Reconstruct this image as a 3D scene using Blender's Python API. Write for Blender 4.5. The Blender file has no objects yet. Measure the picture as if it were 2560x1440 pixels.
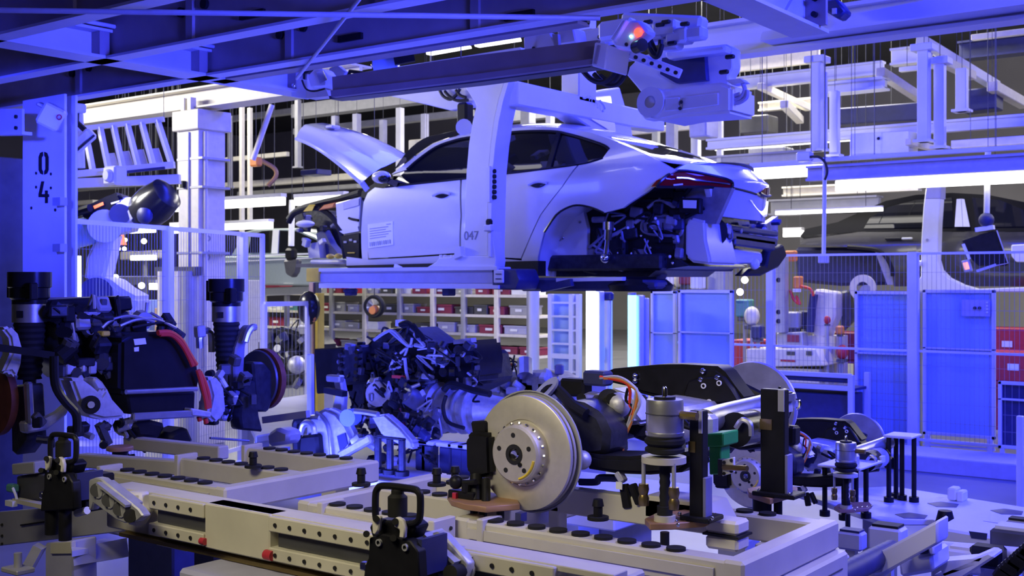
import bpy, bmesh, math, random
from mathutils import Vector, Matrix
random.seed(7)
SC = bpy.context.scene
COL = SC.collection
V = Vector
# ------------------------------------------------------------------ camera
F, HY, H = 2900.0, 700.0, 1.9            # focal length in pixels of a 2560 wide frame, horizon row, eye height
_th = math.atan2(3880.0, F)
S_, C_ = math.sin(_th), math.cos(_th)
CR, CF = V((S_, C_, 0)), V((-C_, S_, 0))  # camera right / forward; +X runs along the line towards the car tails
CAM = V((0, 0, H))
cd = bpy.data.cameras.new('camera'); cam = bpy.data.objects.new('camera', cd); COL.objects.link(cam)
cam.matrix_world = Matrix(((CR.x, 0, -CF.x, 0), (CR.y, 0, -CF.y, 0), (0, 1, 0, H), (0, 0, 0, 1)))
cd.sensor_width = 36; cd.lens = F * 36 / 2560; cd.shift_y = (HY - 720) / 2560; cd.clip_end = 200
cd.dof.use_dof = True; cd.dof.focus_distance = 3.9; cd.dof.aperture_fstop = 8.0
SC.camera = cam
SC.view_settings.view_transform = 'Standard'; SC.view_settings.look = 'None'
SC.view_settings.gamma = 1; SC.view_settings.use_curve_mapping = False; SC.view_settings.exposure = 0.12
# ------------------------------------------------------------------ world and lamps
w = bpy.data.worlds.new('world'); SC.world = w; w.use_nodes = True
w.node_tree.nodes['Background'].inputs[0].default_value = (.2, .18, .17, 1)
w.node_tree.nodes['Background'].inputs[1].default_value = .035
BLUE = (.032, .044, 1.0)
def area(name, loc, aim, sx, sy, watt, col):
    l = bpy.data.lights.new(name, 'AREA'); l.shape = 'RECTANGLE'; l.size = sx; l.size_y = sy; l.energy = watt; l.color = col
    o = bpy.data.objects.new(name, l); COL.objects.link(o); o.location = loc
    o.rotation_euler = (V(aim) - V(loc)).to_track_quat('-Z', 'Y').to_euler()
    return o
area('blue_station_light_right', (3.4, 6.4, 5.4), (-5.0, 8.0, 2.0), 3, 1.4, 1450, BLUE)
area('blue_station_light_low', (-5.7, 4.95, .45), (-6.2, 8.5, 2.7), 3.0, .3, 120, (.07, .09, 1))
area('blue_station_light_over_car', (-6.2, 10.6, 6.2), (-6.2, 9.6, 2.0), 7, 1.6, 560, BLUE)
area('blue_station_light_left', (-7.4, 6.6, 3.6), (-10.2, 6.6, 2.0), 1.2, .6, 36, BLUE).data.spread = 1.5
area('blue_station_light_pallet', (-.45, 3.3, 3.1), (-2.8, 3.0, 1.15), .9, .4, 48, (.36, .34, 1))
area('blue_station_light_door', (-7.5, 6.4, 3.2), (-7.6, 8.4, 2.3), 2.4, .3, 17, (.06, .085, 1)).data.spread = 1.6
area('blue_fill_deck', (-.8, 3.7, 2.45), (-7.5, 4.7, 2.9), 1.0, .4, 58, BLUE).data.spread = .9  # added lamp for the girder web and column face, no known fixture
area('blue_fill_column', (-5.6, 1.4, 3.1), (-8.2, 4.8, 2.65), .8, .3, 15, BLUE).data.spread = .5  # extra lamp added out of view to light the column face
area('blue_station_light_back', (-1.5, 11.2, 5.4), (-2.0, 13.4, 1.0), 6, .8, 260, BLUE)
area('work_light_camera_side', (-2.2, .2, 3.3), (-2.4, 3.0, 1.15), 1.8, .6, 11, (1, .9, .64)).data.spread = 1.3
for i, (x, y, p) in enumerate(((-20, 14, 500), (-9, 17.2, 800), (2, 19, 300), (-26, 24, 800), (-12, 25, 800), (2, 26, 600))):
    area('hall_light', (x, y, 6.6), (x, y, 0), 7, 1.2, p, (1, .96, .86))
area('fill_wall', (-4, 24, 5.2), (-5, 38, 2.5), 12, .8, 420, (1, .95, .82))  # added only to brighten the back wall
area('fill_front_end', (-10.2, 6.2, 3.0), (-8.8, 8.3, 2.0), .5, .3, 3, (1, .97, .9)).data.spread = .42  # small white spot added to brighten the carrier end and car front
area('hall_light_hood', (-8.2, 9.2, 6.4), (-8.7, 9.3, 2.9), 1.6, .4, 16, (1, .98, .95)).data.spread = .9
area('hall_light_left', (-14.5, 5.0, 4.6), (-10.5, 9.6, 2.4), 3, .6, 400, (1, .98, .92))
# ------------------------------------------------------------------ picture ray -> point in the hall
def ray(px, py): return CF + CR * ((px - 1280) / F) + V((0, 0, (HY - py) / F))
def at(px, py, d): return CAM + ray(px, py) * d
def oy(px, py, Y): r = ray(px, py); return CAM + r * (Y / r.y)
def ox(px, py, X): r = ray(px, py); return CAM + r * (X / r.x)
def oz(px, py, Z): r = ray(px, py); return CAM + r * ((Z - H) / r.z)
def ly(pts, Y): return [oy(a, b, Y) for a, b in pts]
def lx(pts, X): return [ox(a, b, X) for a, b in pts]
# ------------------------------------------------------------------ materials
MATS = {}
def mat(name, col, rough=.5, metal=0, noise=.08, scale=14, bump=0, emit=0, trans=0, coat=0):
    m = bpy.data.materials.new(name); m.use_nodes = True; nt = m.node_tree; b = nt.nodes['Principled BSDF']
    b.inputs['Roughness'].default_value = rough; b.inputs['Metallic'].default_value = metal
    c4 = (*col, 1)
    if emit:
        b.inputs['Base Color'].default_value = c4; b.inputs['Emission Color'].default_value = c4; b.inputs['Emission Strength'].default_value = emit
    elif noise:
        tc = nt.nodes.new('ShaderNodeTexCoord'); n = nt.nodes.new('ShaderNodeTexNoise'); n.inputs['Scale'].default_value = scale; n.inputs['Detail'].default_value = 4
        r = nt.nodes.new('ShaderNodeValToRGB')
        r.color_ramp.elements[0].position = .3; r.color_ramp.elements[1].position = .7
        r.color_ramp.elements[0].color = (*[max(0, c * (1 - noise)) for c in col], 1); r.color_ramp.elements[1].color = (*[min(1, c * (1 + noise)) for c in col], 1)
        nt.links.new(tc.outputs['Object'], n.inputs['Vector']); nt.links.new(n.outputs['Fac'], r.inputs['Fac']); nt.links.new(r.outputs['Color'], b.inputs['Base Color'])
        if bump:
            bm_ = nt.nodes.new('ShaderNodeBump'); bm_.inputs['Strength'].default_value = bump; bm_.inputs['Distance'].default_value = .01
            nt.links.new(n.outputs['Fac'], bm_.inputs['Height']); nt.links.new(bm_.outputs['Normal'], b.inputs['Normal'])
    else:
        b.inputs['Base Color'].default_value = c4
    if trans: b.inputs['Transmission Weight'].default_value = trans
    if coat: b.inputs['Coat Weight'].default_value = coat; b.inputs['Coat Roughness'].default_value = .05
    MATS[name] = m
    return m
mat('car_paint', (.74, .75, .78), .25, .15, .01, coat=1)
mat('car_black', (.006, .006, .007), .5, 0, .05)
mat('rail_brown', (.24, .2, .22), .5, 0, .1, 5)
mat('car_graphite', (.12, .118, .11), .25, .7, .03, coat=.6)
mat('car_green', (.38, .45, .44), .3, .2, .03, coat=.6)
mat('white_steel', (.76, .76, .78), .42, 0, .05, 3)
mat('beige_steel', (.6, .57, .45), .45, 0, .08, 6)
mat('deck_steel', (.34, .3, .3), .55, 0, .1, 5)
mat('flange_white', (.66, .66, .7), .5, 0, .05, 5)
mat('grey_steel', (.42, .42, .44), .45, .2, .08, 8)
mat('dark_steel', (.1, .1, .11), .45, .4, .15, 8)
mat('black_plastic', (.012, .012, .014), .42, 0, .2, 20)
mat('black_gloss', (.016, .016, .02), .22, 0, .15, 10)
mat('rubber', (.018, .018, .018), .7, 0, .15, 30)
mat('aluminium', (.62, .62, .63), .34, .85, .08, 18, .1)
mat('cast_alu', (.6, .6, .6), .5, .55, .12, 30, .25)
mat('chrome', (.8, .8, .82), .15, 1, .03)
mat('disc_steel', (.66, .62, .54), .42, .5, .05, 40)
mat('rust_disc', (.23, .07, .035), .6, .3, .2, 20)
mat('engine_dark', (.035, .036, .045), .38, .3, .3, 25, .2)
mat('biw_dark', (.24, .24, .32), .4, .3, .2, 12, .2)
mat('biw_blue_lit', (.3, .3, .42), .4, .2, .2, 12, .2)  # body-colour metal with the blue light mixed into its base colour
mat('plate_blue', (.2, .2, .36), .45, 0, .1)
mat('glass_dark', (.012, .013, .016), .04, 0, 0)
mat('red_lens', (.25, .008, .01), .12, 0, .1, coat=.6)
mat('yellow', (.85, .62, .05), .5, 0, .06)
mat('orange', (.8, .27, .06), .5, 0, .06)
mat('orange_cable', (.75, .05, .03), .45, 0, .05)
mat('green_plastic', (.02, .34, .06), .45, 0, .08)
mat('brown_plate', (.36, .2, .1), .5, .1, .18, 9)
mat('bronze', (.3, .22, .08), .3, .8, .1)
mat('label_white', (.85, .86, .86), .6, 0, .02)
mat('ink', (.01, .01, .012), .6, 0, 0)
mat('ink_grey', (.25, .26, .3), .6, 0, 0)
mat('red_plastic', (.5, .03, .05), .45, 0, .1)
mat('maroon', (.26, .03, .07), .5, 0, .12)
mat('cream', (.75, .71, .6), .5, 0, .06)
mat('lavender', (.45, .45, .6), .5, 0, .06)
mat('tan_post', (.62, .42, .28), .5, 0, .06)
mat('teal', (.1, .3, .28), .5, 0, .1)
mat('navy', (.03, .035, .12), .5, 0, .15)
mat('mesh_wire', (.28, .28, .34), .5, .2, 0)
mat('floor_paint', (.2, .2, .22), .35, 0, .18, 1.2, .03)
mat('wall_paint', (.26, .25, .23), .7, 0, .12, .6)
mat('ceiling_dark', (.06, .06, .065), .8, 0, .2, .8)
mat('tube_light', (1, .97, .9), emit=5)
mat('tube_line', (1, .97, .92), emit=3.5)
mat('tube_white_hot', (.75, .85, 1), emit=7)
mat('tube_cyan', (.3, .75, 1), emit=2.2)
mat('lamp_red', (1, .06, .03), emit=3)
mat('lamp_cyan', (.3, .9, 1), emit=4)
mat('amber_glow', (1, .22, .06), emit=1.2)
mat('screen_glow', (1, .38, .2), emit=1)
mat('pale_blue', (.35, .5, .95), .4, 0, .03, 3)  # plain pale blue base colour, neither lamp nor reflector
for _n, _v in (('black_plastic', .2), ('rubber', .2), ('engine_dark', .35), ('black_gloss', .35), ('car_black', .12)): MATS[_n].node_tree.nodes['Principled BSDF'].inputs['Specular IOR Level'].default_value = _v
# ------------------------------------------------------------------ mesh building
class MB:
    def __init__(s): s.v = []; s.f = []
    def add(s, vs, fs):
        n = len(s.v); s.v += [V(a) for a in vs]; s.f += [tuple(n + i for i in f) for f in fs]; return s
    def box(s, p, q, rot=None, c=None):
        a = [min(p[i], q[i]) for i in range(3)]; b = [max(p[i], q[i]) for i in range(3)]
        vs = [V((x, y, z)) for z in (a[2], b[2]) for y in (a[1], b[1]) for x in (a[0], b[0])]
        if rot is not None:
            cc = V(c) if c is not None else (V(a) + V(b)) / 2
            vs = [cc + rot @ (k - cc) for k in vs]
        return s.add(vs, [(0, 2, 3, 1), (4, 5, 7, 6), (0, 1, 5, 4), (2, 6, 7, 3), (0, 4, 6, 2), (1, 3, 7, 5)])
    def cb(s, c, d, rot=None): c, d = V(c), V(d) / 2; return s.box(c - d, c + d, rot, c)
    def bar(s, a, b, w, h, up=(0, 0, 1)):
        a, b = V(a), V(b); t = (b - a).normalized(); u = V(up)
        if abs(t.dot(u)) > .95: u = V((0, 1, 0))
        x = t.cross(u).normalized(); u = x.cross(t); x, u = x * w / 2, u * h / 2
        vs = [p + i * x + j * u for p in (a, b) for i, j in ((-1, -1), (1, -1), (1, 1), (-1, 1))]
        return s.add(vs, [(3, 2, 1, 0), (4, 5, 6, 7), (0, 1, 5, 4), (1, 2, 6, 5), (2, 3, 7, 6), (3, 0, 4, 7)])
    def ring(s, c, x, y, r, n): return [c + x * (r * math.cos(2 * math.pi * i / n)) + y * (r * math.sin(2 * math.pi * i / n)) for i in range(n)]
    def lathe(s, prof, o, ax=(0, 0, 1), n=20, cap=True):
        o, t = V(o), V(ax).normalized(); x = t.orthogonal().normalized(); y = t.cross(x)
        vs = []
        for r, h in prof: vs += s.ring(o + t * h, x, y, r, n)
        fs = [(k * n + i, k * n + (i + 1) % n, (k + 1) * n + (i + 1) % n, (k + 1) * n + i) for k in range(len(prof) - 1) for i in range(n)]
        if cap and prof[0][0] > 1e-5: fs.append(tuple(range(n - 1, -1, -1)))
        if cap and prof[-1][0] > 1e-5: fs.append(tuple((len(prof) - 1) * n + i for i in range(n)))
        return s.add(vs, fs)
    def cyl(s, a, b, r, r2=None, n=14):
        a, b = V(a), V(b); return s.lathe([(r, 0), (r if r2 is None else r2, (b - a).length)], a, b - a, n)
    def sph(s, c, r, n=12, k=(1, 1, 1)):
        i = len(s.v); s.lathe([(max(1e-4, r * math.sin(math.pi * j / 8)), -r * math.cos(math.pi * j / 8)) for j in range(9)], (0, 0, 0), (0, 0, 1), n, False)
        for q in range(i, len(s.v)): s.v[q] = V(c) + V((s.v[q].x * k[0], s.v[q].y * k[1], s.v[q].z * k[2]))
        return s
    def tube(s, pts, r, n=7, sm=5):
        P = [V(p) for p in pts]
        if sm and len(P) > 2:
            Q = []
            for i in range(len(P) - 1):
                a, b, c, d = P[max(i - 1, 0)], P[i], P[i + 1], P[min(i + 2, len(P) - 1)]
                for k in range(sm):
                    t = k / sm; Q.append(.5 * ((2 * b) + (c - a) * t + (2 * a - 5 * b + 4 * c - d) * t * t + (3 * b - a - 3 * c + d) * t ** 3))
            P = Q + [P[-1]]
        m = len(P); vs = []; px = None
        for i, p in enumerate(P):
            t = (P[min(i + 1, m - 1)] - P[max(i - 1, 0)]).normalized()
            x = t.orthogonal().normalized() if px is None else (px - t * px.dot(t)).normalized()
            px = x; vs += s.ring(p, x, t.cross(x), r[i] if isinstance(r, list) else r, n)
        fs = [(k * n + i, k * n + (i + 1) % n, (k + 1) * n + (i + 1) % n, (k + 1) * n + i) for k in range(m - 1) for i in range(n)]
        fs += [tuple(range(n - 1, -1, -1)), tuple((m - 1) * n + i for i in range(n))]
        return s.add(vs, fs)
    def prism(s, pts, vec):
        n = len(pts); P = [V(p) for p in pts]; vec = V(vec)
        fs = [tuple(range(n)), tuple(range(2 * n - 1, n - 1, -1))] + [(i, i + n, (i + 1) % n + n, (i + 1) % n) for i in range(n)]
        return s.add(P + [p + vec for p in P], fs)
    def build(s, name, m, parent=None, bevel=0, label=None, cat=None, group=None, kind=None, smooth=35, seg=1):
        me = bpy.data.meshes.new(name); me.from_pydata([tuple(a) for a in s.v], [], s.f)
        bm = bmesh.new(); bm.from_mesh(me); bmesh.ops.recalc_face_normals(bm, faces=bm.faces)
        if bevel:
            es = [e for e in bm.edges if len(e.link_faces) == 2 and e.calc_face_angle(0) > .6]
            bmesh.ops.bevel(bm, geom=es, offset=bevel, segments=seg, affect='EDGES', clamp_overlap=True)
        for f in bm.faces: f.smooth = True
        bm.to_mesh(me); bm.free()
        me.set_sharp_from_angle(angle=math.radians(smooth))
        me.materials.append(MATS[m]); o = bpy.data.objects.new(name, me); COL.objects.link(o)
        return fin(o, parent, label, cat, group, kind)
def fin(o, parent=None, label=None, cat=None, group=None, kind=None):
    if parent is not None:
        o.parent = parent; o.matrix_parent_inverse = Matrix.Translation(-V(parent['_o'])) if '_o' in parent else Matrix.Identity(4)
    if label: o['label'] = label
    if cat: o['category'] = cat
    if group: o['group'] = group
    if kind: o['kind'] = kind
    return o
def T(name, label, cat, loc, group=None):
    o = bpy.data.objects.new(name, None); COL.objects.link(o); o.location = V(loc); o['_o'] = tuple(loc); o.empty_display_size = .1
    return fin(o, None, label, cat, group)
# short forms: one mesh made of several shapes
def mk(name, m, parent, *sh, **k):
    b = MB()
    for a in sh: getattr(b, a[0])(*a[1:])
    return b.build(name, m, parent, **k)
def copy_tree(o, parent=None):
    c = o.copy(); COL.objects.link(c)
    if parent is not None: c.parent = parent; c.matrix_parent_inverse = o.matrix_parent_inverse.copy()
    for ch in o.children: copy_tree(ch, c)
    return c
def dup(root, off, label, group=None):
    r = copy_tree(root); r.location = root.location + V(off); r['label'] = label
    if group: r['group'] = group
    return r
def share(src, n_locs, parent):          # alike pieces of one part: share the mesh, shift it
    for off in n_locs:
        c = src.copy(); COL.objects.link(c); c.parent = parent; c.matrix_parent_inverse = src.matrix_parent_inverse.copy(); c.location = V(off)
def text(name, body, size, m, parent, origin, xdir, ydir, ext=.002, bold=0, sx=1, **k):
    cu = bpy.data.curves.new(name, 'FONT'); cu.body = body; cu.size = size; cu.extrude = ext; cu.align_x = 'CENTER'; cu.align_y = 'CENTER'; cu.offset = bold
    tmp = bpy.data.objects.new('tmp', cu); COL.objects.link(tmp)
    dg = bpy.context.evaluated_depsgraph_get(); me = bpy.data.meshes.new_from_object(tmp.evaluated_get(dg))
    bpy.data.objects.remove(tmp)
    x, y = V(xdir).normalized(), V(ydir).normalized(); z = x.cross(y); x = x * sx
    me.transform(Matrix(((x.x, y.x, z.x, origin[0]), (x.y, y.y, z.y, origin[1]), (x.z, y.z, z.z, origin[2]), (0, 0, 0, 1))))
    me.materials.clear(); me.materials.append(MATS[m]); o = bpy.data.objects.new(name, me); COL.objects.link(o)
    return fin(o, parent, **k)
XA, YA, ZA = V((1, 0, 0)), V((0, 1, 0)), V((0, 0, 1))
# ------------------------------------------------------------------ the hall
mk('floor', 'floor_paint', None, ('box', (-45, -4, -.2), (18, 45, 0)), kind='structure')
mk('wall_back', 'wall_paint', None, ('box', (-45, 38, 0), (18, 38.3, 9)), kind='structure')
mk('wall_left', 'wall_paint', None, ('box', (-45.3, -4, 0), (-45, 38.3, 9)), kind='structure')
mk('ceiling', 'ceiling_dark', None, ('box', (-45, -4, 9), (18, 38.3, 9.2)), kind='structure')
# ---- steel deck over the near aisle: cross girder and joists
ZD = H + 1.4                                            # underside of the deck steel
g = T('deck_girder', 'blue-lit steel girder crossing under the overhead deck at top left', 'girder', (-6.55, 4.5, ZD))
mk('bottom_flange', 'flange_white', g, ('box', (-6.66, 1.5, ZD), (-6.44, 6.25, ZD + .018)))
mk('web', 'flange_white', g, ('box', (-6.56, 1.5, ZD + .018), (-6.54, 6.25, ZD + .17)))
mk('top_flange', 'flange_white', g, ('box', (-6.66, 1.5, ZD + .17), (-6.44, 6.25, ZD + .188)))
for y in (4.33, 5.1, 5.98):
    mk('stiffener_plate', 'deck_steel', g, ('box', (-6.54, y - .035, ZD + .018), (-6.45, y + .035, ZD + .17)))
e = mk('end_box', 'flange_white', g, ('box', (-6.64, 6.25, ZD + .01), (-6.42, 6.27, ZD + .2)), ('box', (-6.46, 6.05, ZD + .01), (-6.44, 6.25, ZD + .2)))
mk('bolt', 'black_plastic', e, ('cyl', (-6.44, 6.15, ZD + .08), (-6.42, 6.15, ZD + .08), .02))
p = mk('conduit', 'flange_white', g, ('cyl', (-6.42, 1.5, ZD + .205), (-6.42, 6.1, ZD + .205), .013))
for y in (4.5, 5.27, 6.05): mk('clamp', 'black_plastic', p, ('box', (-6.45, y - .03, ZD + .15), (-6.39, y + .03, ZD + .24)))
jl = ['nearest joist along the top edge', 'second joist of the overhead deck', 'third joist, meeting the column marked 04']
for i, (y, nm) in enumerate(((3.61, 'dark steel deck joist with blue underside, nearest the top edge'), (4.39, 'dark steel deck joist, the middle one with bolted splice plates'),
                             (5.17, 'dark steel deck joist resting on the column marked 04'))):
    j = T('deck_joist', nm, 'joist', (-5, y, ZD), 'deck joists')
    mk('bottom_flange', 'flange_white', j, ('box', (-13, y - .06, ZD), (3, y + .06, ZD + .016)))
    mk('web', 'deck_steel', j, ('box', (-13, y - .008, ZD + .016), (3, y + .008, ZD + .5)))
    mk('top_flange', 'deck_steel', j, ('box', (-13, y - .06, ZD + .5), (3, y + .06, ZD + .516)))
    bs = mk('bolt', 'black_plastic', j, ('cyl', (-8.1, y - .03, ZD + .2), (-8.1, y - .008, ZD + .2), .03))
    share(bs, [(.22, 0, .02), (2.36, 0, 0), (2.58, 0, .02), (3.9, 0, .06), (4.12, 0, .08), (5.2, 0, 0), (5.42, 0, .02), (6.3, 0, .04), (6.5, 0, .06)], j)
    sp = mk('splice_plate', 'deck_steel', j, ('box', (-8.04, y - .03, ZD + .02), (-7.98, y - .008, ZD + .46)))
    share(sp, [(2.36, 0, 0), (3.9, 0, 0), (5.2, 0, 0)], j)
    mk('cable_clip', 'black_plastic', j, ('box', (-5.2, y - .03, ZD + .08), (-5.0, y - .008, ZD + .12))); mk('cable_clip', 'black_plastic', j, ('box', (-3.9, y - .03, ZD + .04), (-3.7, y - .008, ZD + .08)))
y = 5.34
j = T('deck_edge_beam', 'dark steel edge beam bordering the overhead deck above the carrier rail', 'beam', (-5, y, ZD))
mk('bottom_flange', 'deck_steel', j, ('box', (-6.6, y - .06, ZD + .0), (-3.5, y + .06, ZD + .02)))
mk('web', 'deck_steel', j, ('box', (-6.6, y - .01, ZD + .04), (-3.5, y + .01, ZD + .55)))
mk('lower_pipe', 'dark_steel', j, ('cyl', (-6.5, y + .05, ZD + .03), (-3.5, y + .05, ZD + .03), .018))
bs = mk('bolt', 'black_plastic', j, ('cyl', (-5.55, y - .035, ZD + .22), (-5.55, y - .01, ZD + .22), .03))
share(bs, [(.26, 0, .02), (1.55, 0, 0), (1.81, 0, .02), (-1.0, 0, -.03)], j)
sp = mk('splice_plate', 'deck_steel', j, ('box', (-5.47, y - .03, ZD + .05), (-5.42, y - .01, ZD + .5)))
share(sp, [(1.55, 0, 0)], j)
mk('deck_floor_sheet', 'deck_steel', None, ('box', (-13, 1.2, ZD + .56), (-2.3, 5.6, ZD + .6)), label='dark sheet floor lying on the overhead deck joists', cat='deck sheet')
# right hand girder with bolted end plate
g = T('deck_girder', 'blue-lit sloping girder end with a dark bolted plate at top centre', 'girder', (-3, 5, ZD))
XG = -2.62
mk('bottom_flange', 'flange_white', g, ('box', (XG - .1, 3.0, ZD + .0), (XG + .12, 6.35, ZD + .02)))
mk('web', 'flange_white', g, ('box', (XG, 3.0, ZD + .02), (XG + .02, 6.2, ZD + .4)))
mk('gusset', 'flange_white', g, ('prism', [(XG + .02, 5.9, ZD + .02), (XG + .02, 6.2, ZD + .02), (XG + .02, 6.2, ZD + .3)], (.02, 0, 0)))
e = mk('end_plate', 'deck_steel', g, ('box', (XG - .05, 6.2, ZD + .02), (XG + .16, 6.23, ZD + .42)))
for k, x in enumerate((0, 1)):
    for z in (.08, .17): mk('bolt', 'black_plastic', e, ('cyl', (XG - .0 + .1 * x, 6.17, ZD + z), (XG - .0 + .1 * x, 6.2, ZD + z), .016))
mk('conduit_pipe', 'grey_steel', None, ('cyl', at(-40, 25, 5.72), at(1500, 45, 5.9), .014),
   label='thin grey conduit running along the top under the deck joists', cat='conduit')
mk('tie_rod', 'flange_white', None, ('cyl', at(912, -20, 5.5), at(742, 196, 7.9), .011), label='slender blue diagonal tie rod in front of the deck joists', cat='rod')
# ---- column marked 04
P0 = V((oy(108, 600, 4.97).x, 5.17, 0)); HW = (oy(160, 600, 4.97).x - oy(56, 600, 4.97).x) / 2
c = T('steel_column', 'blue-lit steel column stencilled 04 at left', 'column', P0)
mk('flange', 'white_steel', c, ('box', P0 + V((-HW, -.2, 0)), P0 + V((HW, -.18, ZD))))
mk('web', 'white_steel', c, ('box', P0 + V((-.01, -.18, 0)), P0 + V((.01, -.11, ZD))))
mk('rear_flange', 'white_steel', c, ('box', P0 + V((-HW, -.11, 0)), P0 + V((HW, -.09, ZD))))
yy = P0.y - .2
_l0 = [(96, 392), (100, 382), (107, 379), (107, 389), (104, 394), (104, 423), (107, 428), (107, 437), (100, 434), (96, 425)]
for nm_, P in (('zero_stroke', _l0), ('zero_stroke', [(217 - a, b_) for a, b_ in _l0]), ('four_stroke', [(103, 453), (110, 453), (104, 485), (111, 485), (111, 493), (96, 493), (96, 485)]), ('four_stem', [(112, 476), (119, 476), (119, 485), (122, 485), (122, 493), (119, 493), (119, 508), (112, 508)])):
    mk(nm_, 'ink', c, ('prism', ly(P, yy - .004), (0, .005, 0)))
bs = None
for px_, py_ in ((91, 433), (128, 435), (91, 468), (128, 470), (79, 520), (139, 525)):
    q = oy(px_, py_, yy); mk('bolt_hole', 'ink', c, ('cyl', q, q - V((0, .006, 0)), .012, None, 8))
for py_ in (505, 620):
    q = oy(155, py_, yy); mk('bracket', 'grey_steel', c, ('cb', q + V((.02, -.03, 0)), (.1, .06, .06)))
# projector box + lamp on the column head
q = at(130, 292, 8.7); t = T('sensor_box', 'tilted blue-lit sensor box with round red logo on the column head', 'sensor', q)
rt = Matrix.Rotation(math.radians(28), 3, CF) @ Matrix.Rotation(math.radians(-37), 3, 'Z')
mk('housing', 'white_steel', t, ('cb', q, (.2, .16, .17), rt), bevel=.015)
mk('hood', 'grey_steel', t, ('cb', q + V((-.06, .03, .06)), (.23, .2, .03), rt), bevel=.008)
fr = q - CF * .1
mk('logo_ring', 'red_plastic', t, ('lathe', [(.012, 0), (.022, 0), (.022, .004), (.012, .004)], at(148, 293, 8.58), -CF, 16, False))
mk('bracket_arm', 'grey_steel', t, ('bar', q, at(95, 300, 9.2), .04, .04))
q = at(205, 300, 9.0); t = T('ceiling_camera', 'jointed overhead camera lamp hanging beside the column', 'camera', q)
mk('mount', 'white_steel', t, ('cb', at(190, 272, 9), (.14, .1, .07)), bevel=.01)
mk('arm', 'black_plastic', t, ('tube', [at(191, 280, 9), at(191, 305, 9), at(212, 325, 9)], .022, 6, 0))
mk('body', 'white_steel', t, ('bar', at(182, 375, 9), at(232, 330, 9), .1, .09), bevel=.02)
mk('trim_band', 'ink', t, ('bar', at(190, 378, 8.94), at(236, 338, 8.94), .015, .015))
mk('post', 'white_steel', t, ('cyl', at(200, 420, 9.2), at(196, 285, 9.2), .04))
mk('cabinet', 'dark_steel', None, ('box', (-9.9, 5.0, 0), (-8.95, 5.5, 2.9)), ('box', (-9.9, 4.98, 1.45), (-8.95, 5.0, 1.5)), bevel=.01, label='tall dark cabinet standing behind the column marked 04', cat='cabinet')
t = T('cable_tray', 'short blue-lit bracket tray with holes at the left edge', 'tray', at(20, 310, 8))
mk('web', 'flange_white', t, ('prism', ly([(-20, 272), (55, 272), (55, 332), (-20, 334)], 4.75), (0, .02, 0)))
mk('lip', 'flange_white', t, ('prism', ly([(-20, 330), (55, 328), (55, 336), (-20, 338)], 4.7), (0, .08, 0)))
for px_ in (42,):
    for py_ in (292, 320): q = oy(px_, py_, 4.75); mk('bolt', 'ink', t, ('cyl', q, q - V((0, .015, 0)), .015, None, 8))
# ---- white column with strapped pipes behind the robot fence
P5 = V((-10.97, 8.65, 0)); c = T('hall_column', 'warm-white square column with strapped pipes, marked P5', 'column', P5)
mk('shaft', 'cream', c, ('box', P5 + V((-.19, -.19, 0)), P5 + V((.19, .19, 3.75))), bevel=.012)
mk('head', 'cream', c, ('box', P5 + V((-.24, -.24, 3.62)), P5 + V((.24, .24, 3.85))), bevel=.01)
for dx in (-.1, .02): mk('hanger_post', 'cream', c, ('box', P5 + V((dx - .03, -.2, 3.8)), P5 + V((dx + .03, -.12, 4.0))))
mk('pipe', 'cream', c, ('cyl', P5 + V((.22, -.12, .6)), P5 + V((.22, -.12, 3.6)), .025))
mk('cable_conduit', 'grey_steel', c, ('cyl', P5 + V((.02, -.2, .6)), P5 + V((.02, -.2, 3.6)), .012))
for z in (2.95, 3.28, 2.2): mk('strap', 'grey_steel', c, ('box', P5 + V((-.2, -.2, z)), P5 + V((.26, .2, z + .025))))
mk('valve', 'black_plastic', c, ('cb', P5 + V((-.06, -.22, 3.0)), (.05, .05, .08)))
for k, (s_, py_) in enumerate((('P', 603), ('5', 640))):
    q = ox(519, py_, P5.x + .19); text('stencil_letter', s_, .17, 'ink_grey', c, q + V((.003, 0, 0)), (0, 1, 0), (0, 0, 1), .002)
c = T('hall_beam', 'pale horizontal beam on the white column at left', 'beam', P5 + V((0, 0, 3.9)))
mk('flange', 'cream', c, ('box', (-14.5, 8.5, 3.88), (-8.4, 8.8, 3.9)))
mk('web', 'cream', c, ('box', (-14.5, 8.62, 3.9), (-8.4, 8.66, 4.1)))
mk('top_flange', 'cream', c, ('box', (-14.5, 8.5, 4.1), (-8.4, 8.8, 4.12)))
mk('brace_rod', 'cream', None, ('cyl', at(680, 262, 14.5), at(632, 400, 14.5), .035), label='slanting white brace below the pale beam', cat='brace')
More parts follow.
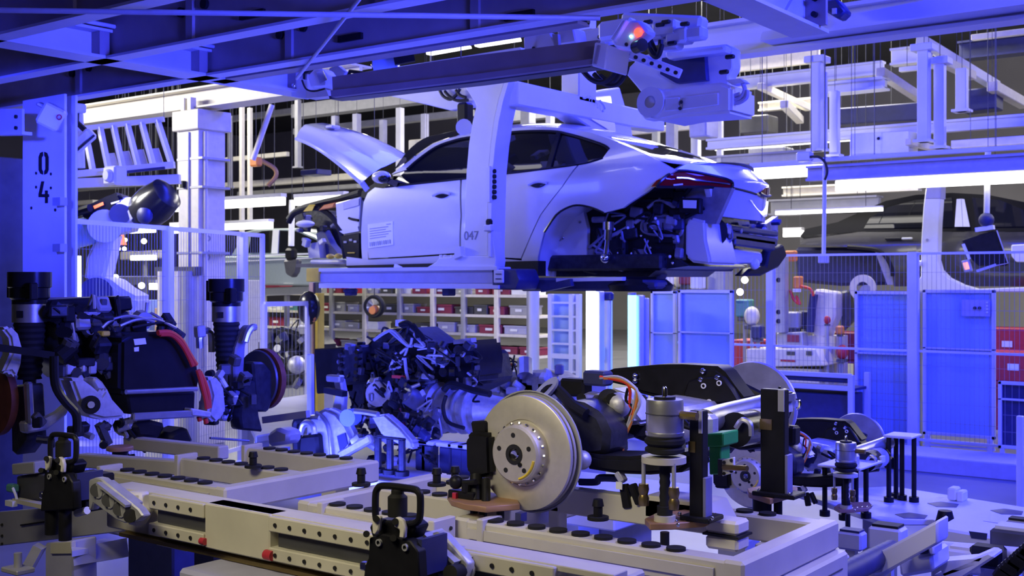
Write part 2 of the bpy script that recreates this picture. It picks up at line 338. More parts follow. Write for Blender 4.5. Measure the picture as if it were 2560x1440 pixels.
# ---- slanted guard frame at upper left
t = T('slanted_guard', 'slanted white guard frame with parallel bars at upper left', 'guard', at(300, 450, 12.5))
dd = 12.5
mk('top_rail', 'white_steel', t, ('bar', at(205, 322, dd), at(410, 298, dd), .05, .05))
mk('bottom_rail', 'white_steel', t, ('bar', at(165, 438, dd), at(436, 412, dd), .07, .07))
mk('support_beam', 'white_steel', t, ('bar', at(160, 460, dd), at(450, 448, dd), .08, .1))
mk('blue_strip', 'navy', t, ('bar', at(300, 432, dd - .06), at(412, 420, dd - .06), .03, .03))
for a, b in (((250, 318), (272, 428)), ((283, 314), (308, 424)), ((318, 310), (346, 420)), ((354, 306), (384, 418)), ((393, 300), (430, 414)), ((216, 345), (233, 432)), ((170, 385), (180, 436))):
    mk('bar', 'white_steel', t, ('bar', at(*a, dd), at(*b, dd), .05, .05))
for a, b, c_, d_ in ((258, 285, 350, 420), (294, 322, 345, 415), (330, 358, 340, 412), (366, 396, 338, 408)):
    mk('panel', 'lavender', t, ('prism', [at(a, (c_ + d_) / 2, dd + .1), at(b, (c_ + d_) / 2 - 3, dd + .1), at(b + 12, d_, dd + .1), at(a + 8, d_, dd + .1)], CF * .02))
q = at(288, 440, dd - .2); mk('clamp_block', 'white_steel', t, ('cb', q, (.22, .16, .2)), ('cyl', q + V((0, -.12, 0)), q + V((0, .1, 0)), .07), bevel=.02)
# ------------------------------------------------------------------ the car hanging in the carrier
from mathutils.geometry import tessellate_polygon
YC, YM = 8.24, 9.19
def inset(x, z):
    i = .03 * ((min(z, 2.84) - 2.55) / .3) ** 2
    if z > 2.84: d = z - 2.84; i += .48 * d + .3 * d * d
    if x > -5.3: i += .12 * ((x + 5.3) / .7) ** 2
    if x < -8.0: i += .1 * (x + 8.0) ** 2
    return i
def cs(px, py):                                  # pixel -> (x, z) on the near body side
    Y = YC
    for _ in range(12): q = oy(px, py, Y); Y = YC + inset(q.x, q.z)
    return q.x, q.z
def side(x, z): return V((x, YC + inset(x, z), z))
def far(x, z): return V((x, 2 * YM - YC - inset(x, z), z))
def xr(y): return -4.25 - .4 * ((y - YM) / .86) ** 2
def lean(z): return -.10 * max(0, 2.72 - z) - 1.2 * max(0, z - 2.74)
def cr(px, py):                                  # pixel -> (y, z) on the curved tail
    r = ray(px, py); lo, hi = 7.0, 12.5
    f = lambda d: (lambda q: q.x - xr(q.y) - lean(q.z))(CAM + r * d)
    best = (9, 9.); hit = False
    for k in range(60):
        d = 8.8 + k * .05; e_ = f(d)
        if e_ < 0: lo, hi = d - .05, d; hit = True; break
        best = min(best, (e_, d))
    if not hit: q = CAM + r * best[1]; return q.y, q.z
    for _ in range(30):
        m = (lo + hi) / 2
        if f(m) > 0: lo = m
        else: hi = m
    q = CAM + r * hi; return q.y, q.z
def tail(y, z): return V((xr(y) + lean(z), y, z))
def panel(name, m, parent, pts, fn, skirt, step=.07, off=None, **k):
    bm = bmesh.new(); vs = [bm.verts.new((a, 0, b)) for a, b in pts]
    for tri in tessellate_polygon([[V((a, b, 0)) for a, b in pts]]):
        try: bm.faces.new([vs[i] for i in tri])
        except ValueError: pass
    a0, a1 = min(p[0] for p in pts), max(p[0] for p in pts); b0, b1 = min(p[1] for p in pts), max(p[1] for p in pts)
    for ax, lo, hi in ((0, a0, a1), (2, b0, b1)):
        x = lo + step
        while x < hi:
            co = [0, 0, 0]; no = [0, 0, 0]; co[ax] = x; no[ax] = 1
            bmesh.ops.bisect_plane(bm, geom=bm.verts[:] + bm.edges[:] + bm.faces[:], plane_co=co, plane_no=no); x += step
    for v_ in bm.verts: v_.co = fn(v_.co.x, v_.co.z) + (V(off) if off else V((0, 0, 0)))
    be = [e for e in bm.edges if e.is_boundary]
    r = bmesh.ops.extrude_edge_only(bm, edges=be)
    for g_ in r['geom']:
        if isinstance(g_, bmesh.types.BMVert): g_.co += V(skirt)
    bmesh.ops.recalc_face_normals(bm, faces=bm.faces)
    for f in bm.faces: f.smooth = True
    me = bpy.data.meshes.new(name); bm.to_mesh(me); bm.free(); me.set_sharp_from_angle(angle=math.radians(40)); me.materials.append(MATS[m])
    o = bpy.data.objects.new(name, me); COL.objects.link(o); return fin(o, parent, **k)
def sp(name, m, parent, px, off=None, sk=.03, both=None, **k):
    pts = [cs(*p) for p in px]; o = panel(name, m, parent, pts, side, (0, sk, 0), off=off, **k)
    if both: panel(both, m, parent, pts, far, (0, -sk, 0), off=off)
    return o
CARL = V((-6.4, YM, 1.95))
car = T('sedan_car', 'silver-white sedan body with open hood and no bumpers hanging in carrier', 'car', CARL)
DLO_T = [(1017, 424), (1047, 398), (1090, 368), (1130, 353), (1170, 344), (1250, 335), (1300, 329), (1377, 328), (1417, 334), (1467, 348), (1510, 363), (1523, 373)]
DLO_B = [(1507, 395), (1483, 403), (1447, 411), (1327, 427), (1240, 437), (1160, 447), (1017, 462), (965, 468)]
EDGE = [(978, 436), (1030, 397), (1080, 361), (1123, 345), (1173, 334), (1250, 322), (1330, 317), (1420, 320), (1480, 332), (1540, 353), (1600, 378), (1650, 403), (1690, 426)]
sp('quarter_panel', 'car_paint', car, EDGE + [(1680, 432), (1650, 453), (1617, 480), (1570, 510), (1557, 520), (1510, 532), (1483, 520), (1450, 513), (1423, 517), (1390, 537), (1360, 580), (1345, 640), (1343, 690), (1318, 690), (1304, 648),
   (1317, 617), (1353, 537), (1383, 497), (1407, 467), (1447, 413), (1483, 403), (1507, 395), (1523, 373)] + DLO_T[::-1][1:], both='quarter_panel')
fd = sp('front_door', 'car_paint', car, [(950, 472), (1017, 463), (1150, 449), (1151, 540), (1149, 632), (1030, 640), (922, 646), (917, 600), (917, 540), (921, 500), (932, 484)], both='front_door')
rd = sp('rear_door', 'car_paint', car, [(1155, 449), (1240, 438), (1327, 428), (1443, 413), (1404, 467), (1380, 497), (1350, 537), (1314, 617), (1301, 646), (1230, 642), (1153, 634), (1155, 540)], both='rear_door')
sp('rocker_panel', 'car_paint', car, [(866, 642), (921, 649), (1030, 644), (1150, 636), (1230, 645), (1316, 652), (1318, 664), (1240, 663), (866, 664)], both='rocker_panel')
sp('hinge_pillar', 'car_paint', car, [(914, 655), (912, 600), (912, 540), (916, 500), (928, 482), (948, 470), (930, 468), (912, 482), (902, 505), (898, 545), (899, 655)], off=(0, .04, 0))
wp = DLO_T + DLO_B
sp('side_glass', 'glass_dark', car, [(965, 467), (1017, 424)] + DLO_T[1:6] + [(1240, 437), (1160, 447), (1017, 462)], off=(0, .015, 0), both='side_glass')
sp('side_glass', 'glass_dark', car, [(1252, 336), (1300, 330), (1377, 329), (1397, 333), (1372, 420), (1327, 426), (1242, 436)], off=(0, .015, 0), both='side_glass')
sp('quarter_glass', 'glass_dark', car, [(1400, 333), (1417, 335), (1467, 349), (1510, 364), (1522, 373), (1507, 394), (1483, 402), (1376, 419)], off=(0, .015, 0), both='quarter_glass')
sp('window_pillar', 'label_white', car, [(1240, 340), (1253, 339), (1232, 412), (1222, 430), (1218, 425)], off=(0, -.004, 0))
for a, b in (((1397, 331), (1371, 421)),):
    q1, q2 = side(*cs(*a)), side(*cs(*b)); mk('window_divider', 'black_gloss', car, ('bar', q1, q2, .05, .014, (0, 1, 0)))
def smooth_line(px, r, m, name, parent, off=(0, 0, 0)): return mk(name, m, parent, ('tube', [side(*cs(*p)) + V(off) for p in px], r, 6, 3))
smooth_line(DLO_T, .012, 'black_gloss', 'window_seal', car)
smooth_line(DLO_B[::-1], .01, 'black_gloss', 'window_seal', car)
for d_, x0, x1, y0 in ((fd, 1085, 1127, 489), (rd, 1324, 1369, 462)):
    n_ = 9; b = MB(); P = [side(*cs(x0 + (x1 - x0) * i / (n_ - 1), y0 - 5 * (i / (n_ - 1)) - 5 * math.sin(math.pi * i / (n_ - 1)))) - V((0, .018, 0)) for i in range(n_)]
    h_ = mk('door_handle', 'car_paint', d_, ('tube', P, .016, 8, 2))
    mk('grip_recess', 'black_gloss', h_, ('tube', [p + V((0, .012, -.035 * math.sin(math.pi * i / (n_ - 1)))) for i, p in enumerate(P)], [.004 + .016 * math.sin(math.pi * i / (n_ - 1)) for i in range(n_)], 8, 0))
# roof, rear window, trunk lid top: one lofted skin cut into panels
def interp(L, x):
    L = sorted(L)
    if x <= L[0][0]: return L[0][1:]
    for a, b in zip(L, L[1:]):
        if x <= b[0]: t = (x - a[0]) / (b[0] - a[0]); return [p + (q - p) * t for p, q in zip(a[1:], b[1:])]
    return L[-1][1:]
ED = [(q.x, q.y, q.z) for q in (side(*cs(*p)) for p in EDGE)]
CL = [(q.x, q.z) for q in [oy(a, b, y_) for a, b, y_ in ((960, 410, YM), (1040, 372, YM), (1110, 341, YM), (1180, 328, YM), (1260, 319, YM), (1390, 312, YM), (1480, 317, 9.3), (1530, 327, 9.3), (1590, 341, 9.4), (1640, 358, 9.4), (1690, 383, 9.5), (1735, 399, 9.5), (1783, 407, 9.6), (1850, 415, 9.7), (1888, 424, 9.75))]]
def top(x, s):
    ye, ze = interp(ED, x); zc = interp(CL, x)[0]; zc = max(zc, ze + .01)
    return V((x, YM + s * (YM - ye), ze + (zc - ze) * (1 - abs(s) ** 2.4)))
def loft(name, m, x0, x1, s0, s1, parent=car, nx=14, ns=20, off=0, end=None, th=.02):
    b = MB(); vs = []
    for j in range(ns + 1):
        s = s0 + (s1 - s0) * j / ns
        for i in range(nx + 1):
            xe = x1 if end is None else end(s); xs = x0(s) if callable(x0) else x0
            vs.append(top(xs + (xe - xs) * i / nx, s) + V((0, 0, off)))
    fs = [(j * (nx + 1) + i, j * (nx + 1) + i + 1, (j + 1) * (nx + 1) + i + 1, (j + 1) * (nx + 1) + i) for j in range(ns) for i in range(nx)]
    b.add(vs, fs); return b.build(name, m, parent, smooth=50)
XW0, XW1 = cs(1140, 342)[0], cs(978, 436)[0]
XR0, XR1 = -5.35, -4.88
def xend(s):
    y = YM + s * .82; return xr(y) - .03
loft('windshield', 'glass_dark', XW1, XW0, -.96, .96)
loft('roof', 'car_paint', XW0, XR0, -1, 1)
loft('rear_window', 'glass_dark', XR0, XR1, -.9, .9)
loft('c_pillar_skin', 'car_paint', XR0, XR1, -1, -.88, ns=3); loft('c_pillar_skin', 'car_paint', XR0, XR1, .88, 1, ns=3)
lid = loft('trunk_lid', 'car_paint', XR1, None, -1, 1, end=lambda s: xend(s) - .1)
# tail: lamp, lid face
def tp(name, m, parent, px, off=(0, 0, 0), sk=(-.05, 0, 0), **k): return panel(name, m, parent, [cr(*p) for p in px], tail, sk, off=off, **k)
LAMP = [(1640, 467), (1655, 450), (1682, 430), (1717, 427), (1767, 436), (1815, 447), (1831, 457), (1829, 468), (1818, 473), (1770, 467), (1700, 468)]
lp = tp('tail_lamp', 'red_lens', car, LAMP, label='red wraparound tail lamp')
mk('lamp_trim', 'black_gloss', lp, ('tube', [tail(*cr(*p)) + V((.004, -.004, 0)) for p in LAMP + LAMP[:1]], .012, 6, 2))
mk('light_guide', 'chrome', lp, ('tube', [tail(*cr(*p)) + V((.012, -.01, 0)) for p in ((1690, 445), (1720, 446), (1740, 451), (1822, 460))], .008, 6, 2))
mk('light_guide', 'label_white', lp, ('tube', [tail(*cr(*p)) + V((.012, -.01, 0)) for p in ((1682, 463), (1705, 461))], .007, 6, 0))
LAMP2 = [(1893, 482), (1908, 470), (1922, 469), (1926, 488), (1910, 491)]
lp = tp('tail_lamp', 'red_lens', car, LAMP2, off=(.02, 0, 0))
mk('lamp_trim', 'black_gloss', lp, ('tube', [tail(*cr(*p)) + V((.03, -.004, 0)) for p in ((1893, 483), (1902, 488), (1912, 491), (1924, 489))], .012, 6, 2))
tp('lid_lip', 'car_paint', lid, [(1692, 424), (1712, 412), (1745, 404), (1783, 408), (1850, 415), (1890, 425), (1916, 443), (1936, 468), (1915, 468), (1888, 483), (1833, 468), (1831, 457), (1815, 447), (1767, 436), (1717, 427)], off=(.01, 0, 0))
lf = tp('lid_face', 'car_paint', lid, [(1774, 472), (1832, 472), (1888, 487), (1938, 495), (1932, 530), (1916, 557), (1860, 548), (1800, 540), (1783, 510)])
mk('plate_recess', 'car_paint', lf, ('prism', [tail(*cr(*p)) + V((.004, 0, 0)) for p in ((1870, 500), (1928, 503), (1920, 540), (1905, 543))], (.012, 0, 0)))
mk('lid_gap', 'ink', lf, ('tube', [tail(*cr(*p)) + V((.006, 0, 0)) for p in ((1832, 470), (1860, 477), (1890, 486))], .008, 6, 2))
# mirror
q = side(*cs(975, 445)) + V((0, -.12, 0)); mr = mk('mirror', 'car_paint', car, ('sph', q, .1, 14, (1.0, .9, .62)))
mk('mirror_foot', 'black_gloss', mr, ('bar', q + V((.05, .02, -.03)), side(*cs(992, 462)), .09, .05)); mk('mirror_glass', 'black_gloss', mr, ('sph', q + V((.05, -.01, -.02)), .085, 12, (.7, .9, .5)))
# dark shell inside the body so no light leaks through
mk('cabin_shell', 'black_plastic', car, ('box', (-8.0, 8.62, 2.1), (-4.75, 9.76, 2.78)))
mk('seat_back', 'biw_dark', car, ('box', (-6.9, 8.75, 2.75), (-6.75, 9.2, 3.12)), ('box', (-6.88, 8.85, 3.1), (-6.8, 9.1, 3.25)), bevel=.03)
mk('underbody', 'engine_dark', car, ('box', (-8.2, 8.5, 1.98), (-4.8, 9.88, 2.12)), bevel=.02)
mk('floor_skirt', 'black_plastic', car, ('prism', ly([(862, 664), (1345, 652), (1345, 690), (1225, 676), (870, 670)], 8.3), (0, .12, 0)))
# hood
def hp(px, py, d): return at(px, py, d)
hq = [hp(905, 457, 10.75), hp(720, 318, 11.45), hp(838, 308, 12.6), hp(1032, 394, 11.75)]   # near hinge, near front, far front, far hinge
hd = MB(); n_ = 16; vs = []
nrm = (hq[1] - hq[0]).cross(hq[3] - hq[0]).normalized()
if nrm.z < 0: nrm = -nrm
for j in range(n_ + 1):
    v_ = j / n_
    for i in range(n_ + 1):
        u_ = i / n_
        fr = u_ - .13 * (2 * v_ - 1) ** 2 * u_ * u_ + .0
        p = (hq[0] * (1 - v_) + hq[3] * v_) * (1 - fr) + (hq[1] * (1 - v_) + hq[2] * v_) * fr
        bul = .06 * (1 - (2 * v_ - 1) ** 4) + .03 * math.sin(math.pi * u_ * .9) - .05 * u_ ** 3 + .008 * (math.exp(-((v_ - .3) / .06) ** 2) + math.exp(-((v_ - .7) / .06) ** 2))
        vs.append(p + nrm * bul)
hd.add(vs, [(j * (n_ + 1) + i, j * (n_ + 1) + i + 1, (j + 1) * (n_ + 1) + i + 1, (j + 1) * (n_ + 1) + i) for j in range(n_) for i in range(n_)])
ho = hd.build('hood', 'car_paint', car, smooth=60)
mk('hood_edge', 'car_paint', ho, ('tube', [vs[i] - nrm * .01 for i in range(n_ + 1)] , .018, 6, 0))
q = vs[8 * (n_ + 1) + 12] + nrm * .03
mk('hood_pad', 'lavender', ho, ('cb', q, (.1, .12, .03)), bevel=.008)
for f_ in (0, n_): mk('hood_hinge', 'grey_steel', ho, ('bar', vs[f_ * (n_ + 1)], vs[f_ * (n_ + 1)] + V((.05, .02, -.07)), .05, .02, (0, 1, 0)))
# front end without fender
mk('cowl', 'black_plastic', car, ('prism', ly([(905, 478), (940, 455), (985, 440), (975, 466), (930, 484), (900, 505)], 8.45), (0, 1.4, 0)))
mk('fender_apron', 'car_paint', car, ('prism', ly([(838, 508), (900, 492), (900, 520), (897, 575), (860, 583), (842, 560)], 8.42), (0, .06, 0)), bevel=.008)
mk('apron_plate', 'lavender', car, ('prism', ly([(858, 505), (897, 497), (897, 513), (858, 524)], 8.41), (0, .02, 0)))
mk('apron_lip', 'car_paint', car, ('prism', ly([(848, 578), (894, 566), (897, 578), (858, 585)], 8.38), (0, .06, 0)))
mk('apron_cable', 'ink', car, ('tube', ly([(872, 545), (880, 548), (896, 551)], 8.4), .014, 6, 3))
fb = mk('lower_fender_box', 'black_plastic', car, ('prism', ly([(850, 590), (898, 582), (898, 646), (864, 646)], 8.4), (0, .12, 0)), bevel=.006)
for a in ((864, 605), (878, 600), (889, 604)): q = oy(*a, 8.4); mk('clip', 'grey_steel', fb, ('cb', q, (.04, .02, .02)))
mk('trim_strip', 'yellow', fb, ('cb', oy(878, 632, 8.395), (.1, .01, .012)))
arch = [(722, 556), (735, 535), (762, 524), (790, 520), (815, 530), (838, 552), (855, 590), (864, 646)]
mk('wheel_arch_frame', 'black_plastic', car, ('tube', ly(arch, 8.5), .03, 8, 3))
mk('wheel_arch_liner', 'engine_dark', car, ('prism', ly([(735, 540), (765, 528), (792, 524), (815, 535), (838, 558), (852, 592), (858, 640), (800, 640), (790, 560), (745, 562)], 8.95), (0, .5, 0)))
mk('strut_tower', 'white_steel', car, ('sph', oy(763, 560, 8.75), .1, 12, (1.3, .8, .4)))
mk('side_member', 'navy', car, ('prism', ly([(790, 585), (808, 575), (826, 610), (850, 640), (800, 636)], 8.8), (0, .1, 0)))
mk('fuse_box', 'grey_steel', car, ('prism', ly([(768, 610), (795, 605), (800, 645), (772, 645)], 8.7), (0, .1, 0)))
mk('front_tube', 'grey_steel', car, ('tube', ly([(780, 655), (862, 655)], 8.6), .025, 8, 0)); mk('front_beam', 'dark_steel', car, ('prism', ly([(740, 660), (866, 655), (866, 668), (740, 668)], 8.9), (0, .3, 0)))
mk('yellow_cap', 'yellow', car, ('sph', oy(826, 641, 8.5), .045, 10, (1, 1, .6))); mk('yellow_cap', 'yellow', car, ('sph', oy(847, 640, 8.5), .045, 10, (1, 1, .6)))
mk('engine_bay_rail', 'black_plastic', car, ('tube', ly([(722, 548), (745, 525), (800, 508), (850, 497), (900, 482)], 8.55), .035, 8, 3))
mk('yellow_tag', 'yellow', car, ('prism', ly([(758, 529), (770, 516), (785, 516), (780, 527)], 8.45), (0, .02, .02)))
mk('orange_cover', 'orange', car, ('prism', ly([(794, 527), (808, 513), (838, 506), (832, 520)], 8.45), (0, .1, .02)), bevel=.01)
for i in range(16):
    a = random.uniform(735, 850); b_ = random.uniform(530, 640); q = oy(a, b_, random.uniform(8.62, 8.95))
    mk('bay_fitting', random.choice(['engine_dark', 'engine_dark', 'black_plastic', 'dark_steel', 'biw_dark', 'grey_steel']), car, ('cb', q, [random.uniform(.03, .09) for _ in range(3)], Matrix.Rotation(random.uniform(-.6, .6), 3, 'Y')), bevel=.008)
# rear wheel house
AR = [(1343, 690), (1345, 640), (1360, 580), (1390, 537), (1423, 517), (1450, 513), (1483, 520), (1510, 532)]
b = MB(); A1 = [side(*cs(*p)) for p in AR]; A2 = [p + V((0, .42, -.0)) for p in A1]; n_ = len(A1)
b.add(A1 + A2, [(i, i + 1, n_ + i + 1, n_ + i) for i in range(n_ - 1)]); b.build('wheel_house', 'car_paint', car, smooth=50)
mk('arch_lip', 'black_gloss', car, ('tube', [p + V((0, .005, 0)) for p in A1[2:]], .01, 6, 3))
mk('wheel_house_panel', 'car_paint', car, ('prism', ly([(1352, 690), (1358, 640), (1366, 590), (1395, 545), (1425, 526), (1458, 528), (1468, 570), (1466, 640), (1420, 645), (1386, 660), (1384, 692)], 8.56), (0, .05, 0)))
for a in ((1407, 595), (1385, 625), (1398, 600), (1450, 555)): mk('weld_stud', 'chrome', car, ('sph', oy(*a, 8.55), .016, 8))
mk('quarter_inner', 'biw_dark', car, ('prism', ly([(1460, 530), (1510, 540), (1575, 512), (1650, 462), (1830, 470), (1790, 560), (1712, 560), (1705, 665), (1470, 690), (1455, 600)], 8.66), (0, .06, 0)))
RB = [([(1612, 540), (1560, 575), (1530, 590)], .02), ([(1610, 545), (1680, 540), (1705, 570), (1690, 590), (1610, 580), (1610, 545)], .016), ([(1600, 500), (1680, 500)], .018), ([(1650, 520), (1700, 545), (1760, 520)], .016), ([(1560, 530), (1620, 480), (1660, 468)], .022), ([(1545, 640), (1550, 590), (1590, 560)], .02),
      ([(1520, 560), (1500, 600), (1515, 650)], .02), ([(1700, 500), (1725, 470)], .02), ([(1640, 600), (1690, 600)], .03), ([(1620, 520), (1650, 500), (1690, 520)], .02)]
for p, r in RB: mk('harness_tube', random.choice(['black_plastic', 'biw_dark', 'lavender']), car, ('tube', ly(p, 8.62), r, 6, 4))
for i in range(40):
    a = random.uniform(1475, 1700); b_ = random.uniform(485, 672)
    if b_ < 545 - (a - 1510) * .32: continue
    q = oy(a, b_, random.uniform(8.58, 8.65)); sx_, sz_ = random.uniform(.05, .16), random.uniform(.04, .12)
    mk(random.choice(['bracket', 'stamped_plate', 'connector']), random.choice(['biw_dark', 'biw_blue_lit', 'biw_blue_lit', 'biw_dark', 'engine_dark', 'navy', 'black_plastic']), car, ('cb', q, (sx_, random.uniform(.02, .06), sz_), Matrix.Rotation(random.uniform(-.22, .22), 3, 'Y')), bevel=.012)
for i in range(14):
    a = random.uniform(1480, 1690); b_ = random.uniform(550, 660); P = [(a + random.uniform(-28, 28), b_ + random.uniform(-28, 28)) for _ in range(4)]
    mk('wiring', random.choice(['black_plastic', 'ink', 'biw_dark', 'biw_blue_lit']), car, ('tube', ly(P, 8.56), random.uniform(.006, .014), 6, 5))
for i in range(12):
    q = oy(random.uniform(1480, 1700), random.uniform(540, 665), 8.56); mk('stud', random.choice(['chrome', 'label_white']), car, ('sph', q, .013, 8))
cb_ = mk('control_unit', 'black_plastic', car, ('prism', ly([(1697, 495), (1750, 495), (1750, 535), (1697, 532)], 8.55), (0, .06, 0)), bevel=.008)
mk('unit_label', 'label_white', cb_, ('prism', ly([(1707, 500), (1741, 501), (1740, 521), (1708, 520)], 8.545), (0, .004, 0)))
mk('panel_dome', 'biw_dark', car, ('prism', ly([(1622, 545), (1668, 542), (1684, 560), (1682, 575), (1612, 575)], 8.58), (0, .06, 0)), bevel=.02)
mk('silencer_tank', 'car_paint', car, ('prism', ly([(1712, 560), (1725, 543), (1762, 552), (1765, 600), (1776, 650), (1776, 662), (1730, 656), (1712, 640)], 8.62), (0, .5, 0)), bevel=.02, seg=2)
mk('rear_apron', 'car_paint', car, ('prism', lx([(1775, 612), (1800, 616), (1885, 630), (1888, 650), (1884, 662), (1778, 660)], -4.58), (.08, 0, 0)), bevel=.02)
mk('apron_corner', 'label_white', car, ('sph', ox(1886, 660, -4.5), .05, 10))
mk('bumper_mount', 'black_plastic', car, ('cyl', ox(1768, 580, -4.62), ox(1782, 580, -4.5), .13, None, 16)); mk('bumper_mount', 'biw_dark', car, ('cyl', ox(1792, 585, -4.6), ox(1802, 587, -4.5), .11, None, 16))
for k_, (a, b_) in enumerate((((1805, 566), (1938, 585)), ((1815, 588), (1936, 606)), ((1830, 600), (1930, 614)))):
    mk('bumper_beam', 'dark_steel', car, ('bar', ox(*a, -4.46), ox(*b_, -4.46), .07, .05 + .02 * k_), bevel=.012)
mk('tail_panel', 'biw_dark', car, ('prism', lx([(1785, 510), (1800, 545), (1916, 560), (1945, 540), (1945, 600), (1930, 620), (1800, 600)], -4.6), (-.06, 0, 0)))
for i in range(18):
    q = ox(random.uniform(1805, 1945), random.uniform(548, 610), -4.5 + random.uniform(-.05, .05)); mk('tail_fitting', random.choice(['black_plastic', 'biw_dark', 'grey_steel', 'navy']), car, ('cb', q, [random.uniform(.03, .09) for _ in range(3)], Matrix.Rotation(random.uniform(-.7, .7), 3, 'X')), bevel=.006)
mk('tail_corner', 'black_plastic', car, ('prism', lx([(1900, 625), (1935, 610), (1945, 640), (1925, 668), (1880, 690), (1830, 690), (1850, 672), (1892, 665)], -4.62), (.1, 0, 0)), bevel=.02)
sk = mk('rear_shock', 'chrome', car, ('cyl', oy(1521, 555, 8.45), oy(1521, 575, 8.45), .05, None, 12), ('cyl', oy(1521, 570, 8.45), oy(1519, 600, 8.45), .036, None, 12), ('cyl', oy(1519, 600, 8.45), oy(1514, 645, 8.45), .024, None, 12), ('sph', oy(1513, 645, 8.45), .045))
mk('fuel_hose', 'black_plastic', car, ('cb', oy(1548, 620, 8.6), (.16, .1, .17)), bevel=.02)
mk('rear_floor', 'engine_dark', car, ('prism', ly([(1384, 692), (1388, 662), (1465, 645), (1700, 650), (1720, 665), (1640, 676), (1620, 692)], 8.6), (0, 1.1, 0)))
mk('drop_bracket', 'navy', car, ('prism', ly([(1590, 650), (1655, 672), (1640, 712), (1570, 716), (1530, 700)], 8.75), (0, .15, 0)), bevel=.02)
# paper on the door
q0 = [side(*cs(*p)) - V((0, .006, 0)) for p in ((920, 561), (983, 553), (984, 612), (922, 621))]
bsh = T('build_sheet', 'white printed build sheet stuck on the car front door', 'paper', q0[3])
mk('sheet', 'label_white', bsh, ('prism', q0, (0, .003, 0)))
for k_, v_ in enumerate((.1, .2, .3, .4, .5, .6)):
    a = q0[0].lerp(q0[3], v_); c_ = q0[1].lerp(q0[2], v_); mk('text_line', 'ink_grey', bsh, ('bar', a.lerp(c_, .08 if k_ else .75) - V((0, .002, 0)), a.lerp(c_, .92 - .1 * (k_ % 3)) - V((0, .002, 0)), .003, .006, (0, 0, 1)))
for k_ in range(11):
    a = q0[0].lerp(q0[1], .08 + .08 * k_); c_ = q0[3].lerp(q0[2], .08 + .08 * k_); mk('barcode_bar', 'ink_grey', bsh, ('bar', a.lerp(c_, .76) - V((0, .002, 0)), a.lerp(c_, .93) - V((0, .002, 0)), .003, .006 + .004 * (k_ % 3), (1, 0, 0)))
# ------------------------------------------------------------------ gripping carrier around the car
YN = 7.92
cr_ = T('car_carrier', 'white gantry carrier numbered 047 gripping the car body', 'carrier', oy(1195, 668, YN))
# near arm: outline on plane YN, thick towards the car
armL = [(1160, 642), (1161, 540), (1165, 430), (1171, 360), (1180, 305), (1190, 262), (1160, 214)]
armR = [(1262, 202), (1247, 250), (1236, 300), (1228, 360), (1222, 430), (1220, 540), (1220, 642)]
mk('near_arm', 'white_steel', cr_, ('prism', ly(armL + armR, YN), (0, .1, 0)), bevel=.01)
mk('arm_flange', 'white_steel', cr_, ('prism', ly([(1262, 202), (1247, 250), (1236, 300), (1228, 360), (1222, 430), (1220, 540), (1220, 642), (1226, 642), (1228, 540), (1231, 430), (1238, 360), (1247, 300), (1258, 250), (1272, 202)], YN - .04), (0, .2, 0)))
nb = oy(1196, 590, YN) - V((0, .003, 0)); text('carrier_number', '047', .11, 'ink_grey', cr_, oy(1178, 590, YN) - V((0, .002, 0)), (1, 0, 0), (0, 0, 1), .001)
st = mk('locking_strip', 'white_steel', cr_, ('prism', ly([(1216, 420), (1224, 415), (1224, 505), (1216, 505)], YN - .06), (0, .04, 0)))
kb = mk('knob', 'black_plastic', st, ('cyl', oy(1231, 428, YN - .02), oy(1238, 428, YN - .02), .02, None, 10))
d0 = oy(1231, 428, YN - .02)
share(kb, [tuple(oy(1231 + .2 * i, 428 + 13 * i, YN - .02) - d0) for i in range(1, 6)], st)
# foot
mk('foot_plate', 'white_steel', cr_, ('prism', ly([(1068, 668), (1090, 655), (1097, 645), (1125, 643), (1150, 632), (1160, 640), (1222, 640), (1224, 572), (1228, 572), (1240, 650), (1238, 668)], YN - .03), (0, .14, 0)), bevel=.006)
for a in (1102, 1112, 1130, 1140, 1226, 1233): mk('bolt', 'white_steel', cr_, ('cyl', oy(a, 645, YN + .02), oy(a, 637, YN + .02), .014, None, 8))
mk('foot_clamp', 'white_steel', cr_, ('prism', ly([(1138, 618), (1150, 616), (1152, 640), (1134, 648)], YN - .05), (0, .05, 0)))
mk('foot_post', 'white_steel', cr_, ('cb', oy(1222, 570, YN - .05), (.09, .05, .06)), bevel=.01); mk('foot_knob', 'black_plastic', cr_, ('cb', oy(1223, 556, YN - .05), (.06, .05, .06)), bevel=.015)
rl = mk('support_rail', 'white_steel', cr_, ('prism', ly([(797, 672), (1240, 667), (1240, 722), (797, 719)], YN - .02), (0, .22, 0)), bevel=.008)
mk('rail_lip', 'white_steel', rl, ('prism', ly([(797, 671), (1242, 666), (1242, 675), (797, 679)], YN - .05), (0, .04, 0))); mk('rail_lip', 'white_steel', rl, ('prism', ly([(797, 709), (1246, 713), (1246, 722), (797, 720)], YN - .05), (0, .04, 0)))
ri = mk('groove', 'lavender', rl, ('prism', ly([(800, 684), (1232, 680), (1232, 708), (800, 706)], YN - .03), (0, .02, 0)), bevel=.004)
mk('end_block', 'yellow', cr_, ('prism', ly([(765, 671), (797, 670), (796, 705), (765, 704)], YN - .05), (0, .2, 0)), bevel=.006)
mk('wedge', 'label_white', cr_, ('bar', oy(988, 664, YN), oy(1002, 671, YN), .03, .03))
cl = mk('clamp_head', 'navy', cr_, ('prism', ly([(1228, 672), (1290, 672), (1300, 700), (1290, 725), (1230, 724)], YN - .03), (0, .3, 0)), bevel=.012)
mk('head_plate', 'white_steel', cl, ('prism', ly([(1233, 674), (1258, 674), (1258, 708), (1233, 708)], YN - .05), (0, .02, 0)), bevel=.008)
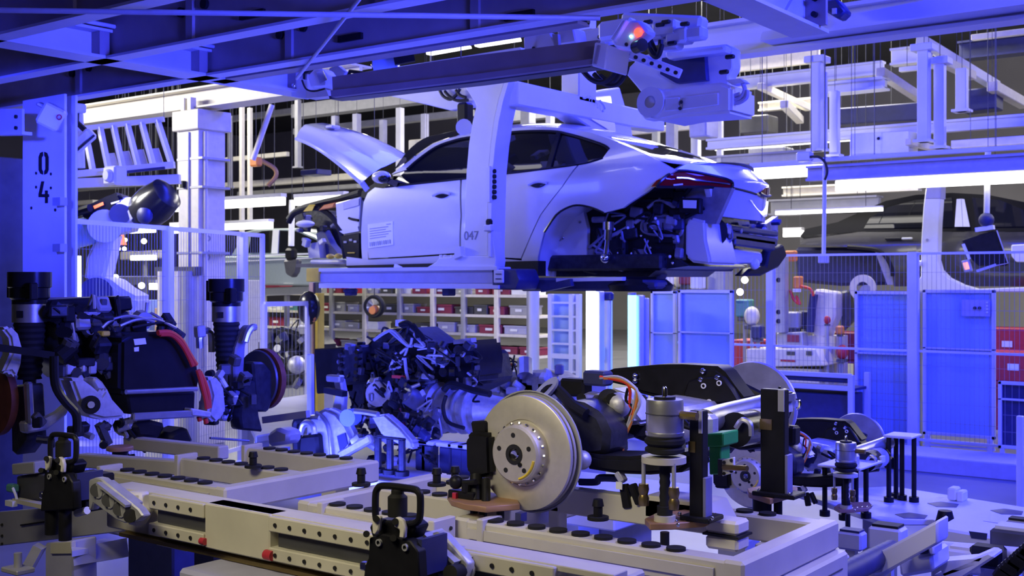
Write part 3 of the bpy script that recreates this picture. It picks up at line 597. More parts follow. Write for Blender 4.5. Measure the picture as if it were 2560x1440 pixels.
for a in (685, 697): mk('plate_slot', 'navy', cl, ('cb', oy(1246, a, YN - .052), (.06, .006, .008)))
mk('rear_support', 'navy', cr_, ('prism', ly([(1290, 700), (1350, 694), (1640, 700), (1642, 722), (1560, 728), (1300, 728)], YN + .3), (0, .2, 0)), bevel=.02)
mk('rear_support_strip', 'white_steel', cr_, ('bar', oy(1395, 700, YN + .25), oy(1560, 697, YN + .25), .06, .03)); 
mk('support_pad', 'black_plastic', cr_, ('lathe', [(.0, 0), (.26, .0), (.28, .05), (.22, .1), (0, .1)], oy(1600, 728, YN + .5), ZA, 20)); mk('support_arm', 'navy', cr_, ('bar', oy(1355, 722, YN + .2), oy(1430, 706, YN + .2), .05, .06))
for a in (877, 1122): mk('sensor_block', 'navy', cr_, ('cb', oy(a, 730, YN + .05), (.09, .1, .07)), bevel=.01)
mk('lift_pin', 'navy', cr_, ('cyl', oy(876, 723, YN + .05), oy(876, 730, YN + .05), .07))
# top beam across the roof and far arm
XB = oy(1262, 230, YN).x
TB = lx([(1255, 203), (1390, 182), (1500, 168), (1560, 170), (1562, 215), (1528, 262), (1400, 248), (1270, 264)], XB + .04)
yb = [p.y for p in TB]
YF = YN + 2.5
z0, z1 = oy(1262, 258, YN).z, oy(1262, 203, YN).z
mk('top_beam', 'white_steel', cr_, ('prism', [(XB - .1, YN + .05, z1), (XB - .1, YF + .1, z1), (XB - .1, YF + .1, z0 + .02), (XB - .1, YF - .5, z0), (XB - .1, YN + .05, z0 - .02)], (.2, 0, 0)), bevel=.012)
fa = mk('far_arm', 'white_steel', cr_, ('prism', lx([(1376, 250), (1550, 218), (1562, 260), (1575, 300), (1583, 345), (1520, 345), (1470, 315)], XB + .08), (-.2, 0, 0)), bevel=.012)
mk('arm_face', 'car_paint', fa, ('prism', lx([(1425, 245), (1525, 240), (1540, 340), (1510, 318), (1480, 300)], XB + .085), (.008, 0, 0)))
lg = text('maker_mark', 'FCMA', .085, 'label_white', fa, ox(1488, 258, XB + .1), (0, .86, -.3), (0, .3, .86), .002)
mk('mark_swoosh', 'label_white', fa, ('tube', lx([(1470, 240), (1462, 246), (1456, 243)], XB + .1), .008, 6, 3)); mk('mark_swoosh', 'label_white', fa, ('tube', lx([(1500, 252), (1509, 262), (1512, 274), (1506, 278)], XB + .1), .012, 6, 3))
ga = mk('gripper', 'black_plastic', cr_, ('cb', oy(1163, 288, YN + .25), (.12, .12, .22)), bevel=.02); mk('roller', 'white_steel', cr_, ('cyl', oy(1160, 318, YN + .15), oy(1160, 318, YN + .3), .075))
mk('gripper_bracket', 'grey_steel', cr_, ('cb', oy(1258, 270, YN + .3), (.12, .06, .1)), ('cb', oy(1255, 290, YN + .3), (.07, .06, .14)), bevel=.01)
mk('hanger_column', 'white_steel', cr_, ('box', (XB - .1, YN + 1.0, z1 - .05), (XB + .1, YN + 1.3, 9)), bevel=.01)
# trolley plate left of the arm head with cables
tr = T('trolley_plate', 'pale sloping trolley plate with looping dark cables beside the carrier arm', 'trolley', oy(1100, 240, 8.3))
mk('plate', 'white_steel', tr, ('prism', ly([(960, 236), (1180, 205), (1185, 266), (1125, 276)], 8.35), (0, .08, 0)), bevel=.008)
for p in ([(1098, 222), (1108, 240), (1125, 248), (1140, 238), (1150, 222)], [(1112, 228), (1125, 242), (1145, 252), (1170, 250)], [(1140, 225), (1150, 238), (1165, 244)]): mk('cable', 'ink', tr, ('tube', ly(p, 8.3), .016, 6, 5))
# dark running rail in front and its fittings
rr = T('running_rail', 'long dark steel running rail crossing above the car', 'rail', oy(1150, 200, 5.75))
YR = 5.75
mk('rail_web', 'rail_brown', rr, ('prism', ly([(830, 192), (1180, 140), (1495, 100), (1478, 150), (1180, 188), (832, 232)], YR), (0, .03, 0)))
mk('rail_foot', 'rail_brown', rr, ('prism', ly([(826, 226), (1180, 186), (1488, 146), (1482, 160), (1180, 200), (828, 243)], YR - .08), (0, .2, 0)))
mk('rail_lip', 'dark_steel', rr, ('prism', ly([(822, 240), (1180, 200), (1480, 162), (1476, 168), (1180, 208), (824, 248)], YR - .03), (0, .12, 0)))
ep = mk('end_plate', 'white_steel', rr, ('prism', ly([(1486, 105), (1520, 112), (1512, 175), (1478, 165)], YR - .1), (0, .25, 0)), bevel=.008)
mk('plate_edge', 'deck_steel', ep, ('prism', ly([(1494, 112), (1500, 113), (1490, 160), (1484, 158)], YR - .11), (0, .012, 0)))
b = MB()
mk('upper_rail', 'white_steel', None, ('prism', ly([(860, 188), (1300, 118), (1308, 132), (1040, 165), (870, 195)], 6.6), (0, .1, 0)), label='bright white rail seen in the gap above the dark running rail', cat='rail')
mk('tube_lamp', 'tube_light', None, ('prism', ly([(1065, 128), (1165, 112), (1167, 118), (1066, 136)], 6.9), (0, .06, 0)), label='short glowing strip lamp left in the gap above the dark rail', cat='lamp', group='gap strip lamps')
mk('tube_lamp', 'tube_light', None, ('prism', ly([(1185, 108), (1290, 92), (1292, 100), (1187, 116)], 6.9), (0, .06, 0)), label='short glowing strip lamp right in the gap above the dark rail', cat='lamp', group='gap strip lamps')
tm = T('drum_motor', 'light blue drum motor behind the dark running rail', 'motor', oy(965, 160, 6.4))
a, c_ = oy(940, 162, 6.4), oy(1000, 156, 6.5)
mk('drum', 'pale_blue', tm, ('lathe', [(.0, -.02), (.07, -.015), (.075, 0), (.075, .15), (.06, .17)], a, c_ - a, 20)); mk('hub', 'chrome', tm, ('sph', a - (c_ - a).normalized() * .02, .02)); mk('bracket', 'black_plastic', tm, ('bar', oy(985, 150, 6.4), oy(1035, 140, 6.5), .05, .08))
bo = T('junction_box', 'white junction box on top of the running rail', 'box', oy(1345, 110, 6.0)); mk('box', 'white_steel', bo, ('prism', ly([(1308, 92), (1375, 80), (1390, 120), (1310, 130)], 6.0), (0, .14, 0)), bevel=.008); mk('knob', 'ink', bo, ('cyl', oy(1334, 121, 6.0), oy(1334, 121, 5.97), .012))
bo = T('junction_box', 'small white box next to a bracket near the rail end', 'box', oy(1415, 90, 5.95)); mk('box', 'white_steel', bo, ('prism', ly([(1392, 75), (1432, 68), (1440, 105), (1396, 112)], 5.95), (0, .14, 0)), bevel=.008); mk('strap', 'grey_steel', bo, ('prism', ly([(1380, 85), (1394, 85), (1396, 112), (1388, 125)], 5.9), (0, .03, 0)))
# gusset and sensors at the left end of the rail
sg = T('rail_end_sensor', 'blue-lit sensor lamp bracket at the left end of the running rail', 'sensor', oy(790, 195, 5.9))
mk('bracket_plate', 'white_steel', sg, ('prism', ly([(728, 205), (742, 195), (765, 200), (765, 248), (728, 242)], 5.95), (0, .03, 0)), bevel=.004)
mk('lens_housing', 'white_steel', sg, ('prism', ly([(765, 190), (785, 170), (805, 172), (820, 195), (815, 218), (775, 220)], 5.85), (0, .12, 0)), bevel=.015); mk('lens', 'chrome', sg, ('sph', oy(735, 214, 5.93), .018)); mk('reflector', 'chrome', sg, ('prism', ly([(790, 180), (806, 176), (817, 200), (800, 210)], 5.83), (0, .01, 0)))
mk('wire', 'ink', sg, ('tube', ly([(755, 200), (765, 222), (785, 228), (812, 222)], 5.8), .007, 6, 4)); mk('tail_block', 'cream', sg, ('prism', ly([(765, 226), (815, 222), (822, 240), (765, 246)], 5.9), (0, .1, 0)))
s2 = T('rail_bracket', 'small chrome bracket with black stay behind the rail end', 'bracket', oy(840, 180, 6.1)); mk('bracket', 'grey_steel', s2, ('prism', ly([(820, 170), (840, 162), (862, 180), (860, 195), (825, 198)], 6.1), (0, .06, 0)), bevel=.01); mk('stay', 'black_plastic', s2, ('tube', ly([(868, 200), (875, 178), (910, 183)], 6.0), .014, 6, 0))
# ---- camera head with red lamp and the drive unit right of the rail end
YD = 6.1
ch = T('signal_camera', 'blue-lit angled camera housing with glowing red lamp near the rail end', 'camera', oy(1570, 85, YD))
mk('housing', 'white_steel', ch, ('prism', ly([(1524, 98), (1558, 50), (1598, 50), (1620, 80), (1570, 125), (1536, 118)], YD), (0, .12, 0)), bevel=.015)
mk('visor', 'white_steel', ch, ('prism', ly([(1524, 98), (1556, 48), (1566, 50), (1534, 104)], YD - .04), (0, .2, 0)), bevel=.006)
mk('red_lamp', 'lamp_red', ch, ('sph', oy(1596, 81, YD - .01), .028, 12)); mk('indicator', 'lamp_cyan', ch, ('sph', oy(1577, 91, YD - .01), .01, 8)); mk('screw', 'ink', ch, ('sph', oy(1566, 111, YD - .005), .012, 8))
mk('lens', 'black_gloss', ch, ('cyl', oy(1590, 118, YD + .02), oy(1606, 112, YD - .02), .04)); mk('mount_block', 'white_steel', ch, ('cb', oy(1545, 75, YD + .2), (.25, .1, .12)), bevel=.02)
du = T('drive_unit', 'large blue-lit carrier drive unit hanging at top centre right', 'drive unit', oy(1720, 200, 6.5))
YU = 6.55
mk('frame_plate', 'white_steel', du, ('prism', ly([(1560, 180), (1600, 140), (1660, 125), (1815, 110), (1832, 120), (1832, 170), (1820, 190), (1830, 285), (1700, 290), (1612, 300), (1600, 285), (1606, 235), (1590, 215)], YU + .25), (0, .12, 0)), bevel=.01)
mk('lower_housing', 'white_steel', du, ('prism', ly([(1606, 232), (1625, 215), (1655, 222), (1800, 205), (1828, 215), (1828, 282), (1700, 292), (1650, 302), (1606, 288)], YU), (0, .35, 0)), bevel=.02, seg=2)
mk('dark_bay', 'navy', du, ('prism', ly([(1655, 145), (1760, 132), (1765, 200), (1690, 208), (1650, 185)], YU + .2), (0, .06, 0)))
mk('cover_panel', 'car_paint', du, ('prism', ly([(1705, 243), (1795, 232), (1795, 262), (1705, 274)], YU - .01), (0, .02, 0)), bevel=.004); mk('cover_panel', 'car_paint', du, ('prism', ly([(1662, 246), (1698, 243), (1698, 275), (1662, 278)], YU - .01), (0, .02, 0)), bevel=.004)
for a in ((1703, 255), (1700, 271)): mk('lock', 'ink', du, ('cyl', oy(*a, YU - .03), oy(*a, YU), .012, None, 8))
mk('cable_gland_ring', 'car_paint', du, ('lathe', [(.04, 0), (.1, 0), (.1, .03), (.04, .03)], oy(1625, 255, YU - .02), YA, 18, False))
mk('stiffener_bar', 'white_steel', du, ('bar', oy(1555, 128, YU - .2), oy(1702, 185, YU - .1), .03, .06), bevel=.004)
for i in range(7): q = oy(1568 + i * 20, 135 + i * 7.7, YU - .22); mk('slot', 'ink', du, ('cyl', q, q + V((0, .012, 0)), .013, None, 8))
mk('cross_bar', 'white_steel', du, ('bar', oy(1520, 155, YU - .15), oy(1595, 145, YU - .1), .03, .025)); mk('upper_tube', 'white_steel', du, ('prism', ly([(1660, 128), (1810, 110), (1815, 128), (1665, 148)], YU + .1), (0, .1, 0)), bevel=.015)
for p, d_ in (([(1455, 175), (1480, 200), (1510, 205), (1535, 185), (1545, 160)], 0), ([(1485, 185), (1510, 208), (1540, 212), (1560, 190), (1568, 165)], .05), ([(1500, 190), (1530, 205), (1548, 180)], .1), ([(1618, 105), (1630, 135), (1645, 140), (1655, 110)], 0), ([(1625, 100), (1640, 130), (1650, 125), (1652, 100)], .06)):
    mk('hose', 'ink', du, ('tube', ly(p, YU - .2 + d_), .018, 7, 5))
for p in ([(1810, 230), (1830, 248), (1850, 245), (1862, 225), (1855, 205)], [(1815, 245), (1840, 258), (1865, 245), (1868, 225)], [(1812, 215), (1825, 240), (1850, 235)]): mk('loop_cable', 'lavender', du, ('tube', ly(p, YU + .05), .014, 7, 5))
mk('loop_bracket', 'white_steel', du, ('prism', ly([(1812, 200), (1850, 196), (1862, 205), (1830, 212)], YU + .02), (0, .08, 0)))
for a, s_ in (((1500, 95), .14), ((1470, 90), .1), ((1512, 130), .12), ((1640, 90), .12), ((1670, 75), .13), ((1700, 92), .12), ((1740, 85), .1), ((1680, 110), .1), ((1522, 75), .1)):
    mk('valve_block', random.choice(['white_steel', 'white_steel', 'lavender']), du, ('cb', oy(*a, YU - .05), (s_ * 1.3, s_, s_ * .8)), bevel=.015)
for a in ((1505, 92), (1530, 118), (1650, 62), (1665, 55), (1712, 60), (1620, 55), (1680, 108), (1810, 180), (1825, 142)): mk('fitting', 'ink', du, ('cb', oy(*a, YU - .12), (.06, .03, .025)), bevel=.006)
mk('guide_tube', 'white_steel', du, ('bar', oy(1560, 60, YU + .1), oy(1760, 70, YU + .1), .12, .14), bevel=.02)
# ------------------------------------------------------------------ fixture frames (beige tubes with round pads) in the foreground
ZF, TB_ = 1.19, .075
def frame(name, label, x0, x1, ys, endx, plates, back=True):
    t = T(name, label, 'fixture frame', ((x0 + x1) / 2, sum(ys) / len(ys), ZF - TB_), 'beige fixture frames')
    for y in ys:
        mk('rail', 'beige_steel', t, ('box', (x0, y - .035, ZF - TB_), (x1, y + .035, ZF)), bevel=.006)
        p = mk('pad', 'rubber', t, ('cyl', (x0 + .12, y, ZF), (x0 + .12, y, ZF + .008), .026, None, 16))
        n = int((x1 - x0 - .16) / .075); share(p, [(i * .075, 0, 0) for i in range(1, n)], t)
    for ex in endx: mk('cross_beam', 'beige_steel', t, ('box', (ex - .03, ys[0] - .036, ZF - TB_ - .005), (ex + .03, ys[-1] + .036, ZF + .004)), bevel=.008)
    for px_, y in plates:
        e = mk('joint_plate', 'beige_steel', t, ('box', (px_ - .012, y - .05, ZF - .085), (px_ + .012, y + .05, ZF + .012)), bevel=.003)
        for dy in (-.025, .025):
            for dz in (-.055, -.02): mk('screw', 'ink', e, ('cyl', (px_ + .012, y + dy, ZF + dz), (px_ + .016, y + dy, ZF + dz), .006, None, 8))
    for y in ys[:1]:
        mk('shim', 'beige_steel', t, ('box', (x0 + .05, y - .045, ZF - .05), (x1 - .05, y - .035, ZF - .02)))
    return t
frame('tube_fixture', 'beige tube fixture frame with black pads, left of the white cross beam', -3.85, -3.16, (2.6, 2.95, 3.29), (-3.16,), ((-3.84, 2.6), (-3.84, 2.95), (-3.84, 3.29)))
frame('tube_fixture', 'beige tube fixture frame in the middle behind the black grab handle', -2.75, -2.2, (2.6, 2.92, 3.22), (-2.75,), ((-2.2, 2.6), (-2.2, 2.92), (-2.66, 2.6)))
frame('tube_fixture', 'beige tube fixture frame under the brake disc reaching to the lower right', -2.2, -1.3, (2.7, 3.27), (-1.3, -2.18), ((-2.1, 2.7),))
mk('cross_brace', 'beige_steel', None, ('box', (-2.2, 3.0, ZF - .02), (-1.55, 3.05, ZF + .06)), ('box', (-2.1, 3.0, ZF - .12), (-2.06, 3.05, ZF)), bevel=.004, label='beige rail with a short leg behind the brake disc', cat='rail')
fb = T('slotted_cross_beam', 'lavender-lit slotted cross beam below the right frame corner', 'beam', (-1.2, 3, 1.1))
mk('beam', 'beige_steel', fb, ('box', (-1.3, 2.66, ZF - .16), (-1.24, 3.3, ZF - .08)), bevel=.008); mk('groove', 'dark_steel', fb, ('box', (-1.24, 2.8, ZF - .125), (-1.238, 3.25, ZF - .121)))
sb = T('stacked_stop', 'cream stacked stop block beside a grey wedge on the right frame', 'stop block', (-1.38, 3.0, ZF))
mk('block', 'cream', sb, ('box', (-1.52, 2.94, ZF - .0), (-1.42, 3.02, ZF + .04)), bevel=.008); mk('shim', 'ink', sb, ('box', (-1.525, 2.935, ZF - .006), (-1.415, 3.025, ZF)))
mk('block', 'cream', sb, ('box', (-1.52, 2.94, ZF - .045), (-1.42, 3.02, ZF - .006)), bevel=.008)
wd = mk('wedge_block', 'beige_steel', None, ('prism', [(-1.75, 3.0, ZF + .005), (-1.75, 3.0, ZF + .07), (-1.54, 3.0, ZF + .07), (-1.5, 3.0, ZF + .005)], (0, .12, 0)), bevel=.004, label='grey wedge shaped block on the right fixture frame', cat='block')
# ---- long linear guide with its rails
lg = T('linear_guide', 'long beige linear guide with bolted rails along the lower front', 'guide rail', (-2.6, 2.3, 1.1))
mk('beam', 'beige_steel', lg, ('box', (-3.3, 2.22, 1.1), (-1.35, 2.32, 1.235)), bevel=.006)
mk('top_strip', 'beige_steel', lg, ('box', (-3.02, 2.18, 1.235), (-1.35, 2.24, 1.25)), bevel=.002)
for x0, x1 in ((-3.0, -2.74), (-2.46, -1.5)):
    for z, h_ in ((1.205, .042), (1.125, .036)):
        r = mk('guide_rail', 'beige_steel', lg, ('box', (x0, 2.165, z), (x1, 2.22, z + h_)), bevel=.003)
        n = int((x1 - x0) / .058)
        bo = mk('bolt_hole', 'ink', r, ('cyl', (x0 + .03, 2.164, z + h_ / 2), (x0 + .03, 2.161, z + h_ / 2), .006, None, 8)); share(bo, [(i * .058, 0, 0) for i in range(1, n)], r)
    mk('carriage_slot', 'dark_steel', lg, ('box', (x0 + .02, 2.185, 1.162), (x1, 2.22, 1.204)))
mk('carriage', 'beige_steel', lg, ('box', (-2.74, 2.17, 1.12), (-2.46, 2.24, 1.25)), bevel=.004)
mk('end_clip', 'red_plastic', lg, ('cyl', (-2.47, 2.165, 1.14), (-2.44, 2.165, 1.14), .014)); mk('end_clip', 'red_plastic', lg, ('cyl', (-2.75, 2.165, 1.14), (-2.73, 2.165, 1.14), .01))
mk('drip_ledge', 'bronze', lg, ('box', (-3.2, 2.2, 1.088), (-1.4, 2.26, 1.1)))
for dx in (-3.1, -2.55, -2.0): mk('support_block', 'beige_steel', lg, ('box', (dx - .08, 2.32, 1.04), (dx + .08, 2.5, 1.12)), bevel=.005)
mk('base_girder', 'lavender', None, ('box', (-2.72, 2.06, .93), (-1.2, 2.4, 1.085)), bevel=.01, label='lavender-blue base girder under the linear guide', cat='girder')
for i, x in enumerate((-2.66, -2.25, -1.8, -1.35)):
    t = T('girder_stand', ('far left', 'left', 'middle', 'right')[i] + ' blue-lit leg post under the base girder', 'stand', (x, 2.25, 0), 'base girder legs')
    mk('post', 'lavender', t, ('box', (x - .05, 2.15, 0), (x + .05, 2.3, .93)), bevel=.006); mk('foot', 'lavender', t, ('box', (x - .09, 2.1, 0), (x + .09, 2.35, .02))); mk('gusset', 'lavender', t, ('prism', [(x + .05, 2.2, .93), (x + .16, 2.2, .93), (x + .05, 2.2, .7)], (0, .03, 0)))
# pallet table under frames
mk('pallet_table', 'grey_steel', None, ('box', (-3.95, 2.65, .92), (-1.0, 3.3, 1.0)), bevel=.01, label='dark grey pallet table underneath the beige fixture frames', cat='table')
for i, (x, y) in enumerate(((-3.85, 3.1), (-3.0, 3.1), (-2.2, 3.1), (-1.2, 3.1))):
    mk('square_pillar', 'dark_steel', None, ('box', (x - .06, y - .06, 0), (x + .06, y + .06, .92)), bevel=.006, label=('far left', 'left', 'middle', 'right')[i] + ' dark square leg carrying the pallet table', cat='stand', group='pallet table legs')
for i, (x, y) in enumerate(((-3.6, 2.62), (-3.3, 3.25), (-2.65, 2.6), (-2.3, 3.2), (-2.0, 2.72), (-1.45, 3.24))):
    t = T('frame_support', ('first', 'second', 'third', 'fourth', 'fifth', 'sixth')[i] + ' small pedestal from the left under the beige frames', 'pedestal', (x, y, 1.0), 'frame pedestals')
    mk('column', 'beige_steel', t, ('box', (x - .04, y - .04, 1.0), (x + .04, y + .04, ZF - TB_)), bevel=.004); mk('flange', 'dark_steel', t, ('box', (x - .06, y - .05, 1.0), (x + .06, y + .05, 1.012)))
# knobs standing on pads
for i, (a, b) in enumerate(((903, 1200), (1092, 1200), (633, 1155), (1138, 1195), (1495, 1285))):
    q = oz(a, b + 14, ZF + .008); t = T('locating_pin', ('black locating pin behind the black grab handle', 'black locating pin right of the grab handle', 'black locating pin on the left beige frame', 'black locating pin left of the brake caliper', 'tall black locating pin below the brake disc')[i], 'pin', q, 'locating pins')
    mk('base', 'rubber', t, ('cyl', q, q + V((0, 0, .01)), .032, None, 16)); mk('pin', 'black_plastic', t, ('cyl', q, q + V((0, 0, .05)), .014, None, 12)); mk('head', 'black_plastic', t, ('cyl', q + V((0, 0, .04)), q + V((0, 0, .06)), .018, .014, 12))
# ---- black clamp units with D handles
YK = 2.0
def K(pts, y=YK): return ly(pts, y)
ku = T('clamp_unit', 'black clamp with D-shaped grab handle at lower centre', 'clamp', oy(990, 1440, YK), 'black handle clamps')
mk('grab_handle', 'black_plastic', ku, ('tube', K([(962, 1307), (944, 1300), (939, 1285), (939, 1240), (944, 1222), (960, 1214), (1030, 1222), (1046, 1230), (1051, 1245), (1050, 1290), (1042, 1305), (1024, 1310)]), .0085, 10, 4))
kn = mk('knob', 'rubber', ku, ('lathe', [(0, 0), (.023, 0), (.023, .045), (.015, .052), (.015, .06), (.006, .062), (0, .058)], oy(994, 1290, YK), ZA, 20))
mk('base_block', 'black_plastic', ku, ('prism', K([(935, 1300), (1022, 1303), (1040, 1318), (1026, 1350), (930, 1345), (922, 1318)]), (0, .05, 0)), bevel=.004)
mk('side_plate', 'black_plastic', ku, ('prism', K([(922, 1345), (955, 1335), (1000, 1345), (1025, 1352), (1045, 1380), (1050, 1470), (905, 1470), (912, 1410), (920, 1395)], YK - .02), (0, .03, 0)), bevel=.003)
mk('side_plate', 'black_plastic', ku, ('prism', K([(1000, 1350), (1068, 1350), (1072, 1470), (1000, 1470)], YK + .04), (0, .03, 0)), bevel=.003)
mk('cheek_plate', 'navy', ku, ('prism', [oy(1045, 1348, YK), oy(1045, 1440, YK), oy(1045, 1440, YK) + V((0, .09, 0)), oy(1045, 1348, YK) + V((0, .09, 0))], (.012, 0, 0)))
for pp in ([(928, 1298), (938, 1288), (950, 1292), (946, 1325), (938, 1338), (930, 1335)], [(981, 1300), (992, 1292), (1006, 1300), (1012, 1320), (1010, 1347), (996, 1345), (998, 1325), (984, 1318)]):
    l_ = mk('lever', 'cream', ku, ('prism', K(pp, YK - .03), (0, .012, 0)), bevel=.003)
for a in ((940, 1297), (988, 1304), (916, 1335), (983, 1345)): mk('pivot', 'rubber', ku, ('cyl', oy(*a, YK - .036), oy(*a, YK), .008, None, 12))
for a in ((945, 1357), (1011, 1369)): mk('ring_bolt', 'grey_steel', ku, ('lathe', [(.005, 0), (.0085, 0), (.0085, .006), (.005, .006)], oy(*a, YK - .027), YA, 14, False))
mk('stop_pin', 'chrome', ku, ('cb', oy(912, 1415, YK - .01), (.02, .02, .02)), bevel=.004)
mk('actuator_box', 'black_plastic', ku, ('box', oy(1070, 1352, YK + .08) + V((-.0, 0, 0)), oy(1070, 1440, YK + .08) + V((-.12, .09, -.03))), bevel=.006)
ba = T('bracket_arm', 'cast triangular bracket arm with three holes, lower centre', 'bracket', oy(1120, 1430, YK + .1), 'triangular bracket arms')
def arm(t, P, y, holes):
    mk('web', 'cast_alu', t, ('prism', K(P, y), (0, .03, 0)), bevel=.004)
    for a in holes:
        h_ = mk('hole', 'dark_steel', t, ('cyl', oy(*a, y - .001), oy(*a, y + .003), .021, None, 18)); mk('hole_rim', 'cast_alu', h_, ('lathe', [(.021, 0), (.026, 0), (.026, .005), (.021, .005)], oy(*a, y - .004), YA, 18, False))
arm(ba, [(1074, 1335), (1090, 1330), (1108, 1338), (1150, 1385), (1170, 1410), (1162, 1450), (1120, 1460), (1075, 1440)], YK + .12, ((1095, 1365), (1097, 1412)))
mk('rim', 'cast_alu', ba, ('bar', oy(1080, 1330, YK + .13), oy(1158, 1402, YK + .13), .07, .008)); mk('foot', 'cast_alu', ba, ('prism', K([(1100, 1365), (1150, 1370), (1156, 1400), (1135, 1410)], YK + .17), (0, .03, 0)), bevel=.006)
mk('roller', 'rubber', ba, ('cyl', oy(1125, 1432, YK + .06), oy(1160, 1425, YK + .14), .018, None, 14)); mk('roller_cap', 'cast_alu', ba, ('cyl', oy(1160, 1425, YK + .14), oy(1166, 1424, YK + .15), .026, None, 14))
# left clamp and bracket
off = oy(158, 1180, YK + .05) - oy(994, 1262, YK)
off.z = 0
k2 = dup(ku, off, 'black clamp with D-shaped grab handle at lower left', 'black handle clamps')
for i_, (x_, r_) in enumerate((( -.03, .03), (.04, .026))):
    q = oy(150, 1330, YK + .05); mk('cylinder', 'black_plastic', k2, ('cyl', q - off + V((x_, .02, -.14)) , q - off + V((x_, .02, .06)), r_, None, 16)) if False else None
ba2 = T('bracket_arm', 'cast triangular bracket arm with three holes, lower left', 'bracket', oy(300, 1310, YK + .1), 'triangular bracket arms')
arm(ba2, [(221, 1200), (238, 1194), (252, 1197), (262, 1205), (345, 1272), (358, 1290), (340, 1305), (310, 1308), (290, 1300), (233, 1258), (228, 1276), (221, 1276)], YK + .05, ((243, 1225), (272, 1250), (300, 1272)))
mk('rim', 'cast_alu', ba2, ('bar', oy(262, 1206, YK + .06), oy(335, 1262, YK + .06), .06, .008)); mk('foot', 'cream', ba2, ('prism', K([(308, 1230), (350, 1232), (352, 1262), (362, 1278), (352, 1300), (340, 1318), (312, 1310), (330, 1285)], YK + .16), (0, .04, 0)), bevel=.008)
mk('roller', 'rubber', ba2, ('cyl', oy(325, 1290, YK + .04), oy(345, 1288, YK + .1), .02, None, 14))
cyl_ = T('lift_cylinder', 'black twin tube lift cylinder hanging below the left clamp', 'cylinder', oy(150, 1345, YK + .06))
mk('tube', 'black_plastic', cyl_, ('cyl', oy(130, 1200, YK + .06), oy(130, 1335, YK + .06), .022, None, 16)); mk('tube', 'black_plastic', cyl_, ('cyl', oy(163, 1210, YK + .06), oy(163, 1350, YK + .06), .02, None, 16)); mk('block', 'black_plastic', cyl_, ('prism', K([(185, 1190), (222, 1195), (222, 1275), (185, 1270)], YK + .1), (0, .05, 0)), bevel=.004)
for a in ((193, 1212), (206, 1212), (193, 1244), (206, 1244)): mk('screw', 'chrome', cyl_, ('cyl', oy(*a, YK + .096), oy(*a, YK + .1), .005, None, 8))
mk('hose_nozzle', 'label_white', cyl_, ('cyl', oy(192, 1283, YK + .08), oy(218, 1276, YK + .08), .012, None, 10))
# lower left corner
LL = 2.35
t = T('valve_bank', 'grey valve bank with a teal connector at the left edge', 'valve block', at(60, 1230, 3.6))
mk('body', 'dark_steel', t, ('prism', ly([(40, 1190), (120, 1185), (122, 1255), (42, 1250)], LL), (0, .1, 0)), bevel=.006); mk('top_plate', 'grey_steel', t, ('prism', ly([(28, 1160), (85, 1155), (85, 1185), (30, 1188)], LL - .02), (0, .12, 0)), bevel=.004); mk('connector', 'teal', t, ('cb', oy(32, 1220, LL - .02), (.05, .03, .03)), bevel=.006)
mk('base', 'beige_steel', t, ('bar', oy(40, 1250, LL - .03), oy(125, 1268, LL - .03), .03, .015)); mk('wire', 'label_white', t, ('tube', ly([(32, 1220), (40, 1240), (42, 1252)], LL - .04), .005, 6, 3)); mk('tag', 'label_white', t, ('cb', oy(28, 1258, LL - .05), (.05, .02, .02)))
t = T('grey_plate', 'wide grey sloping cover plate at lower left', 'plate', at(150, 1320, 3.8)); mk('plate', 'grey_steel', t, ('prism', ly([(-60, 1285), (200, 1262), (430, 1300), (300, 1330), (-60, 1372)], LL + .12), (0, .03, 0)), bevel=.004); mk('slot', 'ink', t, ('bar', oy(52, 1313, LL + .115), oy(110, 1305, LL + .115), .006, .006))
for a in ((5, 1312), (5, 1340), (5, 1360)): mk('screw', 'ink', t, ('cyl', oy(*a, LL + .116), oy(*a, LL + .12), .006, None, 8))
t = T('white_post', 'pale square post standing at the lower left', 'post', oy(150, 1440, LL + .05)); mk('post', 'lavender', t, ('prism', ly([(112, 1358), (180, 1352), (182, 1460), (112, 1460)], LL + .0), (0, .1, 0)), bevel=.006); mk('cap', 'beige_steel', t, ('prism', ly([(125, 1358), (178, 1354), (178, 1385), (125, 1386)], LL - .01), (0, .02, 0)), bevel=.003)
t = T('perforated_step', 'blue-lit perforated metal step at lower left', 'step', at(250, 1390, 4.3)); s0 = [at(180, 1372, 4.1), at(300, 1348, 4.4), at(305, 1395, 4.35), at(185, 1415, 4.05)]
mk('tread', 'white_steel', t, ('prism', [at(178, 1365, 4.1), at(260, 1346, 4.8), at(308, 1354, 4.5), at(180, 1378, 4.0)], (0, 0, -.02))); fr_ = mk('riser', 'grey_steel', t, ('prism', s0, (0, .03, 0)))
for i in range(7):
    for j_ in range(3): a = s0[0].lerp(s0[1], .1 + .13 * i); c_ = s0[3].lerp(s0[2], .1 + .13 * i); q = a.lerp(c_, .2 + .3 * j_); mk('perforation', 'ink', fr_, ('cb', q - V((0, .004, 0)), (.02, .006, .008)))
mk('floor_cabinet', 'navy', None, ('prism', ly([(318, 1338), (432, 1345), (432, 1470), (318, 1470)], 3.4), (0, .4, 0)), bevel=.01, label='deep blue cabinet under the left fixture frame', cat='cabinet')
t = T('push_bolt', 'upright bolt on a small foot at the bottom left corner', 'bolt', at(45, 1420, 3.5)); mk('shaft', 'grey_steel', t, ('cyl', at(45, 1425, 3.5), at(45, 1382, 3.5), .012)); mk('foot', 'grey_steel', t, ('cb', at(45, 1424, 3.5), (.09, .06, .015)), bevel=.003); mk('stay', 'grey_steel', t, ('bar', at(70, 1420, 3.6), at(100, 1365, 3.6), .04, .03))
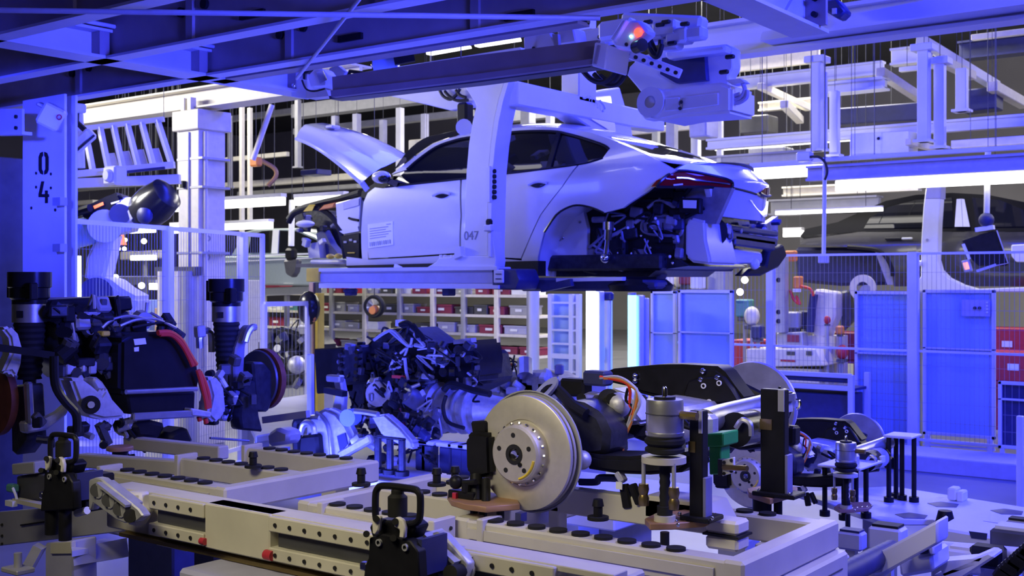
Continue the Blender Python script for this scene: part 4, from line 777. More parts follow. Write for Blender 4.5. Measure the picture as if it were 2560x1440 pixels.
for i, (x0_, x1_, y0_, y1_) in enumerate(((205, 560, 1150, 1185), (320, 560, 1106, 1140))):
    mk('cross_bar', 'beige_steel', None, ('bar', oy(x0_, y0_, 3.0 + .35 * i), oy(x1_, y1_ - 8, 3.0 + .35 * i), .06, .06), bevel=.006, label=('lower beige crossbar behind the left bracket arm', 'upper grey crossbar below the front axle motor')[i], cat='bar')
# ------------------------------------------------------------------ rear axle assembly with brake disc in focus
CLUT = {'rng': random.Random(11)}
def clutter(parent, n, box, plane, mats, names, s=(.03, .1), depth=.1, inside=None):
    R_ = CLUT['rng']
    for i in range(n):
        for _ in range(20):
            a, b_ = R_.uniform(box[0], box[2]), R_.uniform(box[1], box[3])
            if inside is None or inside(a, b_): break
        q = plane(a, b_) + V((0, R_.uniform(0, depth), 0)); m_ = R_.choice(mats); nm = R_.choice(names); k = R_.random()
        d = [R_.uniform(*s) for _ in range(3)]
        if k < .5: mk(nm, m_, parent, ('cb', q, d, Matrix.Rotation(R_.uniform(-.8, .8), 3, R_.choice('XYZ'))), bevel=min(d) * .15)
        elif k < .8:
            ax = V((R_.uniform(-1, 1), R_.uniform(-1, 1), R_.uniform(-1, 1))).normalized() * d[0]
            mk(nm, m_, parent, ('cyl', q - ax / 2, q + ax / 2, d[1] / 2.2, None, 10))
        else:
            P = [q + V((R_.uniform(-1, 1), R_.uniform(-.4, .4), R_.uniform(-1, 1))) * d[0] * 1.4 for _ in range(4)]
            mk('cable', R_.choice(['black_plastic', 'black_plastic', 'rubber', 'grey_steel']), parent, ('tube', P, .008, 6, 4))
YDK = 2.83; DC = oy(1308, 1132, YDK)
def disc(parent, c, ax, face='disc_steel', R=.173, shield='grey_steel'):
    rot = mk('brake_disc', face, parent, ('lathe', [(.085, -.012), (R, -.012), (R, 0), (R - .003, .0015), (.102, .0015), (.1, -.003), (.094, -.003), (.09, .012), (.086, .04), (.08, .046), (.03, .046), (.03, .03), (.026, .02), (0, .02)], c, ax, 64, False), smooth=30)
    ax = V(ax).normalized(); x = ax.orthogonal().normalized(); x = V((1, 0, 0)) if abs(ax.x) < .5 else x; y = ax.cross(x)
    mk('rear_ring', face, rot, ('lathe', [(.09, -.03), (R + .001, -.03), (R + .001, -.02), (.09, -.02)], c, ax, 64, False))
    for i in range(40):
        a = 2 * math.pi * i / 40; e = x * math.cos(a) + y * math.sin(a); mk('vane', 'dark_steel', rot, ('bar', c + e * .12 - ax * .016, c + e * (R - .004) - ax * .016, .008, .008, ax))
    for i in range(5):
        a = 2 * math.pi * (i + .3) / 5; e = x * math.cos(a) + y * math.sin(a); mk('lug_hole', 'ink', rot, ('cyl', c + e * .058 + ax * .045, c + e * .058 + ax * .0475, .0075, None, 12))
    a = -.9; e = x * math.cos(a) + y * math.sin(a); mk('locating_bolt', 'black_plastic', rot, ('cyl', c + e * .036 + ax * .046, c + e * .036 + ax * .05, .007, None, 10))
    mk('hub_nut', 'chrome', rot, ('lathe', [(0, .0), (.018, 0), (.018, .03), (.012, .036), (0, .034)], c + ax * .012, ax, 12)); mk('bore', 'ink', rot, ('lathe', [(.031, 0), (.031, .0015), (.019, .0015)], c + ax * .046, ax, 24, False))
    for i in range(20):
        a = 2 * math.pi * i / 20; e = x * math.cos(a) + y * math.sin(a); mk('rivet', 'chrome', rot, ('cyl', c + e * .089 + ax * .02, c + e * .094 + ax * .018, .006, None, 8))
    mk('dust_shield', shield, parent, ('lathe', [(.06, -.05), (R + .012, -.045), (R + .014, -.036), (R + .01, -.036), (R + .006, -.043), (.06, -.046)], c, ax, 48, False))
    return rot
ra = T('rear_axle', 'rear axle assembly with a large bare steel brake disc facing the camera', 'axle', V((DC.x, 3.3, ZF)))
rt_ = disc(ra, DC, (0, -1, 0))
hp_ = mk('paint_mark', 'yellow', rt_, ('tube', [DC + V((.062 * math.cos(a) * 1.18, -.0475, .062 * math.sin(a) * 1.18)) for a in [math.radians(k) for k in range(-75, -8, 8)]], .004, 5, 0))
ca = mk('caliper', 'black_plastic', ra, ('prism', ly([(1160, 1095), (1172, 1082), (1190, 1080), (1222, 1085), (1226, 1190), (1205, 1195), (1175, 1192), (1162, 1180)], YDK - .03), (0, .12, 0)), bevel=.012, seg=2)
mk('caliper_bridge', 'black_plastic', ca, ('prism', ly([(1174, 1054), (1215, 1052), (1216, 1090), (1180, 1090)], YDK - .01), (0, .1, 0)), bevel=.006)
mk('hub_carrier', 'engine_dark', ra, ('prism', ly([(1385, 1010), (1440, 1000), (1500, 1035), (1520, 1080), (1515, 1140), (1440, 1150), (1400, 1130)], 3.0), (0, .14, 0)), bevel=.02)
mk('upper_link', 'cast_alu', ra, ('prism', ly([(1400, 1015), (1440, 1000), (1490, 982), (1530, 972), (1565, 985), (1580, 1005), (1585, 1035), (1605, 1060), (1560, 1066), (1520, 1050), (1480, 1035), (1420, 1028)], 3.2), (0, .1, 0)), bevel=.02, seg=2)
mk('bushing', 'rubber', ra, ('cyl', oy(1522, 1000, 3.19), oy(1522, 1000, 3.14), .036, None, 18)); mk('bolt', 'chrome', ra, ('cyl', oy(1530, 998, 3.16), oy(1530, 998, 3.11), .02, None, 8))
mk('ball_joint', 'cast_alu', ra, ('sph', oy(1548, 1012, 3.14), .04, 12)); mk('bolt', 'chrome', ra, ('cyl', oy(1453, 995, 3.18), oy(1453, 995, 3.14), .016, None, 8)); mk('link_bracket', 'aluminium', ra, ('prism', ly([(1448, 990), (1470, 980), (1495, 985), (1480, 1002), (1452, 1004)], 3.17), (0, .04, 0)), bevel=.006)
mk('spring_link', 'black_plastic', ra, ('prism', ly([(1445, 1128), (1500, 1140), (1570, 1142), (1640, 1135), (1720, 1130), (1722, 1165), (1700, 1182), (1620, 1188), (1540, 1185), (1460, 1172)], 2.98), (0, .16, 0)), bevel=.012, seg=2)
mk('link_boss', 'cast_alu', ra, ('sph', oy(1455, 1150, 2.95), .03, 12)); mk('link_arm', 'cast_alu', ra, ('bar', oy(1448, 1096, 3.05), oy(1460, 1120, 3.05), .02, .03))
mk('knuckle_post', 'cast_alu', ra, ('prism', ly([(1518, 1080), (1535, 1078), (1540, 1130), (1520, 1132)], 3.15), (0, .05, 0)))
mk('brake_hose', 'black_gloss', ra, ('tube', ly([(1362, 985), (1385, 972), (1405, 985), (1430, 1012), (1465, 1035)], 2.98), .018, 10, 5)); mk('hose_collar', 'aluminium', ra, ('lathe', [(.022, 0), (.05, .01), (.055, .02), (.022, .02)], oy(1372, 985, 2.98), (-.4, -.6, .7), 20, False))
mk('half_shaft', 'engine_dark', ra, ('cyl', DC + V((0, .06, 0)), DC + V((.05, .9, .03)), .035, None, 14)); mk('boot', 'rubber', ra, ('lathe', [(.05, 0), (.06, .02), (.045, .03), (.055, .05), (.04, .06), (.045, .08), (.03, .1)], DC + V((0, .35, 0)), YA, 18))
mc = mk('motor_cover', 'black_plastic', ra, ('prism', ly([(1470, 945), (1530, 922), (1640, 912), (1700, 911), (1790, 916), (1808, 930), (1835, 968), (1862, 1002), (1845, 1020), (1760, 1022), (1715, 1020), (1700, 1005), (1660, 1000), (1600, 985), (1560, 965)], 3.75), (0, .12, 0)), bevel=.02, seg=2)
mk('cover_panel', 'black_plastic', mc, ('prism', ly([(1720, 952), (1745, 945), (1805, 940), (1830, 972), (1850, 1005), (1730, 1012), (1708, 985)], 3.735), (0, .03, 0)), bevel=.006)
for a in ((1758, 965), (1797, 958), (1772, 1005)): mk('ring_mark', 'label_white', mc, ('lathe', [(.006, 0), (.01, 0), (.01, .004), (.006, .004)], oy(*a, 3.728), YA, 14, False))
for a in ((1752, 949), (1793, 944), (1588, 940), (1588, 952), (1757, 928)): mk('bolt', 'chrome', mc, ('sph', oy(*a, 3.74), .011, 8))
mk('gear_housing', 'cast_alu', ra, ('prism', ly([(1590, 1000), (1640, 1005), (1720, 1020), (1720, 1100), (1640, 1130), (1600, 1110)], 3.5), (0, .3, 0)), bevel=.02)
mk('rubber_mount', 'rubber', ra, ('cyl', oy(1600, 1045, 3.3), oy(1600, 1045, 3.45), .06, None, 18)); mk('mount_bolt', 'grey_steel', ra, ('cyl', oy(1604, 1049, 3.27), oy(1604, 1049, 3.31), .02, None, 10))
for p, m_ in (([(1500, 945), (1545, 942), (1580, 962), (1590, 985), (1570, 1060), (1552, 1100), (1545, 1140)], 'lavender'), ([(1510, 946), (1550, 948), (1585, 970), (1594, 990), (1580, 1050), (1562, 1095), (1555, 1140)], 'orange'), ([(1500, 942), (1560, 955), (1575, 975), (1574, 1010), (1582, 1025), (1575, 1040)], 'orange_cable'), ([(1570, 970), (1565, 1000), (1580, 1020), (1560, 1060)], 'black_plastic'), ([(1590, 970), (1600, 1005), (1588, 1035), (1570, 1070), (1556, 1110)], 'lavender')):
    mk('wire', m_, ra, ('tube', ly(p, 3.12), .005, 6, 5))
mk('connector', 'navy', ra, ('cb', oy(1495, 945, 3.3), (.09, .06, .05)), bevel=.008); mk('connector', 'black_plastic', ra, ('cb', oy(1440, 968, 3.3), (.1, .06, .06)), bevel=.008)
mk('cross_tube', 'aluminium', ra, ('tube', [oy(1760, 1055, 3.2), oy(1800, 1042, 3.35), oy(1900, 1018, 3.6), oy(1965, 1000, 3.75)], .04, 14, 4)); mk('tube_lug', 'cast_alu', ra, ('cb', oy(1770, 1065, 3.12), (.05, .06, .07)), bevel=.012)
mt = mk('steering_motor', 'black_gloss', ra, ('cyl', oy(1838, 1075, 3.3), oy(1925, 1060, 3.62), .055, None, 20)); mk('motor_label', 'label_white', mt, ('cb', oy(1908, 1065, 3.42), (.035, .06, .035))); mk('motor_band', 'lavender', mt, ('cyl', oy(1880, 1067, 3.45), oy(1915, 1062, 3.58), .057, None, 20))
for pp in ([(1936, 1032), (1945, 1028), (1958, 1048), (1950, 1058)], [(1945, 1078), (1958, 1060), (1958, 1072), (1940, 1084)]): mk('bracket', 'yellow', ra, ('prism', ly(pp, 3.62), (0, .05, 0)), bevel=.004)
mk('link_rod', 'black_plastic', ra, ('tube', ly([(1800, 1090), (1850, 1110), (1905, 1105)], 3.5), .02, 8, 3)); mk('arch_bracket', 'aluminium', ra, ('tube', ly([(1840, 1070), (1855, 1050), (1875, 1060), (1878, 1090)], 3.28), .009, 6, 4))
fs_ = DC + V((0, 1.6, 0)); mk('far_disc_shield', 'biw_blue_lit', ra, ('lathe', [(.05, 0), (.182, .005), (.186, .02), (.17, .03), (.05, .03)], fs_, YA, 40, False)); mk('far_brake_disc', 'disc_steel', ra, ('lathe', [(.06, .04), (.173, .04), (.173, .065), (.06, .065)], fs_, YA, 40, False))
mk('far_hose', 'black_plastic', ra, ('tube', ly([(1812, 945), (1850, 965), (1890, 985), (1905, 992)], 4.2), .02, 8, 4))
clutter(ra, 26, (1440, 1030, 1700, 1140), lambda a, b_: oy(a, b_, 3.35), ['engine_dark', 'engine_dark', 'black_plastic', 'cast_alu', 'dark_steel'], ['bracket', 'bolt', 'bush', 'fitting'], (.02, .07), .3)
clutter(ra, 12, (1760, 1040, 1900, 1120), lambda a, b_: oy(a, b_, 3.55), ['engine_dark', 'black_plastic', 'dark_steel'], ['bracket', 'fitting'], (.03, .07), .3)
for a, b_, c_ in (((1545, 1180), (1560, 1205), 'lavender'), ((1560, 1210), (1570, 1270), 'black_plastic'), ((1580, 1210), (1600, 1260), 'black_plastic')): mk('cable_end', c_, ra, ('bar', oy(*a, 3.0), oy(*b_, 3.0), .03, .02), bevel=.004)
mk('cable_tag', 'label_white', ra, ('cb', oy(1548, 1214, 2.98), (.022, .004, .022)))
mk('blue_strap', 'navy', ra, ('tube', ly([(1450, 1205), (1490, 1205), (1500, 1195), (1550, 1196)], 3.05), .012, 6, 4))
# ---- air spring fixtures on brown plates
def spring(label, q, sc=1.0, group='air spring fixtures', band='aluminium'):
    t = T('air_spring', label, 'air spring', q, group); z0 = q.z
    L = lambda pr, m_, n_: mk(n_, m_, t, ('lathe', [(r * sc, h_ * sc) for r, h_ in pr], q, ZA, 28))
    L([(.05, .25), (.052, .255), (.052, .33), (.05, .34), (.0, .34)], band, 'canister'); L([(.053, .30), (.054, .3), (.054, .303), (.053, .303)], 'dark_steel', 'seam'); L([(.0, .34), (.03, .34), (.03, .348), (0, .348)], 'black_plastic', 'top_pad'); L([(0, .345), (.007, .345), (.007, .37), (.004, .375), (0, .375)], 'chrome', 'top_stud')
    L([(.05, .238), (.054, .242), (.054, .25), (.05, .252)], 'aluminium', 'lower_rim'); L([(.045, .21), (.056, .22), (.056, .23), (.045, .24)], 'rubber', 'bellows'); L([(.04, .19), (.055, .197), (.055, .205), (.045, .212)], 'rubber', 'bellows')
    mk('ring_plate', 'beige_steel', t, ('cyl', q + V((-.003, 0, .165)), q + V((-.003, 0, .182)), .062, None, 28))
    for dx in (-.05, .045): mk('guide_rod', 'grey_steel', t, ('cyl', q + V((dx, -.03, .08)), q + V((dx, -.03, .17)), .006, None, 10)); mk('rod_nut', 'bronze', t, ('lathe', [(.014, 0), (.016, .02), (.012, .03), (.016, .045), (.014, .06)], q + V((dx, -.03, .045)), ZA, 12))
    mk('threaded_post', 'rubber', t, ('lathe', [(.014 + (.002 if k % 2 else 0), .01 * k) for k in range(18)], q, ZA, 12)); mk('collar', 'beige_steel', t, ('cyl', q, q + V((0, 0, .02)), .03, None, 18)); mk('collar_nut', 'rubber', t, ('cyl', q + V((0, 0, .02)), q + V((0, 0, .045)), .022, None, 12))
    mk('side_pipe', 'bronze', t, ('cyl', q + V((.05, 0, .3)), q + V((.1, .0, .3)), .012, None, 10))
    return t
ZP = ZF + .025
q1 = oz(1662, 1305, ZP + .015)
bp = T('fixture_plate', 'brown-edged octagonal fixture plate under the near air spring', 'plate', q1, 'brown fixture plates')
mk('plate', 'brown_plate', bp, ('prism', [oz(a, b_, ZP) for a, b_ in ((1612, 1312), (1640, 1298), (1720, 1288), (1790, 1288), (1792, 1302), (1762, 1318), (1680, 1325), (1625, 1326))], (0, 0, .018)), bevel=.002)
for a in ((1690, 1303), (1715, 1300), (1738, 1297), (1762, 1296), (1788, 1290), (1695, 1312)): mk('bolt', 'chrome', bp, ('sph', oz(a[0], a[1], ZP + .02), .006, 8))
s1 = spring('aluminium air spring on the fixture, right of the brake disc', q1)
mk('stroke_rod', 'black_plastic', bp, ('cyl', oz(1662, 1330, ZP) + V((0, 0, -.2)), oz(1662, 1330, ZP), .013, None, 10)); mk('rod_collar', 'black_plastic', bp, ('cyl', oz(1662, 1330, ZP) + V((0, 0, -.11)), oz(1662, 1330, ZP) + V((0, 0, -.09)), .018, None, 10))
def post(label, q, h_, w_=.045):
    t = T('clamp_post', label, 'post', q, 'black clamp posts')
    mk('column', 'black_plastic', t, ('box', q + V((-w_, -.02, 0)), q + V((w_ * .6, .015, h_))), bevel=.003); mk('side_plate', 'plate_blue', t, ('box', q + V((w_ * .6, -.02, 0)), q + V((w_ * .6 + .01, .02, h_ * .4))), bevel=.002)
    mk('head_plate', 'grey_steel', t, ('box', q + V((w_ * .2, -.024, h_ * .8)), q + V((w_ * .6, -.02, h_)))); mk('wear_strip', 'bronze', t, ('box', q + V((-w_, -.024, h_ * .62)), q + V((-w_ * .2, -.02, h_ * .72)))); mk('base_flange', 'black_plastic', t, ('box', q + V((-w_ - .02, -.04, 0)), q + V((w_ + .02, .05, .014))), bevel=.003)
    for dx in (-.05, .05): mk('bolt', 'chrome', t, ('sph', q + V((dx, -.03, .016)), .006, 8))
    return t
post('black clamp post beside the green block', oz(1752, 1300, ZP + .018), .305, .026)
q2 = oz(1945, 1245, ZP + .015)
bp2 = T('fixture_plate', 'brown fixture plate on a black pedestal at far right of the axle', 'plate', q2, 'brown fixture plates')
mk('plate', 'brown_plate', bp2, ('prism', [oz(a, b_, ZP) for a, b_ in ((1868, 1235), (1930, 1222), (1994, 1232), (1994, 1242), (1925, 1262), (1872, 1245))], (0, 0, .018)), bevel=.002); mk('pedestal', 'black_plastic', bp2, ('cyl', oz(1905, 1243, ZP) + V((0, 0, -.09)), oz(1905, 1243, ZP), .03, None, 14)); mk('pedestal', 'black_plastic', bp2, ('cyl', oz(1945, 1243, ZP) + V((0, 0, -.09)), oz(1945, 1243, ZP), .014, None, 10))
post('tall black clamp post at the far end of the axle', oz(1945, 1240, ZP + .018), .33, .05)
t = T('end_canister', 'blue-lit canister head on the far end of the axle cross tube', 'canister', oy(1960, 1010, 3.6)); mk('head', 'aluminium', t, ('cyl', oy(1955, 1000, 3.65), oy(1955, 982, 3.65), .045, None, 20)); mk('pad', 'black_plastic', t, ('cyl', oy(1955, 982, 3.65), oy(1955, 979, 3.65), .035, None, 16)); mk('stud', 'chrome', t, ('cyl', oy(1949, 978, 3.65), oy(1949, 966, 3.65), .005, None, 8))
mk('hook', 'chrome', t, ('tube', ly([(1990, 1000), (1999, 1003), (1999, 1018), (1992, 1022)], 3.55), .005, 6, 3)); mk('neck', 'cast_alu', t, ('cyl', oy(1960, 1030, 3.65), oy(1957, 1000, 3.65), .03, None, 14))
gb = T('green_stop', 'green plastic stop block with a white bolted plate and bronze pin', 'stop block', oy(1800, 1190, 3.02)); YG = 3.0
mk('upper_block', 'green_plastic', gb, ('prism', ly([(1764, 1085), (1808, 1082), (1808, 1117), (1766, 1118)], YG), (0, .1, 0)), bevel=.004); mk('lower_block', 'green_plastic', gb, ('prism', ly([(1772, 1116), (1802, 1116), (1802, 1186), (1773, 1187)], YG + .01), (0, .06, 0)), bevel=.003)
pl = mk('bolt_plate', 'label_white', gb, ('prism', ly([(1804, 1150), (1834, 1143), (1834, 1182), (1805, 1191)], YG + .0), (0, .012, 0)), bevel=.002)
for a in ((1810, 1156), (1828, 1151), (1810, 1184), (1828, 1178)): mk('screw', 'ink', pl, ('cyl', oy(*a, YG - .004), oy(*a, YG), .005, None, 8))
mk('pin', 'bronze', gb, ('tube', [oy(1810, 1168, YG), oy(1840, 1170, YG - .02), oy(1868, 1171, YG - .03)], .008, 10, 2)); mk('backing', 'dark_steel', gb, ('prism', ly([(1794, 1148), (1805, 1150), (1805, 1188), (1795, 1190)], YG - .002), (0, .03, 0)))
# brown plate and stand under the caliper side
bp3 = T('fixture_plate', 'brown-edged fixture plate below the brake caliper', 'plate', oz(1200, 1262, ZP), 'brown fixture plates')
mk('plate', 'brown_plate', bp3, ('prism', [oz(a, b_, ZP) for a, b_ in ((1118, 1250), (1165, 1235), (1290, 1255), (1300, 1275), (1215, 1282), (1160, 1275), (1128, 1265))], (0, 0, .018)), bevel=.002)
for i, (a, b_) in enumerate(((1185, 1395), (1208, 1390), (1251, 1425))):
    mk('stroke_rod', 'black_plastic', bp3, ('cyl', oy(a, 1272, 2.75), oy(a, b_ - 20, 2.75), .012, None, 10)); mk('rod_foot', 'bronze', bp3, ('cyl', oy(a, b_ - 30, 2.75), oy(a, b_, 2.75), .011, None, 10))
t = T('caliper_support', 'black jointed support standing below the brake caliper', 'support', oz(1195, 1255, ZP + .018)); mk('column', 'black_plastic', t, ('cyl', oy(1190, 1255, 2.76), oy(1190, 1190, 2.8), .02, None, 14)); mk('rod', 'black_plastic', t, ('cyl', oy(1215, 1258, 2.76), oy(1215, 1200, 2.8), .014, None, 14)); mk('ball_knob', 'black_plastic', t, ('sph', oy(1140, 1205, 2.74), .022, 12)); mk('arm', 'black_plastic', t, ('tube', ly([(1140, 1205), (1165, 1207), (1190, 1205)], 2.75), .009, 8, 0)); mk('arm_post', 'black_plastic', t, ('cyl', oy(1165, 1207, 2.75), oy(1165, 1230, 2.75), .014, None, 10)); mk('switch_box', 'black_plastic', t, ('cb', oy(1160, 1238, 2.76), (.1, .04, .03)), bevel=.004); mk('red_button', 'lamp_red' if False else 'red_plastic', t, ('cb', oy(1138, 1240, 2.735), (.014, .012, .02)))
mk('blue_tag', 'navy', bp3, ('box', oy(1288, 1282, 2.74) , oy(1294, 1305, 2.74) + V((.012, .03, 0))))
# ------------------------------------------------------------------ front axle with motor and struts
XF = -5.07
fa_ = T('front_axle', 'front axle with black drive motor, two tall struts and red cables', 'axle', V((XF, 3.6, ZF)))
def strut(px_, ytop, Y, s_):
    c = lambda y_: oy(px_, y_, Y)
    k = .098
    st_ = mk('strut_top', 'black_gloss', fa_, ('lathe', [(0, 0), (k, 0), (k, -.07), (k * .92, -.075), (k * .92, -.12), (k * .8, -.13), (k * .8, -.15), (0, -.15)], c(ytop), ZA, 24)); mk('top_rib', 'black_plastic', st_, ('box', c(ytop) + V((-.11, -.05, -.12)), c(ytop) + V((-.09, .05, -.01)))); mk('connector', 'black_plastic', st_, ('cb', c(ytop) + V((.1, -.05, -.09)), (.05, .04, .08)), bevel=.006)
    z = c(ytop) + V((0, 0, -.15)); bd = mk('strut_band', 'aluminium', fa_, ('lathe', [(0, 0), (.078, 0), (.078, -.085), (0, -.085)], z, ZA, 24)); mk('band_label', 'ink', bd, ('prism', [z + V((.02 + s_ * .0, -.0765, -.03)), z + V((.05, -.061, -.03)), z + V((.05, -.061, -.062)), z + V((.02, -.0765, -.062))], (.002, -.003, 0)))
    mk('strut_bellows', 'rubber', fa_, ('lathe', [(.068 + (.006 if i % 2 else 0) - .001 * i, -.085 - .014 * i) for i in range(20)], z, ZA, 20)); mk('strut_rod', 'dark_steel', fa_, ('cyl', z + V((0, 0, -.34)), z + V((0, 0, -.5)), .03, None, 14)); mk('strut_fork', 'cast_alu', fa_, ('bar', z + V((0, -.02, -.42)), z + V((.04, -.04, -.62)), .05, .07), bevel=.01)
strut(74, 680, 3.0, 1); strut(566, 697, 4.15, 1)
XM = -4.75
mb = mk('motor_housing', 'black_gloss', fa_, ('prism', lx([(302, 850), (330, 832), (420, 828), (452, 838), (478, 870), (496, 905), (502, 950), (495, 985), (320, 992), (300, 980)], XM), (-.36, 0, 0)), bevel=.02, seg=2)
mk('motor_label', 'label_white', mb, ('prism', lx([(333, 848), (362, 845), (365, 860), (336, 863)], XM + .002), (.004, 0, 0))); mk('motor_label', 'label_white', mb, ('prism', lx([(334, 869), (346, 867), (346, 878), (335, 879)], XM + .002), (.004, 0, 0)))
mk('gear_side', 'engine_dark', fa_, ('prism', lx([(130, 790), (180, 760), (330, 770), (330, 840), (302, 860), (300, 960), (200, 950), (140, 900)], XM - .25), (-.3, 0, 0)), bevel=.02)
mk('inverter_top', 'black_plastic', fa_, ('prism', lx([(118, 750), (200, 745), (330, 742), (334, 775), (180, 790), (120, 800)], XM - .4), (-.3, 0, 0)), bevel=.012); mk('cover_lid', 'black_plastic', fa_, ('prism', lx([(285, 742), (330, 740), (335, 775), (300, 780)], XM - .2), (-.15, 0, 0)), bevel=.01)
clutter(fa_, 46, (125, 755, 480, 850), lambda a, b_: ox(a, b_, XM - .2), ['black_plastic', 'black_gloss', 'engine_dark', 'dark_steel', 'grey_steel', 'black_plastic'], ['bracket', 'connector', 'fitting', 'cover'], (.03, .1), .1, lambda a, b_: b_ > 760 + max(0, a - 300) * .4)
clutter(fa_, 26, (130, 860, 310, 960), lambda a, b_: ox(a, b_, XM - .1), ['engine_dark', 'black_plastic', 'dark_steel', 'cast_alu'], ['bracket', 'fitting', 'pump'], (.03, .09), .06)
mk('yellow_plug', 'yellow', fa_, ('cb', ox(259, 834, XM - .1), (.05, .045, .025)), bevel=.006)
for p, m_, r in (([(395, 832), (425, 832), (452, 850), (470, 880), (485, 905), (490, 912)], 'orange_cable', .014), ([(400, 836), (430, 838), (455, 862), (472, 892), (482, 915)], 'orange_cable', .012), ([(495, 925), (505, 960), (515, 1000), (518, 1022)], 'orange_cable', .013), ([(500, 930), (512, 955), (522, 990), (524, 1020)], 'orange_cable', .011), ([(497, 1042), (500, 1052)], 'orange_cable', .012), ([(513, 1046), (516, 1058)], 'orange_cable', .012)):
    mk('power_cable', m_, fa_, ('tube', lx(p, XM + .05), r, 8, 4))
for p in ([(255, 820), (280, 800), (330, 790), (385, 805)], [(300, 815), (340, 800), (390, 798), (440, 820)], [(230, 790), (270, 800), (300, 795)], [(330, 820), (400, 806), (430, 806)], [(232, 850), (238, 835), (248, 842), (235, 870)]): mk('pipe', random.choice(['aluminium', 'black_plastic']), fa_, ('tube', lx(p, XM - .05), .008, 7, 4))
mk('cross_tube', 'aluminium', fa_, ('cyl', ox(315, 980, XM + .06), ox(492, 972, XM + .06), .012, None, 10)); mk('cross_tube', 'aluminium', fa_, ('bar', ox(330, 1042, XM + .06), ox(485, 1034, XM + .06), .03, .036), bevel=.006); mk('tray', 'black_plastic', fa_, ('prism', lx([(318, 985), (490, 978), (488, 1030), (325, 1036)], XM + .02), (-.3, 0, 0)), bevel=.01)
wl = mk('wishbone', 'cast_alu', fa_, ('prism', lx([(176, 945), (205, 945), (232, 965), (255, 985), (268, 965), (285, 1000), (312, 1030), (318, 1045), (260, 1050), (222, 1040), (200, 1010)], XM + .05), (-.1, 0, 0)), bevel=.015, seg=2)
mk('bushing', 'rubber', wl, ('cyl', ox(227, 1012, XM + .1), ox(227, 1012, XM + .02), .042, None, 18)); mk('bush_bolt', 'cast_alu', wl, ('cyl', ox(228, 1012, XM + .11), ox(228, 1012, XM + .08), .016, None, 10)); mk('arm_rib', 'cast_alu', wl, ('prism', lx([(240, 940), (258, 955), (268, 970), (280, 1000), (250, 985), (232, 955)], XM), (-.1, 0, 0)), bevel=.01)
mk('wishbone', 'cast_alu', fa_, ('prism', lx([(518, 945), (540, 940), (562, 965), (568, 1030), (540, 1060), (520, 1040), (530, 990)], XM + .02), (-.1, 0, 0)), bevel=.015, seg=2); mk('subframe_bracket', 'cast_alu', fa_, ('prism', lx([(478, 1020), (530, 1030), (528, 1045), (480, 1040)], XM + .08), (-.06, 0, 0)), bevel=.006)
mk('lower_arm', 'cast_alu', fa_, ('prism', lx([(62, 1055), (110, 1050), (150, 1030), (172, 1010), (172, 1035), (120, 1075), (66, 1085)], XM - .1), (-.06, 0, 0)), bevel=.01); mk('stabiliser', 'black_gloss', fa_, ('tube', lx([(135, 890), (138, 960), (160, 1000), (190, 1035), (192, 1080)], XM + .1), .02, 10, 4))
mk('knuckle', 'cast_alu', fa_, ('prism', lx([(5, 820), (28, 814), (48, 835), (58, 870), (55, 910), (42, 948), (28, 930), (5, 935), (30, 880), (25, 845)], XM - .1), (-.08, 0, 0)), bevel=.012, seg=2); mk('tie_bar', 'black_plastic', fa_, ('bar', ox(-10, 868, XM), ox(130, 888, XM), .04, .03)); mk('hub_strip', 'aluminium', fa_, ('bar', ox(70, 955, XM - .1), ox(75, 1060, XM - .1), .04, .03), bevel=.008)
mk('brake_disc', 'rust_disc', fa_, ('lathe', [(.05, -.02), (.172, -.02), (.172, .015), (.05, .015)], V((XF, 2.83, 1.36)), -YA, 48)); mk('caliper', 'engine_dark', fa_, ('prism', ly([(25, 965), (60, 960), (70, 1100), (40, 1140), (28, 1130)], 2.9), (0, .1, 0)), bevel=.01)
fd_ = V((XF, 4.43, 1.34)); mk('brake_disc', 'rust_disc', fa_, ('lathe', [(.05, -.02), (.172, -.02), (.172, .015), (.05, .015)], fd_, YA, 48)); mk('dust_shield', 'dark_steel', fa_, ('lathe', [(.04, 0), (.16, 0), (.165, .01), (.04, .01)], fd_ - V((0, .05, 0)), YA, 36)); mk('caliper', 'engine_dark', fa_, ('prism', lx([(632, 905), (660, 905), (685, 930), (688, 990), (672, 1030), (640, 1030)], XM - .2), (-.08, 0, 0)), bevel=.012)
mk('upper_arm', 'biw_dark', fa_, ('prism', lx([(590, 870), (605, 830), (622, 812), (636, 815), (638, 825), (615, 860), (612, 900), (608, 980), (588, 1000), (585, 920)], XM - .22), (-.05, 0, 0)), bevel=.008); mk('arm_tip', 'aluminium', fa_, ('tube', lx([(612, 855), (618, 835), (628, 820), (638, 818)], XM - .18), .02, 8, 3)); mk('hub_knuckle', 'engine_dark', fa_, ('prism', lx([(608, 960), (640, 950), (650, 1040), (660, 1080), (605, 1075), (600, 1040)], XM - .2), (-.1, 0, 0)), bevel=.012); mk('knuckle_ring', 'aluminium', fa_, ('tube', lx([(500, 870), (500, 840), (515, 826), (528, 835), (530, 880)], XM - .4), .02, 8, 4))
clutter(fa_, 20, (500, 900, 640, 1080), lambda a, b_: ox(a, b_, XM - .15), ['engine_dark', 'cast_alu', 'black_plastic', 'dark_steel'], ['bracket', 'bolt', 'fitting'], (.03, .08), .05)
clutter(fa_, 18, (60, 1040, 320, 1110), lambda a, b_: ox(a, b_, XM), ['engine_dark', 'cast_alu', 'black_plastic', 'dark_steel'], ['bracket', 'bolt', 'fitting'], (.03, .07), .05)
